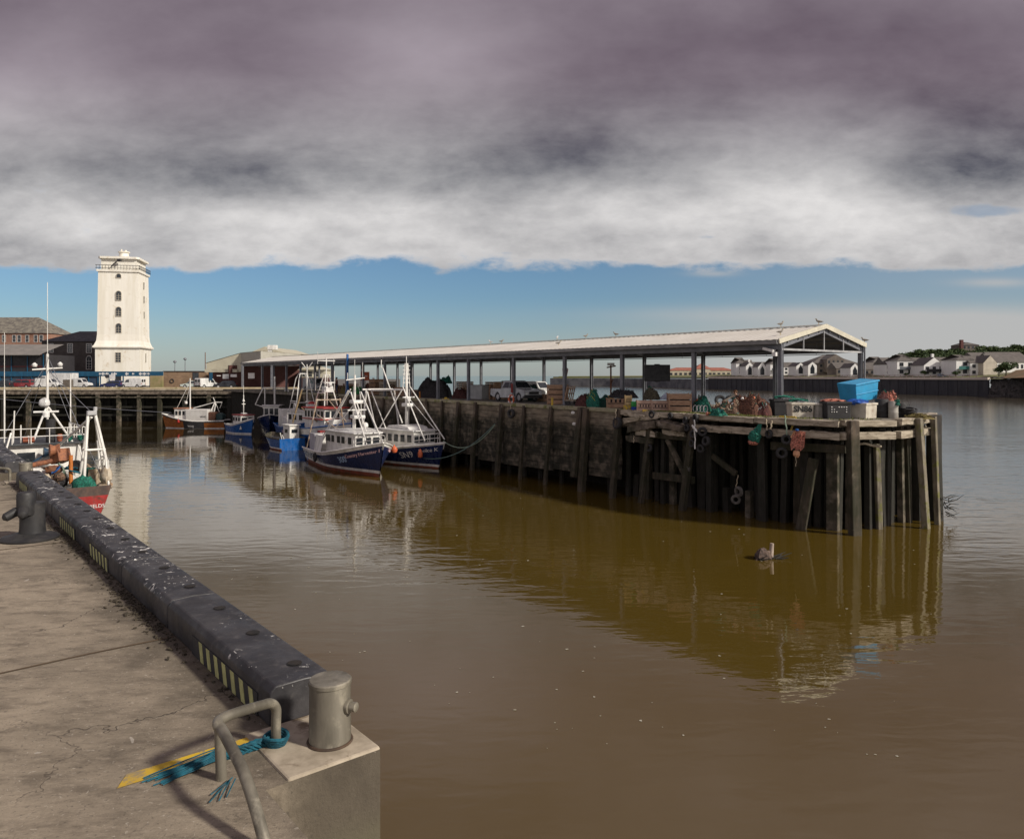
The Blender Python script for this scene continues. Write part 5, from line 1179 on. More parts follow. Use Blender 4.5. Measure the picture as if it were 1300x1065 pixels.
def left_side():
    # tower
    C_ = Vector((-65.7, 131, 0)); t = thing('leading_light_tower', 'tall square white tower with flared base and balcony lantern on top', 'tower', C_, R(11.5))
    a = 6.7; m = MB()
    # corner at origin; left face runs to -x, right face runs to +y
    def ringp(off, z, ch=0): return [(-a - off, -off, z), (off, -off, z), (off, a + off, z), (-a - off, a + off, z)]
    zs = [(.25, -.1), (.25, 6.5), (.60, 6.7), (.60, 6.95), (.42, 7.1), (.12, 7.9), (.02, 9.0), (-.12, 21.0 - 1.2), (-.12, 19.9), (.10, 20.0), (.10, 20.35), (-.05, 20.4)]
    k = len(zs); vs = []; fs = []
    for off, z in zs: vs += ringp(off, z)
    for i in range(k - 1):
        for j in range(4): fs.append((i * 4 + j, i * 4 + (j + 1) % 4, i * 4 + 4 + (j + 1) % 4, i * 4 + 4 + j))
    fs.append((k * 4 - 4, k * 4 - 3, k * 4 - 2, k * 4 - 1)); m.add(vs, fs); m.build('tower_shaft', towerw, t)
    m = MB(); m.box((-a / 2, a / 2, 21.3), (a - 1.0, a - 1.0, 2.2)); m.build('lantern_storey', towerw, t)
    m = MB(); m.prism([(-a + .1, 0 - .1 + .4), (-a + .4, .0), (-.4, 0.0), (.0, .4), (0, a - .4), (-.4, a), (-a + .4, a), (-a, a - .4)][::1], 22.3, 22.65); m.build('lantern_roof_slab', towerw, t)
    m = MB(); m.add([(-a + .2, .2, 22.65), (-.2, .2, 22.65), (-.2, a - .2, 22.65), (-a + .2, a - .2, 22.65), (-a / 2, a / 2, 23.2)], [(0, 1, 4), (1, 2, 4), (2, 3, 4), (3, 0, 4)]); m.build('lantern_roof', towerw, t)
    m = MB(); m.cyl((-a / 2, a / 2, 22.9), .85, .95, 16, .75); m.cyl((-a / 2, a / 2, 23.85), 1.0, .12, 16); m.cyl((-a / 2 - .4, a / 2, 23.95), .12, .5, 8); m.cyl((-a / 2 + .3, a / 2, 23.95), .2, .35, 8); m.build('chimney_cap', towerw, t, smooth=True)
    m = MB()
    for f_ in range(2):
        for j in range(15):
            q = -a - .1 + j * (a + .2) / 14
            p = (q, -.15) if f_ == 0 else (.15, q + a)
            m.box((p[0], p[1], 20.75), (.05, .05, .7))
        for z in (20.6, 21.1):
            if f_ == 0: m.box((-a / 2, -.15, z), (a + .5, .06, .08))
            else: m.box((.15, a / 2, z), (.06, a + .5, .08))
    m.build('balcony_railing', blackp, t)
    m = MB(); m.tube([(-a * .66, -.1, 20.9), (-a * .52, -.15, 21.8)], .1, 6); m.tube([(-a * .5, -.1, 22), (-a * .42, -.3, 22.0)], .25, 10); m.build('lamp_bracket', blackp, t)
    stone = M('cream_stone_surround', (.56, .50, .40), None, 3, .8)
    for z, h in ((10.0, 1.25), (12.9, 1.2), (15.7, 1.2)):
        win(t, (-a / 2 + .1, -.05 + .12 - .1, z - .6 + .5), .9, h, 'y', stone, arch=True, bars=(1, 2))
        win(t, (-.02, a / 2, z - .2), .5, h, 'x', stone, bars=(0, 1))
    win(t, (-a / 2 + .1, .05, 19.1), .8, .35, 'y', stone, arch=True, bars=(0, 0)); win(t, (-.05, a / 2, 18.0), .5, 1.2, 'x', stone, bars=(0, 1))
    win(t, (-a / 2 + .1, -.25, 5.0), .9, 1.7, 'y', stone, bars=(1, 3)); win(t, (.25, a / 2, 5.0), .5, 1.6, 'x', stone, bars=(0, 2))
    win(t, (-a / 2 + .1, -.25, 1.5), .9, 2.0, 'y', blackp, bars=(1, 3))
    # dark brick house
    Y = 139; x0, x1 = at(53, Y).x, at(127.5, Y).x; W_ = x1 - x0; t = thing('brick_house', 'soot-black brick house with white sash windows against the white tower', 'house', (x0, Y, 0))
    m = MB(); zb_ = zat(433.5, Y); m.box((W_ / 2, 4.5, zb_ / 2), (W_, 9, zb_)); m.build('wall', brick_dk, t)
    m = MB(); roof_hip(m, 0, W_, 0, 9, zb_, zat(420.5, Y + 4), True, False); m.build('roof', slate, t)
    for px in (64.5, 89, 113): win(t, (at(px, Y).x - x0, 0, zat(442, Y)), .98, 1.65, 'y', bars=(1, 3))
    for px in (64.5, 89): win(t, (at(px, Y).x - x0, 0, zat(462, Y)), .95, 1.55, 'y', bars=(1, 3))
    win(t, (at(113, Y).x - x0, 0, zat(462, Y)), 1.0, 2.0, 'y', arch=True, bars=(1, 3))
    m = MB(); m.tube([(.15, -.1, 7.4), (.15, -.1, 0)], .07, 6); m.build('drainpipe', bluep, t)
    # far terrace
    Y = 160; x0, x1 = at(-60, Y).x, at(60, Y).x; W_ = x1 - x0; t = thing('brick_terrace', 'orange-red brick terrace under a grey lichened roof at the left edge', 'building', (x0, Y, 0), 0)
    z0 = zat(423, Y); m = MB(); m.box((W_ / 2, 5, z0 / 2), (W_, 10, z0)); m.build('wall', brick_red, t)
    m = MB(); roof_hip(m, 0, W_, 0, 10, z0, zat(403, Y + 5), False, True); m.build('roof', mosslate, t)
    for px in (5, 18, 24.5, 34.5, 45.5, 52.5): win(t, (at(px, Y).x - x0, 0, zat(430, Y)), .75, 1.5, 'y', bars=(0, 1))
    # market sheds at far left
    Y = 120; x0, x1 = at(-50, Y).x, at(53, Y).x; W_ = x1 - x0; t = thing('quayside_shop', 'low building with a grey lean-to roof over dark blue-framed shopfronts', 'building', (x0, Y, 0))
    zt = zat(450, Y); m = MB(); m.box((W_ / 2, 5, zt / 2), (W_, 8, zt)); m.build('wall', M('shadowed_shopfront', (.028, .026, .03), None, 1, .6), t)  # shade under the lean-to roof put into the near-black wall colour
    m = MB(); m.add([(0, -.4, zt), (W_, -.4, zt), (W_ - .6, 7, zat(437, Y + 6)), (0, 7, zat(437, Y + 6)), (0, -.4, zt - .15), (W_, -.4, zt - .15)], [(0, 1, 2, 3), (0, 4, 5, 1)]); m.build('roof', M('grey_sheet_roof', (.24, .22, .20), (.18, .17, .155), .8, .7), t)
    for k in range(7):
        m = MB(); m.box((W_ - .3 - k * 2.6, .9, zt / 2), (.12, .1, zt)); m.build('blue_post', bluerail, t)
    m = MB(); m.box((W_ / 2, .93, 3.3), (W_, .06, .14)); m.build('dull_red_band', M('dull_red_band', (.12, .02, .02), None, 3, .7), t)
    # blue hoarding beam
    Y = 116; x0, x1 = at(-30, Y).x, at(207, Y).x; W_ = x1 - x0; t = thing('blue_hoarding', 'long deep-blue fascia beam on posts with white emblems, crossing before the tower', 'hoarding', (x0, Y, 0))
    m = MB(); m.box((W_ / 2, 0, zat(474.6, Y)), (W_, .12, .74)); m.build('fascia', bluerail, t)
    for px in (0, 14, 27, 40, 53, 101, 112, 124, 127, 138, 156, 190, 207):
        m = MB(); m.box((at(px, Y).x - x0, .1, .85), (.14, .12, 1.75)); m.build('post', bluerail, t)
    for (pa, pb) in ((0, 52), (101, 125)):
        m = MB(); xa, xb = at(pa, Y).x - x0, at(pb, Y).x - x0; m.box(((xa + xb) / 2, .2, .85), (xb - xa, .05, 1.75)); m.build('gate_panel', M('dusky_blue_panel', (.03, .06, .11), (.05, .07, .09), .8, .6), t)
    for k, px in enumerate((127, 131, 136, 142.5, 146, 161, 169, 178.5, 183.5, 188.5)):
        m = MB(); x = at(px, Y).x - x0; s_ = .26 if k % 3 else .18
        q = zat(474.6, Y)
        m.prof([(x - s_, q), (x, q + s_), (x + s_ * .7, q + .04), (x + s_ * 1.2, q + s_ * .6), (x + s_ * 1.2, q - s_ * .6), (x + s_ * .7, q - .04), (x, q - s_)], -.075, -.063); m.build('emblem', letter_w, t)
    m = MB(); m.box((0, 0, 1.6), (.9, .05, .7)); m.box((0, .05, .6), (.08, .06, 1.3)); m.build('notice_board', letter_w, loc=at(142.5, 115.4), label='blank white notice board below the blue fascia in front of the tower', cat='sign')
    m = MB(); m.cyl((0, 0, 0), .04, 1.9, 8); m.lathe([(.3, -.02), (.3, .02)], n=16, T=Matrix.Translation((0, -.06, 1.7)) @ RX); m.build('round_sign', M('dark_sign', (.03, .03, .04), None, 3, .5), loc=at(136, 115.2), label='small round dark sign on a post by the tower', cat='sign')
    # low wall and buff brick block
    Y = 114; x0, x1 = at(207.5, Y).x, at(262, Y).x; W_ = x1 - x0; t = thing('buff_brick_building', 'flat-topped buff brick building with a small blue window, right of the tower', 'building', (x0, Y, 0))
    m = MB(); m.box((W_ / 2, 3, 1.2), (W_, 6, 2.45)); m.build('wall', brick_old, t); m = MB(); m.box((W_ / 2, 3, 2.48), (W_ + .1, 6.2, .1)); m.build('coping', slate, t)
    win(t, (at(248.5, Y).x - x0, 0, 1.75), .85, 1.0, 'y', M('dark_frame', (.04, .04, .05), None, 3, .6), bars=(1, 0)); m = MB(); m.torus((at(218.5, Y).x - x0, -.05, 1.0), .28, .06, RX); m.build('round_wall_emblem', blackp, t)
    m = MB(); m.box((0, 0, 2.25), (.3, .3, .5)); m.tube([(0, 0, 2.4), (0, 0, 5.4)], .06, 8); m.build('chimney_pipe', rust, t, loc=(W_ - .3, .3, 0))
    x0, x1 = at(191, 113).x, at(207, 113).x; m = MB(); m.box(((x1 - x0) / 2, 0, .9), (x1 - x0, .3, 1.8)); m.build('boundary_wall', M('stained_buff_wall', (.36, .27, .15), (.24, .22, .09), .9, .9), loc=(x0, 113, 0), label='short stained buff wall between the tower and the brick building', cat='wall')
    for px, ty, sg in ((222, 458.5, 'shorter'), (235, 455, 'taller')):
        Y = 150; h = zat(ty, Y); m = MB(); m.cyl((0, 0, 0), .07, h, 8); m.build('x', steel) if False else None
        t = thing('street_lamp', 'dark %s street lamp rising behind the buff brick building' % sg, 'street lamp', at(px, Y), 0, 'street lamps behind the brick building')
        m = MB(); m.tube([(0, 0, 0), (0, 0, h)], [.10, .06], 8); m.build('pole', steel, t, smooth=True); m = MB(); m.lathe([(.05, -.1), (.34, .1), (.30, .3), (.05, .45)], (0, 0, h - .3), 10); m.build('lamp_head', steel, t, smooth=True)
left_side()
def market():
    t = thing('fish_market_hall', 'cream-clad market hall with a low gable at the landward end of the canopy', 'building', (0, 0, 0))
    a = at(262, 108); b = at(306, 108); c = at(331, 103); d = at(382, 110)
    def wallq(m, p, q, z0, z1, z0b=None, z1b=None, th=.3):
        n_ = (q - p).normalized(); s_ = Vector((-n_.y, n_.x, 0)) * th; z0b = z0 if z0b is None else z0b; z1b = z1 if z1b is None else z1b
        vs = [(p.x, p.y, z0), (q.x, q.y, z0b), (q.x, q.y, z1b), (p.x, p.y, z1)]; vs += [(x + s_.x, y + s_.y, z) for x, y, z in vs]
        m.add(vs, [(0, 1, 2, 3), (7, 6, 5, 4), (0, 4, 5, 1), (3, 2, 6, 7), (1, 5, 6, 2), (0, 3, 7, 4)])
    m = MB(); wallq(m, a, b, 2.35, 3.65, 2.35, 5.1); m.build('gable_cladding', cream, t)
    m = MB(); wallq(m, b, c, 3.15, 5.1, 3.2, 5.2); wallq(m, c, d, 3.3, 5.2, 3.5, 4.95); m.build('cladding_box', M('shaded_cream_cladding', (.40, .385, .33), (.35, .335, .285), .8, .6), t)  # darker copy of the cream cladding, with shade put into its colour
    m = MB(); wallq(m, a + Vector((0, -.6, 0)), b + Vector((-.4, -.6, 0)), 2.3, 2.75); m.build('lean_to_canopy', cream, t)
    m = MB(); m.add([(a.x - .2, a.y - .1, 3.62), (b.x, b.y - .1, 5.13), (b.x, b.y + 16, 5.13), (a.x - .2, a.y + 16, 3.62), (c.x, c.y - .1, 5.22), (d.x, d.y, 4.98), (d.x, d.y + 16, 4.98)], [(0, 1, 2, 3), (1, 4, 5, 6, 2)]); m.build('roof', M('cream_roof_sheet', (.50, .47, .36), (.44, .41, .31), .9, .6), t)
    # rear higher gable
    p = at(300, 118); q = at(336, 118); r_ = at(392, 118); zz = lambda y: zat(y, 118)
    m = MB(); m.add([(p.x, 118, 4.6), (q.x, 118, zz(440)), (r_.x, 118, 4.3), (p.x, 135, 4.6), (q.x, 135, zz(440)), (r_.x, 135, 4.3)], [(0, 1, 2), (0, 3, 4, 1), (1, 4, 5, 2), (5, 4, 3)]); m.build('rear_gable', cream, t)
    m = MB(); wallq(m, a + Vector((.2, .3, 0)), b + Vector((0, .3, 0)), 0, 2.4); m.build('brick_base', brick_mar, t)
    m = MB(); wallq(m, at(291, 107), at(331, 111), 0, 3.3); wallq(m, at(331, 111), at(384, 116), 0, 3.6); m.build('recessed_brick_wall', brick_mar, t)
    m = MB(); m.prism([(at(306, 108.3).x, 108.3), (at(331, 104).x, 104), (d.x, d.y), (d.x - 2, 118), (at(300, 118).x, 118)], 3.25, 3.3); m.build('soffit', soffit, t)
    for px, py, w_, h, mt in ((276, 477, 5, 1.2, letter_w), (295, 477, 8, 3.5, letter_w), (318.5, 477, 8, 7, letter_w), (266, 478, 4, 10, bluerail), (285, 478, 8, 6, steel_l)):
        Y = 106.4; m = MB(); m.box((at(px, Y).x, 106.9 if px < 300 else 106.6, zat(py, Y)), (w_ * Y / F, .06, h * Y / F)); m.build('wall_panel', mt, t)
    for px in (308, 333, 345): m = MB(); P__ = at(px, 103.6); m.box((P__.x, P__.y, 1.6), (.25, .25, 3.3)); m.build('column', steel, t)
    m = MB(); m.use(whitec); m.box((at(346, 116).x, 116, 6.2), (1.4, .8, .7)); m.box((at(343, 116).x, 116, 5.7), (.6, .6, .6)); m.build('roof_plant', None, t, bevel=.05)
    t = thing('brick_office', 'low maroon brick office with cream framed windows beyond the canopy end', 'building', at(380, 113), 0)
    m = MB(); m.box((1.9, 2, .75), (3.8, 4, 1.5)); m.build('brick_base', brick_mar, t); m = MB(); m.box((1.9, 2.1, 2.1), (3.8, 3.8, 1.2)); m.build('window_band', cream, t)
    for x in (.7, 1.6, 2.8): win(t, (x, .2, 2.05), .65, .8, 'y', cream, bars=(0, 1))
    m = MB(); roof_hip(m, 0, 3.8, 0, 4, 2.7, 3.6); m.build('roof', cream, t)
market()
# ================================================================== FAR BANK
def wallY(px): return 247.0 / (.441 + (px - 650) / F)
def far_bank():
    # top of wall polyline by distance
    pts = [(560, 560), (700, 470), (780, 455), (850, 400), (900, 350), (1000, wallY(1000)), (1100, wallY(1100)), (1180, wallY(1180)), (1256, wallY(1256)), (1330, 205), (1500, 160), (1800, 130)]
    W3 = [at(px, Y) for px, Y in pts]
    W3 = W3[1:]; tops = [.2, .3, .55, .75, .8, .8, .8, .8, .9, .9, .9]
    m = MB(); n_ = len(W3)
    def hgt(p, d, k):
        base = tops[k]; b = base + min(d, 12) / 12 * 1.3
        if k > 4: b += max(0, min((d - 38) / 45, 1)) ** 1.3 * (2.0 + 4.5 * min(max((k - 5) / 3, 0), 1)) 
        return b
    ds = [0, 3, 12, 30, 50, 70, 95, 130, 200]
    vs = []; 
    for k, p in enumerate(W3):
        out = Vector((.909, .417, 0)) if k > 3 else Vector((.5, .87, 0))
        for d in ds: q = p + out * d; vs.append((q.x, q.y, hgt(q, d, k) + (.0 if d < 13 else mnoise.noise(q * .03) * 1.0)))
    nn = len(ds); m.add(vs, [(k * nn + j, (k + 1) * nn + j, (k + 1) * nn + j + 1, k * nn + j + 1) for k in range(n_ - 1) for j in range(nn - 1)]); m.build('hillside_ground', grassm, kind='structure', smooth=True)
    t = thing('sheet_piled_river_wall', 'long dark sheet-piled river wall with a pale capping below the white houses', 'river wall', (0, 0, 0))
    m = MB(); cp = MB()
    for k in range(3, 7):
        a, b = W3[k], W3[k + 1]
        L = (b - a).length; c = int(L / 1.6); dr = (b - a).normalized(); nr = Vector((dr.y, -dr.x, 0)); nr = nr if nr.dot(a) < 0 else -nr
        for i in range(c):
            p = a + dr * (L * (i + .5) / c) + nr * (.16 if i % 2 else 0); m.bar(p - dr * .83, p + dr * .83, .5, tops[k] + 6, (0, 0, 1)); 
            for v in range(len(m.v) - 8, len(m.v)): m.v[v] = (m.v[v][0], m.v[v][1], m.v[v][2] + (tops[k] - 6) / 2)
        cp.bar(a + nr * .2 + Vector((0, 0, tops[k] + .1)), b + nr * .2 + Vector((0, 0, tops[k + 1] + .1)), 1.2, .75)
    m.build('sheet_piles', sheet, t); cp.build('capping_beam', M('pale_capping', (.62, .54, .46), (.52, .45, .38), .3, .8), t)
    f_ = MB()
    for k in range(3, 7):
        a, b = W3[k], W3[k + 1]; L = (b - a).length; c = int(L / 2.2); up = Vector((.6, .4, tops[k] + .3))
        for i in range(c): p = a.lerp(b, i / c) + up; f_.box((p.x, p.y, p.z + .4), (.16, .16, 1.0))
        for z in (.5, .9): f_.bar(a + up + Vector((0, 0, z)), b + up + Vector((0, 0, z)), .08, .1)
    f_.build('promenade_railing', M('pinkish_railing', (.24, .18, .16), None, 3, .7), label='long low pinkish-brown railing on top of the far river wall', cat='railing')
    # rock revetment at right and stone breakwater at left
    m = MB(); r_ = random.Random(9)
    for k in (7, 8, 9):
        a, b = W3[k], W3[k + 1]
        for i in range(420 if k > 7 else 700):
            p = a.lerp(b, r_.random()); z = r_.uniform(-5, .9); o = (z + 5) * .35; s_ = r_.uniform(.4, 1.5)
            m.box((p.x + o * .9, p.y + o * .4, z), (s_, s_ * .9, s_ * .7), rz=r_.uniform(0, 3), rx=r_.uniform(-.5, .5), j=.15)
    m.build('rock_revetment', M('dark_rubble', (.09, .08, .075), (.045, .042, .042), .5, .95, world=True), kind='structure')
    t = thing('stone_breakwater', 'low grey stone breakwater running out left of the red-roofed building', 'breakwater', (0, 0, 0))
    m = MB(); 
    for k in range(0, 3):
        a, b = W3[k], W3[k + 1]; m.bar(a + Vector((0, 0, -2.6)), b + Vector((0, 0, -2.6)), 5, 5.6)
    m.build('masonry', stonew, t); m = MB()
    for k in range(0, 3):
        a, b = W3[k], W3[k + 1]; m.bar(a + Vector((2, 4, .8)), b + Vector((2, 4, .8)), 4, .7)
    m.build('grassy_top', grassm, t)
    # houses -------------------------------------------------------------
    def house(label, pa, pb, yb, ye, yr, dY=12, kind='side', wall=rendw, roof=tileg, wins=2, rows=2, dep=9, rz=0, name='house', chimney=0, cat='house', group='houses along the far bank', hipl=False, hipr=False, arch=False, balc=None):
        Y = wallY((pa + pb) / 2) + dY if (pa + pb) / 2 > 890 else 470
        p = at(pa, Y); q = at(pb, Y); W_ = q.x - p.x; z0 = zat(yb, Y) - .8; ze = zat(ye, Y); zr = zat(yr, Y + (dep / 2 if kind != 'gable' else 0))
        t = thing(name, label, cat, (p.x, Y, z0), rz, group); he = ze - z0; hr = zr - z0
        m = MB()
        if kind == 'gable':
            m.prof([(0, 0), (W_, 0), (W_, he), (W_ / 2, hr), (0, he)], 0, dep); m.build('wall', wall, t)
            m = MB(); o = .25
            for (x0_, z0_, x1_, z1_) in ((-o, he - o * .6, W_ / 2, hr + .12), (W_ + o, he - o * .6, W_ / 2, hr + .12)): m.add([(x0_, .12, z0_ + .1), (x1_, .12, z1_), (x1_, dep + .3, z1_), (x0_, dep + .3, z0_ + .1)], [(0, 1, 2, 3)])
            m.build('roof', roof, t)
        else:
            m.box((W_ / 2, dep / 2, he / 2), (W_, dep, he)); 
            if not hipl: m.prof([(0, 0)], 0, 0) if False else m.add([(0, 0, he), (0, dep, he), (0, dep / 2, hr - .1)], [(0, 1, 2)])
            if not hipr: m.add([(W_, 0, he), (W_, dep, he), (W_, dep / 2, hr - .1)], [(0, 1, 2)])
            m.build('wall', wall, t)
            m = MB(); roof_hip(m, 0, W_, 0, dep, he, hr, hipl, hipr, .3 if (hipl or hipr) else .15); m.build('roof', roof, t)
        for r__ in range(rows):
            zc = .8 + (he - .8) * (r__ + .5) / rows
            for i in range(wins):
                if arch and kind == 'gable': continue
                win(t, (W_ * (i + .5) / wins, 0, zc), min(1.3, W_ / wins * .45), min(1.25, (he - .8) / rows * .5), 'y', M('grey_frame', (.12, .12, .13), None, 3, .6), bars=(1, 0), d=.06)
        if arch:
            m = MB(); m.use(dglass); k = W_ * .24; zc = he * .75
            m.prof([(W_ / 2 - k, 1.0), (W_ / 2 + k, 1.0), (W_ / 2 + k, zc), (W_ / 2, zc + k * 1.9), (W_ / 2 - k, zc)], -.05, -.02); m.build('pointed_window', None, t)
        if balc:
            m = MB(); m.box((W_ * .5, -.6, he * .48), (W_ * .9, 1.2, .15)); m.box((W_ * .5, -1.15, he * .48 + .5), (W_ * .9, .05, .9)); m.build('balcony', balc, t)
        for i in range(chimney):
            m = MB(); m.box((W_ * (.25 + .5 * i), dep / 2, hr + .4), (.8, .8, 1.6)); m.build('chimney', wall, t)
        return t
    g_balc = M('grey_balcony', (.12, .13, .15), None, 3, .6); t_balc = M('teal_balcony', (.03, .16, .15), None, 3, .6)
    house('tall white corner house with a hipped roof, leftmost of the white row', 934.5, 947, 475.5, 461, 454, kind='side', hipl=True, hipr=True, wins=1, rows=3, dep=8, dY=14)
    house('low link house between the corner house and the first pointed gable', 946, 957, 475.5, 464.5, 457, wins=1, rows=2, dep=8, dY=18)
    house('first white gable with a tall pointed window counting from the left', 947, 957, 476.5, 465, 460, kind='gable', arch=True, wins=1, dY=10)
    house('grey-roofed range behind the first two pointed gables', 944, 987, 475, 466, 459.5, wins=6, rows=2, dep=9, dY=22, chimney=1)
    house('second white gable with a tall pointed window from the left', 962.5, 973, 476.5, 466, 460, kind='gable', arch=True, wins=1, dY=10)
    house('white house with hipped roof half hidden by the near canopy column', 978, 992, 475.5, 462, 455, hipl=True, hipr=True, wins=1, rows=3, dep=8, dY=12, balc=g_balc)
    house('low white row right of the near canopy column', 995, 1014, 475.5, 466, 460, wins=3, rows=2, dep=8, dY=20)
    house('third white gable with a pointed window, left of the pair', 1011, 1022, 475, 465, 460.5, kind='gable', arch=True, wins=1, dY=12)
    house('white link with dark doors between the right pair of pointed gables', 1021, 1028, 475, 466, 460, wins=2, rows=2, dep=7, dY=16)
    house('fourth white gable with a pointed window, right of the pair', 1026, 1037, 475, 464, 459.5, kind='gable', arch=True, wins=1, dY=12)
    house('large grey-brown brick block with a long roof under the canopy gable', 1032, 1088, 474, 461, 451, wall=brick_gry, wins=8, rows=2, dep=14, dY=30, hipl=True, hipr=True, cat='building')
    house('upper grey-brown brick wing with a small pale gable', 1050, 1072, 470, 456, 450, wall=brick_gry, wins=4, rows=2, dep=9, dY=27, kind='gable', cat='building')
    house('lower grey roof wing left of the small white gable', 1062, 1084, 475.5, 468, 460, wall=brick_gry, wins=3, rows=1, dep=9, dY=18)
    house('small white gable with a triangular window beside the far canopy column', 1080, 1091, 476.5, 467, 461.5, kind='gable', arch=True, dY=8, wins=1)
    house('long low dark building with a wide grey roof right of the far canopy column', 1090, 1125, 476, 469, 460.5, wall=brick_gry, wins=5, rows=1, dep=10, dY=16, cat='building')
    house('grey-roofed house rising behind the long low building', 1108, 1124, 470, 460, 453, wall=brick_gry, wins=2, rows=1, dep=9, dY=40, hipl=True, hipr=True)
    house('narrow white house with grey roof, left of the balcony house', 1124, 1141, 476.5, 463, 454, wins=2, rows=2, dY=12)
    house('tall white house with a hipped roof and a grey balcony', 1139, 1161, 476.5, 458, 450, wins=2, rows=2, hipl=True, hipr=True, dY=10, balc=g_balc)
    house('white gabled house with a dark balcony, centre of the right group', 1173, 1199, 476.5, 464, 454, kind='gable', wins=3, rows=2, dY=10, balc=blackp)
    house('grey roof linking the hipped house and the gabled house', 1160, 1176, 476, 463, 454, wins=2, rows=2, dY=16)
    house('white house with a roof terrace turret behind the gabled house', 1186, 1213, 475, 464, 453.5, wins=3, rows=2, dY=22, chimney=1)
    house('white house with an arched window and a teal balcony', 1214, 1236, 476.5, 457, 450.5, wins=1, rows=2, hipl=True, hipr=True, dY=10, balc=t_balc)
    house('cream gable end house at the end of the lawn', 1248.5, 1266, 474.5, 461, 451.5, kind='gable', wall=M('cream_render', (.60, .54, .44), None, .6, .8), wins=0, dep=10, dY=13)
    house('white four-windowed house joined to the cream gable', 1232, 1250, 476.5, 461, 452, wins=2, rows=2, dY=12)
    house('grey roof seen behind the four-windowed house', 1238, 1264, 470, 456, 447.5, wins=1, rows=1, dY=34)
    house('white row with a wide grey roof at the right edge of the photo', 1266, 1312, 470, 460.5, 447, wins=8, rows=1, dep=14, dY=30)
    house('steep grey roof and white gable between the cream gable and the last row', 1258, 1276, 472, 463, 449, wins=2, rows=1, dep=8, dY=26)
    t = house('grand house on the hilltop with a dark hipped roof', 1222, 1243, 444, 438, 434.5, wall=brick_gry, wins=4, rows=1, dep=9, dY=105, hipl=True, hipr=True)
    m = MB(); m.box((0, 0, 2.3), (1.3, 1.3, 5.4)); m.build('brick_chimney_stack', M('dark_red_brick', (.12, .04, .035), None, 2, .8), loc=at(1220.5, wallY(1222) + 100, zat(445.5, wallY(1222) + 100)), label='dark red brick stack standing left of the hilltop house', cat='chimney', bevel=.1)
    # red-roofed long building far left
    Y = 470; p = at(849, Y); q = at(934, Y); W_ = q.x - p.x; z0 = 1.2; t = thing('red_roofed_building', 'long cream building with red roofs and a raised centre, far off across the river', 'building', (p.x, Y, z0))
    he = zat(470.5, Y) - z0; m = MB(); m.box((W_ / 2, 6, he / 2), (W_, 12, he)); m.box((W_ * .5, 2, he * .62), (W_ * .22, 8, he * 1.25)); m.build('wall', M('cream_far_render', (.50, .44, .33), None, .3, .8), t)
    m = MB(); roof_hip(m, 0, W_, 0, 12, he, zat(466.5, Y) - z0, True, True); roof_hip(m, W_ * .38, W_ * .63, -2, 8, he * 1.25, zat(461.5, Y) - z0, True, True); m.build('roof', tiler, t)
    for i in range(14): win(t, (W_ * (i + .5) / 14, 0 if not 5 <= i <= 8 else -2.02, he * .45), 1.6, 1.4, 'y', M('grey_frame', (.12, .12, .13), None, 3, .6), d=.06)
    # parked car and shrubs on the lawn
    car('hatchback_car', 'pale blue car parked outside the white gabled far-bank house', 'hatch', paint('pale_blue_car', (.25, .38, .52), .3, (.3, .35, .4)), at(1195, wallY(1195) + 7, 1.3), .3, 'cars on the far bank')
far_bank()
# ------------------------------------------------------------------ trees
def crown_mesh(seed, R_=1.0, n=700, leafs=.16):
    r_ = random.Random(seed); cl = [(Vector((r_.gauss(0, .42), r_.gauss(0, .42), r_.gauss(.05, .30))), r_.uniform(.28, .5)) for _ in range(11)]
    m = MB(); m.use(leaf)
    for k in range(n):
        c, q = r_.choice(cl); d = Vector((r_.gauss(0, 1), r_.gauss(0, 1), r_.gauss(0, 1))).normalized() * q * r_.uniform(.6, 1.05)
        p = (c + Vector((d.x, d.y, d.z * .8))) * R_
        u = Vector((r_.gauss(0, 1), r_.gauss(0, 1), r_.gauss(0, 1))).normalized(); v = u.cross(d).normalized() if u.cross(d).length > .01 else Vector((1, 0, 0)); s_ = leafs * R_ * r_.uniform(.5, 1.2)
        m.use(leaf2 if r_.random() < .22 else leaf); m.quad(tuple(p - u * s_), tuple(p + v * s_ * .7), tuple(p + u * s_), tuple(p - v * s_ * .7))
    return m
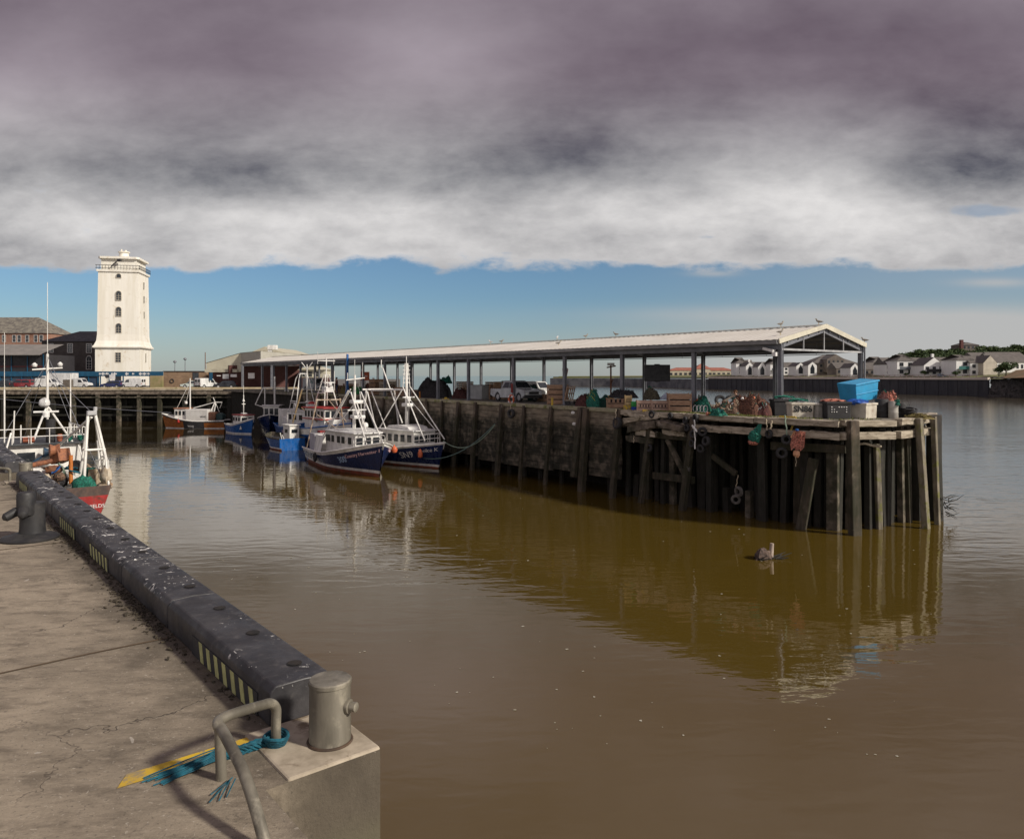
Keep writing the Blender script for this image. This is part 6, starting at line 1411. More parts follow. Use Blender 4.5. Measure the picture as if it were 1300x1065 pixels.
def trees():
    protos = []
    for sd in range(3):
        t = thing('hillside_tree', 'dark green tree in the wood along the hilltop', 'tree', (0, 0, 0), 0, 'trees on the far hill')
        m = crown_mesh(sd, 3.6, 900, .12); o = m.build('crown', None, t); o.location = (0, 0, 4.6)
        tr = MB(); tr.tube([(0, 0, -1.5), (.1, 0, 2.0), (.0, .1, 4.5)], [.35, .24, .12], 7); tr.tube([(.1, 0, 2.2), (1.2, .4, 4.4)], [.15, .06], 5); tr.tube([(.1, 0, 2.4), (-1.1, -.5, 4.6)], [.15, .06], 5); tr.build('trunk', bark, t); protos.append(t)
    r_ = random.Random(21); k = 0
    spots = []
    prof = [(1132, 449), (1148, 447), (1163, 444), (1180, 440.5), (1195, 441.5), (1204, 442), (1214, 440), (1228, 442), (1246, 436.5), (1255, 437), (1266, 440), (1276, 438.5), (1290, 435.5), (1300, 437), (1315, 436)]
    def topy(px):
        for (a, b), (c, d) in zip(prof, prof[1:]):
            if a <= px <= c: return b + (d - b) * (px - a) / (c - a)
        return 437
    px = 1136
    while px < 1318:
        Y = wallY(px) + r_.uniform(95, 120); spots.append((px, Y, topy(px) + r_.uniform(-.5, 1.5), r_.uniform(.8, 1.15))); px += r_.uniform(3.2, 5.5)
    px = 1142
    while px < 1318:
        Y = wallY(px) + r_.uniform(65, 80); spots.append((px, Y, topy(px) + r_.uniform(4, 7), r_.uniform(.7, 1.0))); px += r_.uniform(5, 8)
    for i, (px, Y, ty, s_) in enumerate(spots):
        z = zat(ty, Y) - 7.6 * s_ 
        o = protos[i] if i < 3 else dup(protos[i % 3])
        o.location = at(px, Y, z); o.rotation_euler.z = r_.uniform(0, 6.3); o.scale = (s_, s_, s_)
    # garden shrubs
    for px, yb, s_, lb in ((1173, 476, .42, 'round green shrub on the lawn before the balcony house'), (1213, 476.5, .36, 'dark green shrub beside the teal-balcony house'), (1277, 472, .75, 'yellow-green bush at the end of the river lawn'), (1268, 474, .5, 'low bush under the cream gable'), (1150, 477, .25, 'small clipped shrub before the grey balcony')):
        Y = wallY(px) + 7; o = dup(protos[1], label=lb, group='garden shrubs on the far bank'); o.name = 'garden_shrub'; o['category'] = 'shrub'; o.location = at(px, Y, zat(yb, Y) - 2.6 * s_); o.scale = (s_,) * 3
    b = MB(); nx = 12
    W_ = at(1268, wallY(1268) + 6)
    q = [at(1268, wallY(1268) + 3), at(1320, 190), at(1330, 215), at(1290, 240)]
    b.add([(q[0].x, q[0].y, 1.0), (q[1].x, q[1].y, 1.4), (q[2].x, q[2].y, 4.3), (q[3].x, q[3].y, 3.6)], [(0, 1, 2, 3)]); b.build('scrubby_bank', scrub, kind='structure')
trees()
# ================================================================== PIER CLUTTER
def heap(m, w_, d, h, seed=0, n=22, rough=.28, peak=1.0):
    r_ = random.Random(seed)
    ox, oy = r_.uniform(-.15, .15), r_.uniform(-.15, .15)
    def fn(u, v):
        a = v * 2 * math.pi; q = u
        x = math.cos(a) * q; y = math.sin(a) * q
        base = max(0, 1 - q ** 2.2) ** (.75 / peak)
        p = Vector((x * 2.2, y * 2.2, seed * 1.7))
        kq = min(1, q * 2.2); nz = 1 + rough * 1.5 * mnoise.noise(p) + rough * .8 * kq * mnoise.noise(p * 2.4) + rough * .45 * kq * mnoise.noise(p * 5)
        edge = 1 + .22 * mnoise.noise(Vector((math.cos(a) * 1.5, math.sin(a) * 1.5, seed)))
        return (w_ / 2 * x * edge + ox * w_ * (1 - q), d / 2 * y * edge + oy * d * (1 - q), h * base * nz if q < .99 else 0)
    vs = []; fs = []; nu, nv = n, n * 2
    for i in range(nu + 1):
        for j in range(nv): vs.append(fn(i / nu, j / nv))
    for i in range(nu):
        for j in range(nv): fs.append((i * nv + j, (i + 1) * nv + j, (i + 1) * nv + (j + 1) % nv, i * nv + (j + 1) % nv))
    m.add(vs, fs); return fn
def net(label, px, Y, w_, d, h, mat, seed, strands=((None, 0),), floats=0, rz=DA, name='net_heap', group='heaps of netting on the pier', z=0.0, rough=.28, peak=1.0):
    t = thing(name, label, 'fishing net', at(px, Y, z), rz, group)
    m = MB(); fn = heap(m, w_, d, h, seed, rough=rough, peak=peak); m.build('net_pile', mat, t)
    r_ = random.Random(seed + 50)
    for mt, k in tuple(strands) + ((mat, 16),):
        if not k: continue
        k = int(k * 1.5)
        s_ = MB()
        for q in range(k):
            a = r_.uniform(0, 1); b = r_.uniform(.2, .85); pts = []; da = r_.uniform(-.16, .16); db = r_.uniform(-.2, .2)
            for i in range(7):
                p = Vector(fn(max(.02, min(b + db * i / 6 + .04 * math.sin(i * 2.1 + q), .97)), (a + da * i / 6) % 1)); p.z += .015 + .06 * r_.random(); pts.append(p)
            s_.tube(pts, r_.uniform(.012, .022), 5)
        s_.build('loose_strands', mt, t, smooth=True)
    for q in range(floats):
        p = Vector(fn(r_.uniform(.3, .8), r_.random())); m = MB(); m.lathe([(.02, -.07), (.06, -.04), (.07, 0), (.06, .04), (.02, .07)], (p.x, p.y, p.z + .04), 10); m.build('net_float', r_.choice((oran, yellow, whitec)), t, smooth=True)
    return t
def crate(label, px, Y, w_, d, h, mat, rows=3, holes=True, rz=DA, z=0.0, group='fish crates on the pier', name='fish_crate', dx_=0):
    t = thing(name, label, 'crate', at(px, Y, z), rz, group)
    m = MB(); th = .025
    for q in range(rows):
        zz = h * (q + .5) / rows; hh = h / rows * .80
        for s_ in (-1, 1):
            if holes and q == rows // 2:
                k = 5
                for i in range(k): m.box((-w_ / 2 + w_ * (i + .5) / k, s_ * (d / 2), zz), (w_ / k * .55, th, hh * .98)); m.box((s_ * w_ / 2, -d / 2 + d * (i + .5) / k, zz), (th, d / k * .55, hh * .98))
                for e_ in (-1, 1): m.box((0, s_ * d / 2 * .999, zz + e_ * hh * .48), (w_, th, hh * .14)); m.box((s_ * w_ / 2 * .999, 0, zz + e_ * hh * .48), (th, d, hh * .14))
            else: m.box((0, s_ * d / 2, zz), (w_ + th, th, hh)); m.box((s_ * w_ / 2, 0, zz), (th, d - th, hh))
    m.build('slatted_sides', mat, t)
    for sx in (-1, 1):
        for sy in (-1, 1): m = MB(); m.box((sx * (w_ / 2 + .004), sy * (d / 2 + .004), h / 2), (.06, .06, h + .02)); m.build('corner_post', mat, t)
    m = MB(); m.box((0, 0, .03), (w_ * .97, d * .97, .03)); m.box((0, 0, h * .5), (w_ * .9, d * .9, h * .7)) ; m.build('dark_contents', blackn, t); return t
def tub(label, px, Y, w_, d, h, mat, rz, z=0.0, tilt=None, name='fish_tub', text=None, group='plastic fish tubs at the pier head', dents=True):
    t = thing(name, label, 'tub', at(px, Y, z), rz, group)
    if tilt: t.rotation_euler = (tilt[0], tilt[1], rz)
    m = MB(); th = .05; fl = .96
    o0 = [(-w_ / 2 * fl, -d / 2 * fl), (w_ / 2 * fl, -d / 2 * fl), (w_ / 2 * fl, d / 2 * fl), (-w_ / 2 * fl, d / 2 * fl)]; o1 = [(x / fl, y / fl) for x, y in o0]; i1 = [(x - math.copysign(th, x), y - math.copysign(th, y)) for x, y in o1]; i0 = [(x * .93, y * .93) for x, y in i1]
    vs = [(x, y, .0) for x, y in o0] + [(x, y, h) for x, y in o1] + [(x, y, h) for x, y in i1] + [(x, y, .08) for x, y in i0]
    fs = [(3, 2, 1, 0)] + [(j, (j + 1) % 4, 4 + (j + 1) % 4, 4 + j) for j in range(4)] + [(4 + j, 4 + (j + 1) % 4, 8 + (j + 1) % 4, 8 + j) for j in range(4)] + [(8 + j, 8 + (j + 1) % 4, 12 + (j + 1) % 4, 12 + j) for j in range(4)] + [(12, 13, 14, 15)]
    m.add(vs, fs); b = m.build('tub_body', mat, t, bevel=.025)
    m = MB()
    for s_ in (-1, 1): m.box((0, s_ * (d / 2 + .012), h - .05), (w_ + .05, .04, .09)); m.box((s_ * (w_ / 2 + .012), 0, h - .05), (.04, d - .03, .09))
    m.build('rim', mat, t, bevel=.015)
    if text:
        vs, fs = text_mesh(text, h * .52, .004, .012); m = MB(); m.use(letter_k); m.add([(x, -d / 2 * .985 - .012 - z_, h * .42 + y) for x, y, z_ in vs], fs); m.build('lettering', None, t)
    return t
def clutter():
    # tubs at the head
    RZ = R(-4)
    tub('dirty white tub lettered SN86 in black beside the canopy column', 1015.5, 31.9, .92, .75, .66, tubw, R(-3), text='SN86')
    tub('plain stained tub between the SN86 tub and the black tub', 1038, 31.8, .56, .7, .62, tubg, R(18))
    t = tub('low black tub with faded pale writing, right of the stained tub', 1060.5, 31.3, 1.0, .8, .72, blackp, R(-2))
    m = MB(); m.use(letter_w); r_ = random.Random(4)
    for q in range(3):
        for i in range(7): 
            if r_.random() < .75: m.box((-.30 + i * .1, -.405, .30 + q * .1), (r_.uniform(.03, .06), .012, .035))
    m.build('faded_stencil_marks', M('faded_white', (.28, .28, .28), None, 5, .8), t)
    tub('rust-stained grey-white tub turned corner-on under the blue bin', 1094, 31.6, .95, .85, .66, tubw, R(38))
    tub('black box with a green rope on top, behind the end column', 994, 33.8, 1.0, .8, .74, blackp, R(-4))
    # blue tipped bin
    t = thing('blue_skip_bin', 'large sky-blue plastic bin tipped at an angle on top of the tubs', 'bin', at(1090, 32.6, .74), R(28)); t.rotation_euler = (R(3), R(-8), R(24))
    m = MB(); w_, d, h = 1.35, .95, .82
    m.add([(-.62, -.44, 0), (.62, -.44, 0), (.62, .44, 0), (-.62, .44, 0), (-.70, -.50, h), (.70, -.50, h), (.70, .50, h), (-.70, .50, h)], [(3, 2, 1, 0), (0, 1, 5, 4), (1, 2, 6, 5), (2, 3, 7, 6), (3, 0, 4, 7), (4, 5, 6, 7)]); m.build('bin_body', skyb, t, bevel=.03)
    m = MB(); m.box((0, -.475, .36), (1.36, .03, .04)); m.box((0, -.52, h - .03), (1.44, .04, .07)); m.box((.715, 0, h - .03), (.04, 1.02, .07)); m.box((.665, 0, .3), (.03, .05, .5)); m.build('rib_and_rim', skyb, t, bevel=.01)
    m = MB(); lump(m, (0, 0, .05), (.85, .6, .26), 5); m.build('blue_tarpaulin', M('royal_blue_tarp', (.01, .09, .42), (.008, .05, .25), 6, .5), loc=at(1089, 31.4, .64), label='crumpled royal blue tarpaulin under the tipped blue bin', cat='tarpaulin')
    m = MB(); lump(m, (0, 0, .05), (.95, .5, .16), 8); m.build('orange_net_bundle', pinkr, loc=at(1057, 31.4, .70), label='faded orange net lying over the black tub', cat='fishing net')
    for k, (px, Y, z, L) in enumerate(((1014, 32.1, .67, .8), (996, 33.7, .76, .9))):
        m = MB()
        for q in range(5): m.tube([(-L / 2 + L * i / 7, .1 * math.sin(i + q) + q * .05 - .1, .03 + .05 * math.sin(i * .45) + .015 * q) for i in range(8)], .022, 6)
        m.build('green_rope', greenn, smooth=True, loc=at(px, Y, z), label='green rope draped over the %s' % ('SN86 tub' if k == 0 else 'black box behind the end column'), cat='rope')
    # black bins and drum
    for lb, px, Y, r0, h, mt in (('black plastic barrel left of the grey drum at the pier head', 1119.5, 32.0, .27, .80, blackp), ('grey-brown drum in front of the orange netting at the pier head', 1134, 31.6, .20, .72, tubg), ('small black barrel right of the grey drum', 1143.5, 32.1, .20, .62, blackp)):
        m = MB(); m.lathe([(r0 * .92, 0), (r0, .05), (r0 * .97, h * .3), (r0 * 1.02, h * .34), (r0 * .97, h * .38), (r0 * .97, h * .64), (r0 * 1.02, h * .68), (r0 * .97, h * .72), (r0, h - .04), (r0 * .9, h)], n=20); m.build('barrel', mt, smooth=True, loc=at(px, Y), label=lb, cat='barrel', group='barrels at the pier head')
    net('orange and green net piled on the barrels, the brightest heap at the pier head', 1129, 32.2, .95, .7, .42, pinkr, 31, ((greenn, 14), (pinkr, 10)), z=.66, rough=.5)
    net('green net tail hanging off the drum top', 1138.5, 31.45, .26, .2, .2, greenn, 33, ((greenn, 4),), z=.55)
    m = MB(); 
    for q in range(9): m.torus((r_.uniform(-.1, .1), r_.uniform(-.1, .1), .05 + q * .045), .28 + r_.uniform(-.04, .04), .03, Matrix.Rotation(r_.uniform(-.25, .25), 4, 'X'), 20, 6)
    m.build('rope_coil', blackn, smooth=True, loc=at(1153, 31.9), label='black coiled hose pile right of the small barrel', cat='rope')
    net('flat olive rope tangle at the far right corner of the pier', 1166, 31.3, 1.3, .8, .13, oliven, 35, ((oliven, 20),), rough=.5)
    # nets left of end column
    net('large rust-brown net mound between the end columns', 954.5, 34.0, 1.75, 1.5, .86, brownn, 41, ((brownn, 18), (greenn, 5)), 2, rough=.25, peak=1.6)
    net('tangled tan and brown nets left of the rust-brown mound', 925, 34.3, 1.7, 1.3, .52, mixedn, 42, ((M('cream_rope', (.5, .42, .3), None, 5, .8), 14), (pinkr, 6), (greenn, 5)), 2, rough=.45)
    net('flat green net lying at the pier edge before the tan nets', 912, 33.6, .9, .6, .22, greenn, 43, ((tealr, 8), (greenn, 8)), 1, rough=.5)
    net('green-topped net behind the crossed pots beside the second column', 891, 37.4, 1.1, .9, .66, greenn, 44, ((oliven, 5), (brownn, 6)), 2)
    net('small dark green net draped at the foot of the tyres', 936, 36.0, .8, .6, .62, greenn, 45, ((greenn, 6),), rough=.3)
    net('brown net slope with green patch beside the end column foot', 966, 33.5, .9, .7, .50, maroon, 46, ((steel_l, 4), (greenn, 5)))
    for k, (px, y, Y, z) in enumerate(((914.5, 0, 36.6, .50), (927.5, 0, 36.9, .48))):
        t_ = MB(); t_.torus((0, 0, .0), .21, .085, Matrix.Rotation(R(66), 4, 'X') @ Matrix.Identity(4), 22, 8); t_.build('old_tyre', blackp, smooth=True, loc=at(px, Y, z + .08), label=('left' if k == 0 else 'right') + ' black tyre leaning on top of the tan nets', cat='tyre', group='tyres on the net heap')
    m = MB(); m.tube([(-.6, 0, .45), (.35, 0, .95)], .03, 7); m.build('wooden_pole', wood_h, smooth=True, loc=at(924, 34.8, -.05), label='pale wooden pole slanting across the tan nets', cat='pole')
    m = MB(); m.lathe([(.14, 0), (.12, .05), (.09, .22), (.16, .30), (.16, .36), (.10, .40)], n=16); m.build('rusty_bollard', rust, smooth=True, loc=at(972.5, 37.5), label='small rusty mooring bollard beyond the brown nets', cat='bollard')
    t = thing('lobster_pot', 'hooped pot frame with white rings by the second column', 'lobster pot', at(889, 35.6), DA)
    for q in range(4): m = MB(); m.torus((q * .2 - .3, 0, .22), .16, .02, RY, 18, 6); m.build('hoop', steel_l, t, smooth=True)
    m = MB(); m.box((0, 0, .02), (.8, .4, .04)); m.build('pot_base', wood, t)
    for px, c_, lb in ((898, pinkr, 'pink net float at the pier edge'), (902, yellow, 'yellow net float beside the pink float at the pier edge')):
        m = MB(); lump(m, (0, 0, .07), (.18, .18, .16), 3); m.build('net_float', c_, smooth=True, loc=at(px, 33.9), label=lb, cat='float')
    # crates
    crate('large plain timber crate left of the second column from the end', 862, 37.2, 1.05, .95, .92, cratew, 3, False, rz=R(-6), name='timber_crate')
    crate('pinkish fish crate with holes, beside the large timber crate', 837.5, 37.8, .82, .6, .55, pinkc, 3, rz=R(-4))
    crate('paler pinkish fish crate with holes, left one of the pair', 817.5, 38.0, .70, .6, .55, pinkc, 3, rz=R(-4))
    net('dark olive net stacked on the pair of pinkish crates', 827, 38.6, 1.0, .7, .55, M('dark_olive_netting', (.10, .085, .05), (.05, .05, .03), 14, .9, .03), 47, ((greenn, 4),), z=.56)
    m = MB(); m.add([(-.25, -.2, 0), (.25, -.2, 0), (.25, .2, 0), (-.25, .2, 0), (.2, 0, .42)], [(0, 1, 4), (1, 2, 4), (2, 3, 4), (3, 0, 4)]); m.build('grey_sack', M('grey_blue_sack', (.38, .42, .50), (.28, .31, .38), 5, .8), loc=at(842, 38.4, .57), label='pointed grey-blue sack on the crate next to the olive net', cat='sack', bevel=.03)
    crate('yellow-tan crate standing on end by the third column', 797.5, 38.8, .30, .4, .50, M('yellow_tan_crate', (.50, .36, .18), (.4, .28, .14), 4, .7), 3, rz=R(-5), z=.28)
    m = MB(); m.box((0, 0, .14), (.36, .3, .28)); m.build('yellow_box', yellow, loc=at(796, 38.75), bevel=.02, label='yellow box under the yellow-tan crate', cat='box')
    m = MB(); m.box((0, 0, .3), (.30, .3, .26)); m.build('green_box', M('bright_green_plastic', (.02, .30, .06), None, 4, .5), loc=at(805, 38.4, .04), bevel=.02, label='bright green box stacked on the blue box by the third column', cat='box')
    m = MB(); m.box((0, 0, .1), (.28, .3, .19)); m.build('blue_box', M('strong_blue_plastic', (.01, .07, .40), None, 4, .5), loc=at(805.3, 38.4), bevel=.02, label='strong blue box under the bright green box', cat='box')
    m = MB(); m.box((0, 0, .06), (.25, .2, .1)); m.build('yellow_tray', yellow, loc=at(819, 37.2), label='small yellow tray in front of the left fish crate', cat='tray')
    crate('dark-filled brown crate under the black net heap, left of the third column', 784, 41.5, 1.2, .9, .55, cratew, 2, True, rz=R(-5))
    net('black net heaped high on the brown crate', 791, 42.0, 2.0, 1.2, .42, blackn, 48, ((blackn, 10),), z=.55, rough=.4)
    net('green and olive net heap beside the wooden trolley', 753, 42.0, .9, .9, .85, greenn, 49, ((oliven, 10), (M('yellow_green_rope', (.3, .35, .08), None, 5, .8), 6)), 2, rough=.35, peak=1.4)
    net('maroon net slope left of the green and olive heap', 741, 42.4, 1.2, .9, .62, maroon, 50, ((maroon, 8),))
    net('dark green net lump between the green heap and the brown crate', 767, 42.2, .9, .8, .62, M('bottle_green_netting', (.008, .07, .05), (.005, .04, .03), 14, .9, .03), 51, ((greenn, 5),))
    t = thing('wooden_trolley', 'flat wooden trolley with an upright slatted frame by the fourth column', 'trolley', at(731, 45.6), DA + .2)
    m = MB(); m.box((.2, 0, .3), (1.5, .8, .09)); m.build('platform', wood_h, t)
    for x in (-.3, .6): 
        for y in (-.35, .35): m = MB(); m.lathe([(.13, -.03), (.13, .03)], n=14, T=Matrix.Translation((x, y, .13)) @ RX); m.build('wheel', blackp, t)
    m = MB()
    for q in range(5): m.bar((-.55 - .0 * q, -.4 + q * .2, .3), (-.35, -.4 + q * .2, 1.15), .06, .05)
    m.bar((-.4, -.42, 1.0), (-.4, .42, 1.0), .06, .06); m.bar((-.5, -.42, .7), (-.5, .42, .7), .06, .06); m.build('upright_frame', cratew, t)
    crate('tall timber crate just left of the fourth column', 708, 47.0, 1.2, 1.0, 1.25, cratew, 4, False, rz=R(-8), name='timber_crate')
    # behind / around pickup
    t = thing('pallet_stack', 'stack of weathered pallets behind the pickup tail', 'pallets', at(628, 57, 0), DA)
    for q in range(9): m = MB(); [m.box((0, y, q * .15 + .12), (1.2, .16, .025)) for y in (-.4, -.2, 0, .2, .4)]; [m.box((x, 0, q * .15 + .055), (.1, 1.0, .10)) for x in (-.5, 0, .5)]; m.build('pallet', cratew, t)
    t2 = dup(t, at(640, 58.5), DA + .1, label='shorter-looking pallet stack right behind the pickup cab'); t3 = dup(t, at(590, 60), DA - .1, label='pinkish pallet stack beside the black net mound')
    net('tall black net mound left of the silver pickup', 551, 62, 4.2, 2.4, 1.45, blackn, 52, ((blackn, 20),), rough=.3, peak=1.3)
    net('green net cap on the black net mound', 566, 61.5, 1.3, 1.0, .5, greenn, 53, ((greenn, 8),), z=1.15)
    net('dark reddish net bundle beside the pinkish pallets', 585, 59.5, 1.9, 1.2, .75, maroon, 54, ((brownn, 8),))
    tub('wide grey bin left of the pickup, behind the column', 612, 57.5, 1.6, 1.2, 1.1, M('light_grey_bin', (.42, .43, .43), None, 2, .6), DA, name='grey_bin', group='bins beside the pickup')
    net('dark green net lump in front of the white van under the canopy', 677, 54, 1.0, .8, 1.0, M('bottle_green_netting', (.008, .07, .05), None), 55, ((greenn, 6),))
    crate('small brown crate beside the dark green net lump', 690, 52, .9, .7, .5, cratew, 2, rz=DA)
    # landward clutter
    for k, (px, Y, w_, h, mt, lb) in enumerate(((432, 78, 1.0, .8, cratew, 'tan crate pile beside the standing person'), (445, 77, 1.6, 1.0, pinkc, 'pinkish crate row behind the 300 boat mast'), (456, 74, 1.0, .7, M('bright_green_plastic', (.02, .30, .06), None), 'green crate low behind the masts'), (478, 70, 1.7, 1.5, cratew, 'tall tan crate stack right of the orange sign'), (492, 68, 1.4, 1.3, wood_h, 'weathered crate stack behind the SN9 gantry'), (512, 66, 1.2, .8, cratew, 'small tan crates behind the SN9 mast'), (527, 64.5, 1.0, .6, pinkc, 'low pinkish crate before the black net mound'))):
        crate(lb, px, Y, w_, .9, h, mt, 4, rz=DA + .2 * (k % 3 - 1), group='crates at the landward part of the pier')
    for px, Y, s_, sd, mt, lb in ((440, 75, 1.6, 61, oliven, 'olive rope heap behind the trawler lattice mast'), (468, 72, 1.5, 62, brownn, 'brown net heap under the orange sign'), (500, 67.5, 1.6, 63, mixedn, 'tan net heap between the SN9 gantry and mast')):
        net(lb, px, Y, s_, 1.2, .8, mt, sd, ((pinkr, 6), (greenn, 5)), rough=.4)
    m = MB(); m.use(oran); m.box((0, 0, 1.55), (.85, .05, .85)); m.use(letter_w); m.box((0, -.03, 1.55), (.5, .01, .08)); m.use(steel); m.box((0, .06, .6), (.06, .06, 1.2)); m.build('orange_sign', None, loc=at(463.5, 73.5, .2), label='orange square board standing behind the masts', cat='sign')
    t = thing('blue_davit', 'tall slim blue post standing at the pier edge between the masts', 'post', PL(-44.5, -.6), DA)
    m = MB(); m.box((0, 0, 1.9), (.16, .16, 3.8)); m.build('post', bluep, t); m = MB(); m.box((.3, -.1, .2), (.5, .3, .4)); m.build('foot_housing', bluep, t)
    m = MB(); m.box((0, 0, .8), (.18, .18, 1.6)); m.build('white_marker_post', white, loc=at(474, 70), label='white marker post beside the tall tan crate stack', cat='post')
    # bollard posts and small things on the edge
    for px, yb, mt, lb in ((701, 516, yellow, 'short yellow safety post at the pier edge right of the pickup'), (533, 505.5, M('dull_orange_post', (.42, .16, .03), None), 'short dull orange post at the pier edge above the SN9 bow')):
        Y = gy(yb) ; m = MB(); m.cyl((0, 0, 0), .07, .55, 12); m.build('safety_post', mt, smooth=True, loc=at(px, Y), label=lb, cat='post')
    for px, yb, mt, lb in ((566, 508, yellow, 'yellow-topped mooring hook on the pier edge near the black net mound'),):
        m = MB(); m.box((0, 0, .06), (.5, .3, .12)); m.box((0, 0, .16), (.2, .2, .1)); m.build('mooring_hook', mt, loc=at(px, gy(yb)), label=lb, cat='bollard', bevel=.02)
    # lifebuoy on column
    c_ = PL(-20.0, -.16, zat(507, 49.7)); t = thing('lifebuoy', 'orange lifebuoy hung low on the column in front of the pickup', 'lifebuoy', c_, DA)
    m = MB(); m.use(oran); m.torus((0, -.06, 0), .26, .07, RX, 28, 10); m.build('ring', None, t, smooth=True)
    m = MB(); [m.box((.26 * math.cos(a), -.06, .26 * math.sin(a)), (.1, .155, .155), ry=-a) for a in (0.78, 2.35, 3.93, 5.5)]; m.build('white_bands', letter_w, t)
    m = MB(); m.use(M('dark_red_board', (.2, .02, .02), None)); m.box((0, -.0, .75), (.2, .04, .6)); m.build('backboard', None, t)
    # dark board on far column
    m = MB(); m.box((0, 0, 0), (1.42, .12, .92)); m.box((0, .08, 0), (.3, .1, 1.0)); m.build('black_board', M('black_board', (.022, .022, .024), None, 3, .6), loc=at(834.5, 41.6, zat(473.5, 41.6)), label='large blank black board fixed to a far canopy column', cat='board', bevel=.02)
    # rusty jib with yellow base near third far column
    t = thing('small_jib', 'thin rusty jib post with a yellow base beside a far column', 'jib', at(775.5, 45.5), 0)
    m = MB(); m.tube([(0, 0, .5), (0, 0, 2.5)], .05, 8); m.tube([(-.25, 0, 2.3), (.3, 0, 2.4)], .04, 8); m.tube([(0, 0, 1.3), (.15, 0, 1.6)], .03, 8); m.build('post', rust, t); m = MB(); m.box((0, 0, .3), (.35, .3, .6)); m.build('yellow_base', yellow, t, bevel=.03)
    m = MB(); m.box((0, 0, 2.5), (.42, .2, .16)); m.build('camera_housing', whitec, t)
    m = MB(); m.add([(0, 0, 0), (.3, .05, -.3), (.16, .0, -1.0), (-.04, .02, -.9), (-.12, 0, -.3)], [(0, 1, 2, 3, 4)]); m.build('red_flag', M('red_white_cloth', (.40, .06, .06), (.5, .4, .4), 3, .8), loc=at(716, 50, zat(463, 50)), label='small red and white flag hanging by the fourth column', cat='flag')
clutter()
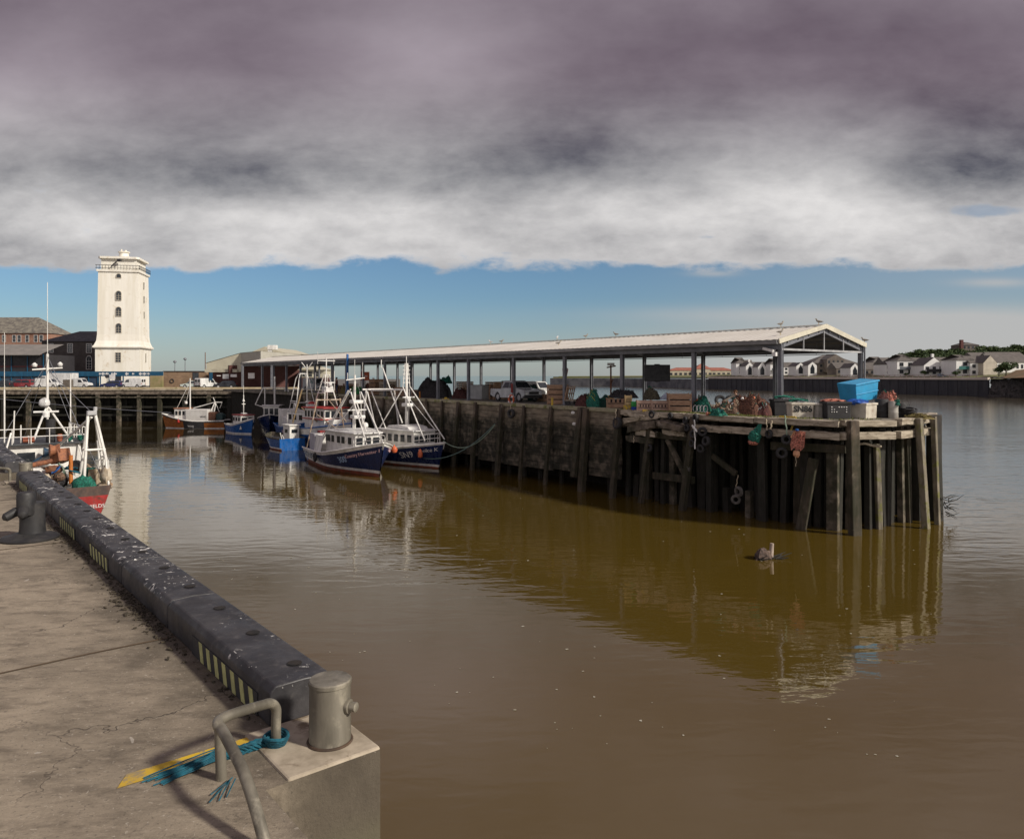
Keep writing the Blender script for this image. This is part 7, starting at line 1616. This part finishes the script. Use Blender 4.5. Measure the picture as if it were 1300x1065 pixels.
# ------------------------------------------------------------------ hanging tyres, nets, ropes
def hang():
    def ep(px, py, out=.35):
        s_ = edge_px(px); p = PL(s_[0] + s_[3] * out, s_[1] - s_[2] * out); 
        # correct for the offset so that the thing still hangs at that pixel
        z = zat(py, p.y); return Vector((p.x, p.y, z)), math.atan2(AX.y * s_[2] + AY.y * s_[3], AX.x * s_[2] + AY.x * s_[3])
    spec = [(655, 525, .30, 'single tyre hung on the wall coping below the pickup'), (790, 537, .33, 'large tyre hung where the planked wall ends'),
            (876, 533.5, .19, 'upper left tyre of the cluster by the second column'), (889, 531, .22, 'topmost tyre of the cluster by the second column'), (878.5, 543, .19, 'tyre under the upper left one of the cluster'), (886.5, 551, .20, 'middle tyre of the hanging cluster'), (898, 548, .22, 'right-hand tyre of the hanging cluster'), (902.5, 560, .24, 'low right tyre of the hanging cluster'), (885, 563, .19, 'low left tyre of the hanging cluster'), (895.5, 569.5, .20, 'bottom tyre of the hanging cluster'),
            (834, 526, .20, 'tyre hung at the broken beam end'), (831, 569, .20, 'dark tyre on the leaning post'), (857, 528, .17, 'small tyre under the pier edge near the crates'),
            (878, 595, .20, 'pale worn tyre on the post below the cluster'), (944.5, 624, .24, 'upper of two tyres low on the piles'), (940, 634, .22, 'lower of two tyres low on the piles'), (996, 575, .24, 'dark tyre beside the orange floats'), (1003, 558, .22, 'tyre high beside the orange floats'), (980, 551, .20, 'tyre right of the green net bag')]
    for px, py, r0, lb in spec:
        p, a = ep(px, py); m = MB(); rr = r0 * .72
        m.torus((0, 0, 0), rr, r0 * .30, RX, 22, 8, 1.25)
        worn = 'pale' in lb or 'two tyres' in lb
        o = m.build('rubber_tyre_fender', M('worn_grey_rubber', (.12, .11, .10), (.06, .055, .05), 5, .8) if worn else blackp, smooth=True, label=lb, cat='tyre', group='tyres hung on the pier as fenders'); o.location = p; o.rotation_euler = (rnd.uniform(-.15, .15), rnd.uniform(-.2, .2), a + rnd.uniform(-.5, .5))
    def rope(pa, pb, lb, mt, r=.018, out=.4, sag=0.0):
        a, _ = ep(pa[0], pa[1], out); b, _ = ep(pb[0], pb[1], out); m = MB(); m.tube([a.lerp(b, i / 6) + Vector((.02 * math.sin(i * 2), 0, -sag * 4 * (i / 6) * (1 - i / 6))) for i in range(7)], r, 6)
        m.build('hanging_rope', mt, smooth=True, label=lb, cat='rope', group='ropes hanging from the pier edge')
    cr = M('cream_rope', (.5, .42, .3), None, 5, .8)
    rope((655, 514), (655, 520), 'short rope holding the single tyre below the pickup', cr); rope((789, 519), (789, 531), 'pale rope tying the large tyre at the wall end', cr, .03)
    rope((891, 533), (893, 570), 'white rope through the hanging tyre cluster', whitec, .03, .55); rope((889, 540), (896, 548), 'knotted white rope end on the tyre cluster', whitec, .045, .6)
    rope((1001, 527), (1004, 552), 'pale green rope looped right of the dark tyres', paler, .03); rope((978, 532), (979, 546), 'pale rope right of the green net bag', cr, .025); rope((985, 534), (984, 545), 'short cream rope beside the green net bag', cr, .04)
    rope((1018, 575), (1018, 592), 'thin white line under the orange floats', cr, .012, .6); rope((812, 553), (812, 562), 'short white line under the broken beams', cr, .02); rope((944, 603), (942, 618), 'short rope holding the two low tyres', cr, .015)
    # green net bag
    p, a = ep(966, 553, .5); t = thing('green_net_bag', 'bright green net bag with pink floats hanging from the pier edge', 'net bag', p, a)
    m = MB(); lump(m, (-.08, 0, -.05), (.55, .35, .55), 3); m.add([(-.3, -.05, .0), (.22, -.05, .1), (.25, .02, .50), (.12, .02, .50)], [(0, 1, 2, 3)]); m.build('net_bag', greenn, t)
    m = MB(); lump(m, (-.12, 0, -.28), (.42, .3, .26), 6); m.build('pink_floats', pinkr, t)
    p, a = ep(1018, 563, .55); t = thing('orange_cloth_bundle', 'faded orange and peach cloth bundle hanging from the pier edge', 'bundle', p, a)
    pe = M('peach_cloth', (.66, .36, .20), (.5, .25, .15), 6, .8)
    m = MB(); m.add([(-.26, 0, .25), (-.08, -.08, .50), (.0, 0, .5), (-.14, 0, .15)], [(0, 1, 2, 3)]); m.build('peach_flap', pe, t)
    m = MB()
    for k in range(5):
        x = -.22 + k * .09; m.add([(x + .1, -.02 * k, .52), (x + .22, .02, .5), (x + .20 + .03 * (k % 2), -.06, -.05 - .08 * (k % 3)), (x + .04, -.08, -.3 + .1 * (k % 2)), (x - .03, -.03, -.05)], [(0, 1, 2, 3, 4)])
    m.build('orange_folds', pinkr, t); m = MB(); lump(m, (.0, 0, -.42), (.26, .2, .3), 7); m.build('peach_float', pe, t); m = MB(); lump(m, (.02, 0, .55), (.14, .12, .12), 7); m.build('blue_tie', bluep, t)
    # white cloth scraps on the wall
    for px, py, lb in ((736, 524, 'white scrap of plastic caught on the wall near its split posts'), (737.5, 538, 'smaller white scrap below the other on the wall')):
        p, a = ep(px, py, .5); m = MB(); lump(m, (0, 0, 0), (.22, .06, .16), 2, 6); m.build('plastic_scrap', whitec, loc=p, label=lb, cat='litter')
    # brushwood snagged on the outermost post, and driftwood
    t = thing('snagged_branches', 'dark branches snagged on the outermost pile at the waterline', 'branches', at(1203, 32.0, zat(640, 32.0)), 0); r_ = random.Random(6)
    m = MB()
    for k in range(26): a = Vector((r_.uniform(-.25, .1), r_.uniform(-.2, .2), r_.uniform(-.5, .3))); b = a + Vector((r_.uniform(-.1, .55), r_.uniform(-.2, .2), r_.uniform(-.3, .35))); m.tube([a, a.lerp(b, .5) + Vector((0, 0, r_.uniform(-.08, .08))), b], [.022, .016, .006], 5)
    m.build('twigs', wood_d, t)
    Y = 6.3 * F / (709 - HZ); t = thing('driftwood', 'knot of dark driftwood with a pale upright stump floating off the pier head', 'driftwood', at(976, Y, WL), .3)
    m = MB(); lump(m, (-.22, 0, .10), (.62, .4, .50), 4); m.build('root_ball', M('driftwood_brown', (.12, .08, .06), (.05, .035, .03), 5, .9, .02), t)
    m = MB(); m.tube([(.06, 0, -.1), (.1, 0, .2), (.13, 0, .52)], [.10, .075, .065], 10); m.build('pale_stump', M('bleached_wood', (.42, .34, .28), (.28, .22, .18), 6, .8), t, smooth=True)
    m = MB()
    for k in range(22): a = Vector((r_.uniform(-.5, .4), r_.uniform(-.2, .2), .02)); m.tube([a, a + Vector((r_.uniform(-.1, .6), r_.uniform(-.2, .2), r_.uniform(-.02, .16)))], [.03, .01], 5)
    m.build('twigs', wood_d, t)
hang()
def pier_wreck():
    # broken beams under the deck edge around the wall end
    t = thing('broken_beams', 'splintered pale beams jammed under the pier edge by the end of the planked wall', 'broken timber', (0, 0, 0)); r_ = random.Random(15)
    for (pa, ya, pb, yb, w_, o) in ((798, 534, 842, 528, .22, .25), (805, 545, 840, 538, .34, .3), (812, 548, 836, 552, .3, .15), (842, 537, 873, 545, .3, .35), (800, 556, 830, 560, .28, .2), (845, 548, 872, 552, .2, .1), (801, 526, 826, 529, .16, .4)):
        a = edge_px(pa); b = edge_px(pb); A_ = PL(a[0] + a[3] * o, a[1] - a[2] * o); B_ = PL(b[0] + b[3] * o, b[1] - b[2] * o); A_.z = zat(ya, A_.y); B_.z = zat(yb, B_.y)
        m = MB(); n_ = 6; st = []
        up = Vector((0, 0, 1)); sd_ = (B_ - A_).cross(up).normalized()
        for q in range(n_ + 1):
            p = A_.lerp(B_, q / n_); jj = [r_.uniform(-.04, .04) for _ in range(8)]
            st += [tuple(p + sd_ * (w_ / 2 * sx + jj[i]) + up * (w_ / 2 * sz + jj[i + 4])) for i, (sx, sz) in enumerate(((1, 1), (1, -1), (-1, -1), (-1, 1)))]
        m.add(st, [(q * 4 + i, q * 4 + (i + 1) % 4, q * 4 + 4 + (i + 1) % 4, q * 4 + 4 + i) for q in range(n_) for i in range(4)] + [(3, 2, 1, 0), tuple(n_ * 4 + i for i in range(4))]); m.build('broken_beam', wood_h if r_.random() < .6 else wood, t)
    m = MB(); m.use(yellow); p = edge_px(985); q = edge_px(1006)
    a = PL(p[0] - .0, p[1] + .25, .06); b = PL(q[0], q[1] + .25, .06); m.bar(a, b, .08, .07); m.bar(b + Vector((0, 0, .0)), b + Vector((0, 0, -.75)) - AY * .45, .06, .06); m.build('yellow_pipe_bracket', None, label='short yellow-ochre pipe bracket at the foot of the end column', cat='pipe')
pier_wreck()
# ------------------------------------------------------------------ gulls and people
def gull(loc, rz, label, pale=True, sc=1.0):
    t = thing('gull', label, 'gull', loc, rz, 'gulls on the canopy roof'); t.scale = (sc,) * 3
    m = MB(); m.tube([(-.20, 0, .17), (-.12, 0, .18), (0, 0, .19), (.10, 0, .23), (.15, 0, .30), (.17, 0, .35), (.19, 0, .37)], [.02, .05, .075, .065, .042, .042, .02], 10); m.build('body', gullw if pale else gullg, t, smooth=True)
    for s_ in (-1, 1):
        w_ = MB(); w_.tube([(.09, s_ * .065, .23), (-.05, s_ * .075, .22), (-.26, s_ * .03, .18)], [.03, .04, .012], 7); w_.build('wing', gullg if not pale else M('pale_grey_feather', (.40, .41, .43), None, 8, .7), t, smooth=True)
        l = MB(); l.tube([(.02, s_ * .03, .14), (.02, s_ * .03, .0)], .008, 5); l.build('leg', yellow, t)
    b = MB(); b.tube([(.20, 0, .365), (.26, 0, .35)], [.014, .004], 6); b.build('beak', yellow, t)
def gulls():
    W = 7.15; zr = 4.12; ze = 3.33
    def on_ridge(px):
        best = min((abs(CX + F * PL(x / 10, W / 2).x / PL(x / 10, W / 2).y - px), x / 10) for x in range(-760, 3)); return PL(best[1], W / 2, zr + .17)
    def on_slope(px, v):
        y = v * W / 2; best = min((abs(CX + F * PL(x / 10, y).x / PL(x / 10, y).y - px), x / 10) for x in range(-760, 3)); return PL(best[1], y, ze + (zr - ze) * (y + .38) / (W / 2 + .38) + .13)
    for loc, rz, lb, pale in ((on_ridge(623), 2.9, 'pale gull, first from the left on the canopy ridge', True), (on_ridge(637), .2, 'brown gull beside the first pale gull on the ridge', False), (on_ridge(707), 1.2, 'white gull alone mid-ridge above the pickup', True), (on_slope(709, .3), .1, 'brown gull crouched down the roof slope below the white one', False), (on_ridge(743), .5, 'brown gull on the ridge right of the white one', False), (on_ridge(782), 2.8, 'brown gull on the ridge above the third column', False), (on_ridge(990), .3, 'brown gull standing tall on the ridge above the end column', False), (on_slope(991, .25), .3, 'gull low on the roof slope above the end column', False), (on_ridge(1041), 3.0, 'dark gull lying at the gable peak', False), (PL(.1, W + .25, ze + .16), 2.9, 'gull on the far right corner of the gable', False)):
        gull(loc, rz, lb, pale, .8)
gulls()
def skinmesh(name, verts, edges, rad, mat, par, sub=1):
    me = bpy.data.meshes.new(name); me.from_pydata([tuple(v) for v in verts], edges, []); me.materials.append(mat)
    o = bpy.data.objects.new(name, me); COL.objects.link(o); o.parent = par
    md = o.modifiers.new('skin', 'SKIN'); md.use_smooth_shade = True
    lay = me.skin_vertices[0].data if me.skin_vertices else None
    if lay is None:
        bpy.context.view_layer.objects.active = o
        me.attributes
    for i, r_ in enumerate(rad):
        if me.skin_vertices: me.skin_vertices[0].data[i].radius = (r_, r_) if not isinstance(r_, tuple) else r_
    if me.skin_vertices: me.skin_vertices[0].data[0].use_root = True
    s_ = o.modifiers.new('sub', 'SUBSURF'); s_.levels = sub; s_.render_levels = sub
    return o
def person(label, loc, rz, J, top, legs, hair, sc=1.0, group=None, hat=None):
    t = thing('person', label, 'person', loc, rz, group); t.scale = (sc,) * 3
    V = []; E = []; Rr = []; ix = {}
    def add(n_, p, r_, par=None):
        ix[n_] = len(V); V.append(Vector(p)); Rr.append(r_)
        if par: E.append((ix[par], ix[n_]))
    add('pel', J['pel'], .13); add('wai', J['wai'], .115, 'pel'); add('che', J['che'], (.16, .12), 'wai'); add('nk', J['nk'], .055, 'che')
    hd = Vector(J['hd']); add('h1', hd + Vector((0, 0, -.07)), .070, 'nk'); add('h2', hd, .092, 'h1'); add('h3', hd + Vector((0, 0, .08)), .07, 'h2')
    for s_ in 'lr':
        sg = 1 if s_ == 'l' else -1
        add('sh' + s_, J['sh' + s_], .065, 'che'); add('el' + s_, J['el' + s_], .045, 'sh' + s_); add('wr' + s_, J['wr' + s_], .030, 'el' + s_)
        w_ = Vector(J['wr' + s_]); d = (w_ - Vector(J['el' + s_])).normalized(); q = Vector((0, 1, 0)) if abs(d.y) < .8 else Vector((1, 0, 0)); q = (q - d * q.dot(d)).normalized()
        add('pa' + s_, w_ + d * .06, (.038, .018), 'wr' + s_)
        for k, (o, L) in enumerate(((-.032, .075), (-.011, .09), (.011, .085), (.032, .065))):
            add('f%d' % k + s_, w_ + d * .10 + q * o, .009, 'pa' + s_); add('g%d' % k + s_, w_ + d * (.10 + L * .8) + q * o * 1.1 + Vector((.015, 0, -.01)), .0075, 'f%d' % k + s_)
        add('t' + s_, w_ + d * .05 - q * .045, .010, 'pa' + s_); add('u' + s_, w_ + d * .085 - q * .06, .008, 't' + s_)
        add('hi' + s_, J['hi' + s_], .09, 'pel'); add('kn' + s_, J['kn' + s_], .062, 'hi' + s_); add('an' + s_, J['an' + s_], .042, 'kn' + s_); add('to' + s_, J['to' + s_], .04, 'an' + s_)
    skinmesh('body', V, E, Rr, skin, t)
    def sub(names, pairs, rads, nm, mt): skinmesh(nm, [V[ix[n_]] for n_ in names], pairs, rads, mt, t)
    sub(['pel', 'wai', 'che', 'shl', 'ell', 'wrl', 'shr', 'elr', 'wrr'], [(0, 1), (1, 2), (2, 3), (3, 4), (4, 5), (2, 6), (6, 7), (7, 8)], [.15, .145, (.19, .145), .085, .062, .045, .085, .062, .045], 'jacket', top)
    sub(['pel', 'hil', 'knl', 'anl', 'hir', 'knr', 'anr'], [(0, 1), (1, 2), (2, 3), (0, 4), (4, 5), (5, 6)], [.145, .105, .078, .06, .105, .078, .06], 'trousers', legs)
    for s_ in 'lr':
        m = MB(); a = Vector(J['an' + s_]); b = Vector(J['to' + s_]); m.tube([a + (a - b) * .35, a, b, b + (b - a) * .25], [.03, .05, .05, .03], 8); m.build('shoe', blackp, t, smooth=True)
    m = MB(); lump(m, hd + Vector((-.015, 0, .045)), (.215, .19, .19), 2, 8); m.build('hair', hair, t, smooth=True)
    for s_ in (-1, 1):
        m = MB(); lump(m, hd + Vector((.085, s_ * .033, .012)), (.022, .03, .018), 0, 5); m.build('eye', dglass, t); m = MB(); lump(m, hd + Vector((0, s_ * .095, -.005)), (.04, .02, .06), 0, 5); m.build('ear', skin, t)
    m = MB(); m.tube([hd + Vector((.085, 0, .02)), hd + Vector((.118, 0, -.02)), hd + Vector((.09, 0, -.03))], [.010, .016, .01], 6); m.build('nose', skin, t); m = MB(); m.box(hd + Vector((.088, 0, -.055)), (.012, .05, .01)); m.build('mouth', redp, t)
def people():
    # standing
    J = dict(pel=(0, 0, .93), wai=(0, 0, 1.08), che=(.01, 0, 1.30), nk=(.01, 0, 1.47), hd=(.03, 0, 1.60), shl=(0, .19, 1.40), shr=(0, -.19, 1.40), ell=(-.02, .25, 1.12), elr=(.02, -.26, 1.12), wrl=(.12, .22, .93), wrr=(.16, -.20, .97), hil=(0, .09, .88), hir=(0, -.09, .88), knl=(.03, .10, .49), knr=(-.02, -.10, .49), anl=(-.03, .11, .09), anr=(-.08, -.11, .09), tol=(.12, .12, .04), tor=(.07, -.13, .04))
    person('person in a maroon jacket and jeans standing under the canopy behind the masts', at(427.5, 73.5), R(200), J, maroonj, denim, blackp, .95)
    # sitting on the far side beyond the nets, side-on, looking left
    J = dict(pel=(0, 0, .12), wai=(.03, 0, .27), che=(.08, 0, .50), nk=(.13, 0, .66), hd=(.18, 0, .78), shl=(.08, .18, .59), shr=(.08, -.18, .59), ell=(.10, .24, .33), elr=(.12, -.24, .33), wrl=(.33, .16, .25), wrr=(.34, -.14, .26), hil=(.05, .09, .11), hir=(.05, -.09, .11), knl=(.42, .12, .20), knr=(.43, -.10, .22), anl=(.50, .12, -.18), anr=(.47, -.12, -.17), tol=(.64, .13, -.22), tor=(.61, -.13, -.21))
    b = MB(); b.box((0, 0, .12), (1.0, .5, .24)); bx = b.build('low_timber_block', wood_h, loc=at(936, 38.2), label='low timber block behind the nets on which the person in black sits', cat='timber block', bevel=.02)
    person('person in black with brown hair sitting side-on behind the nets', at(937.5, 38.2, .22), R(176), J, jacket, jacket, hairb, .93)
people()

def flecks():
    r_ = random.Random(44); m = MB(); m.use(M('pale_scum', (.42, .40, .34), (.30, .27, .2), 9, .8))
    for k in range(170):
        px = r_.uniform(150, 1250); py = r_.choice((r_.uniform(560, 720), r_.uniform(700, 960))); Y = (EYE - WL) * F / (py - HZ)
        p = at(px, Y, WL + .006); n_ = 6; s_ = r_.uniform(.008, .03) * (Y / 12) ** .5
        if p.dot(QV) < 2.2: continue
        if to_pl(p)[1] > -3.5 and to_pl(p)[0] < 6: continue
        m.add([(p.x + math.cos(a) * s_ * r_.uniform(.5, 1.4), p.y + math.sin(a) * s_ * r_.uniform(.5, 1.4), p.z) for a in [i * 6.283 / n_ for i in range(n_)]], [tuple(range(n_))])
    m.build('floating_flecks', kind='stuff', label='tiny pale flecks of scum drifting on the brown water', cat='scum')
flecks()
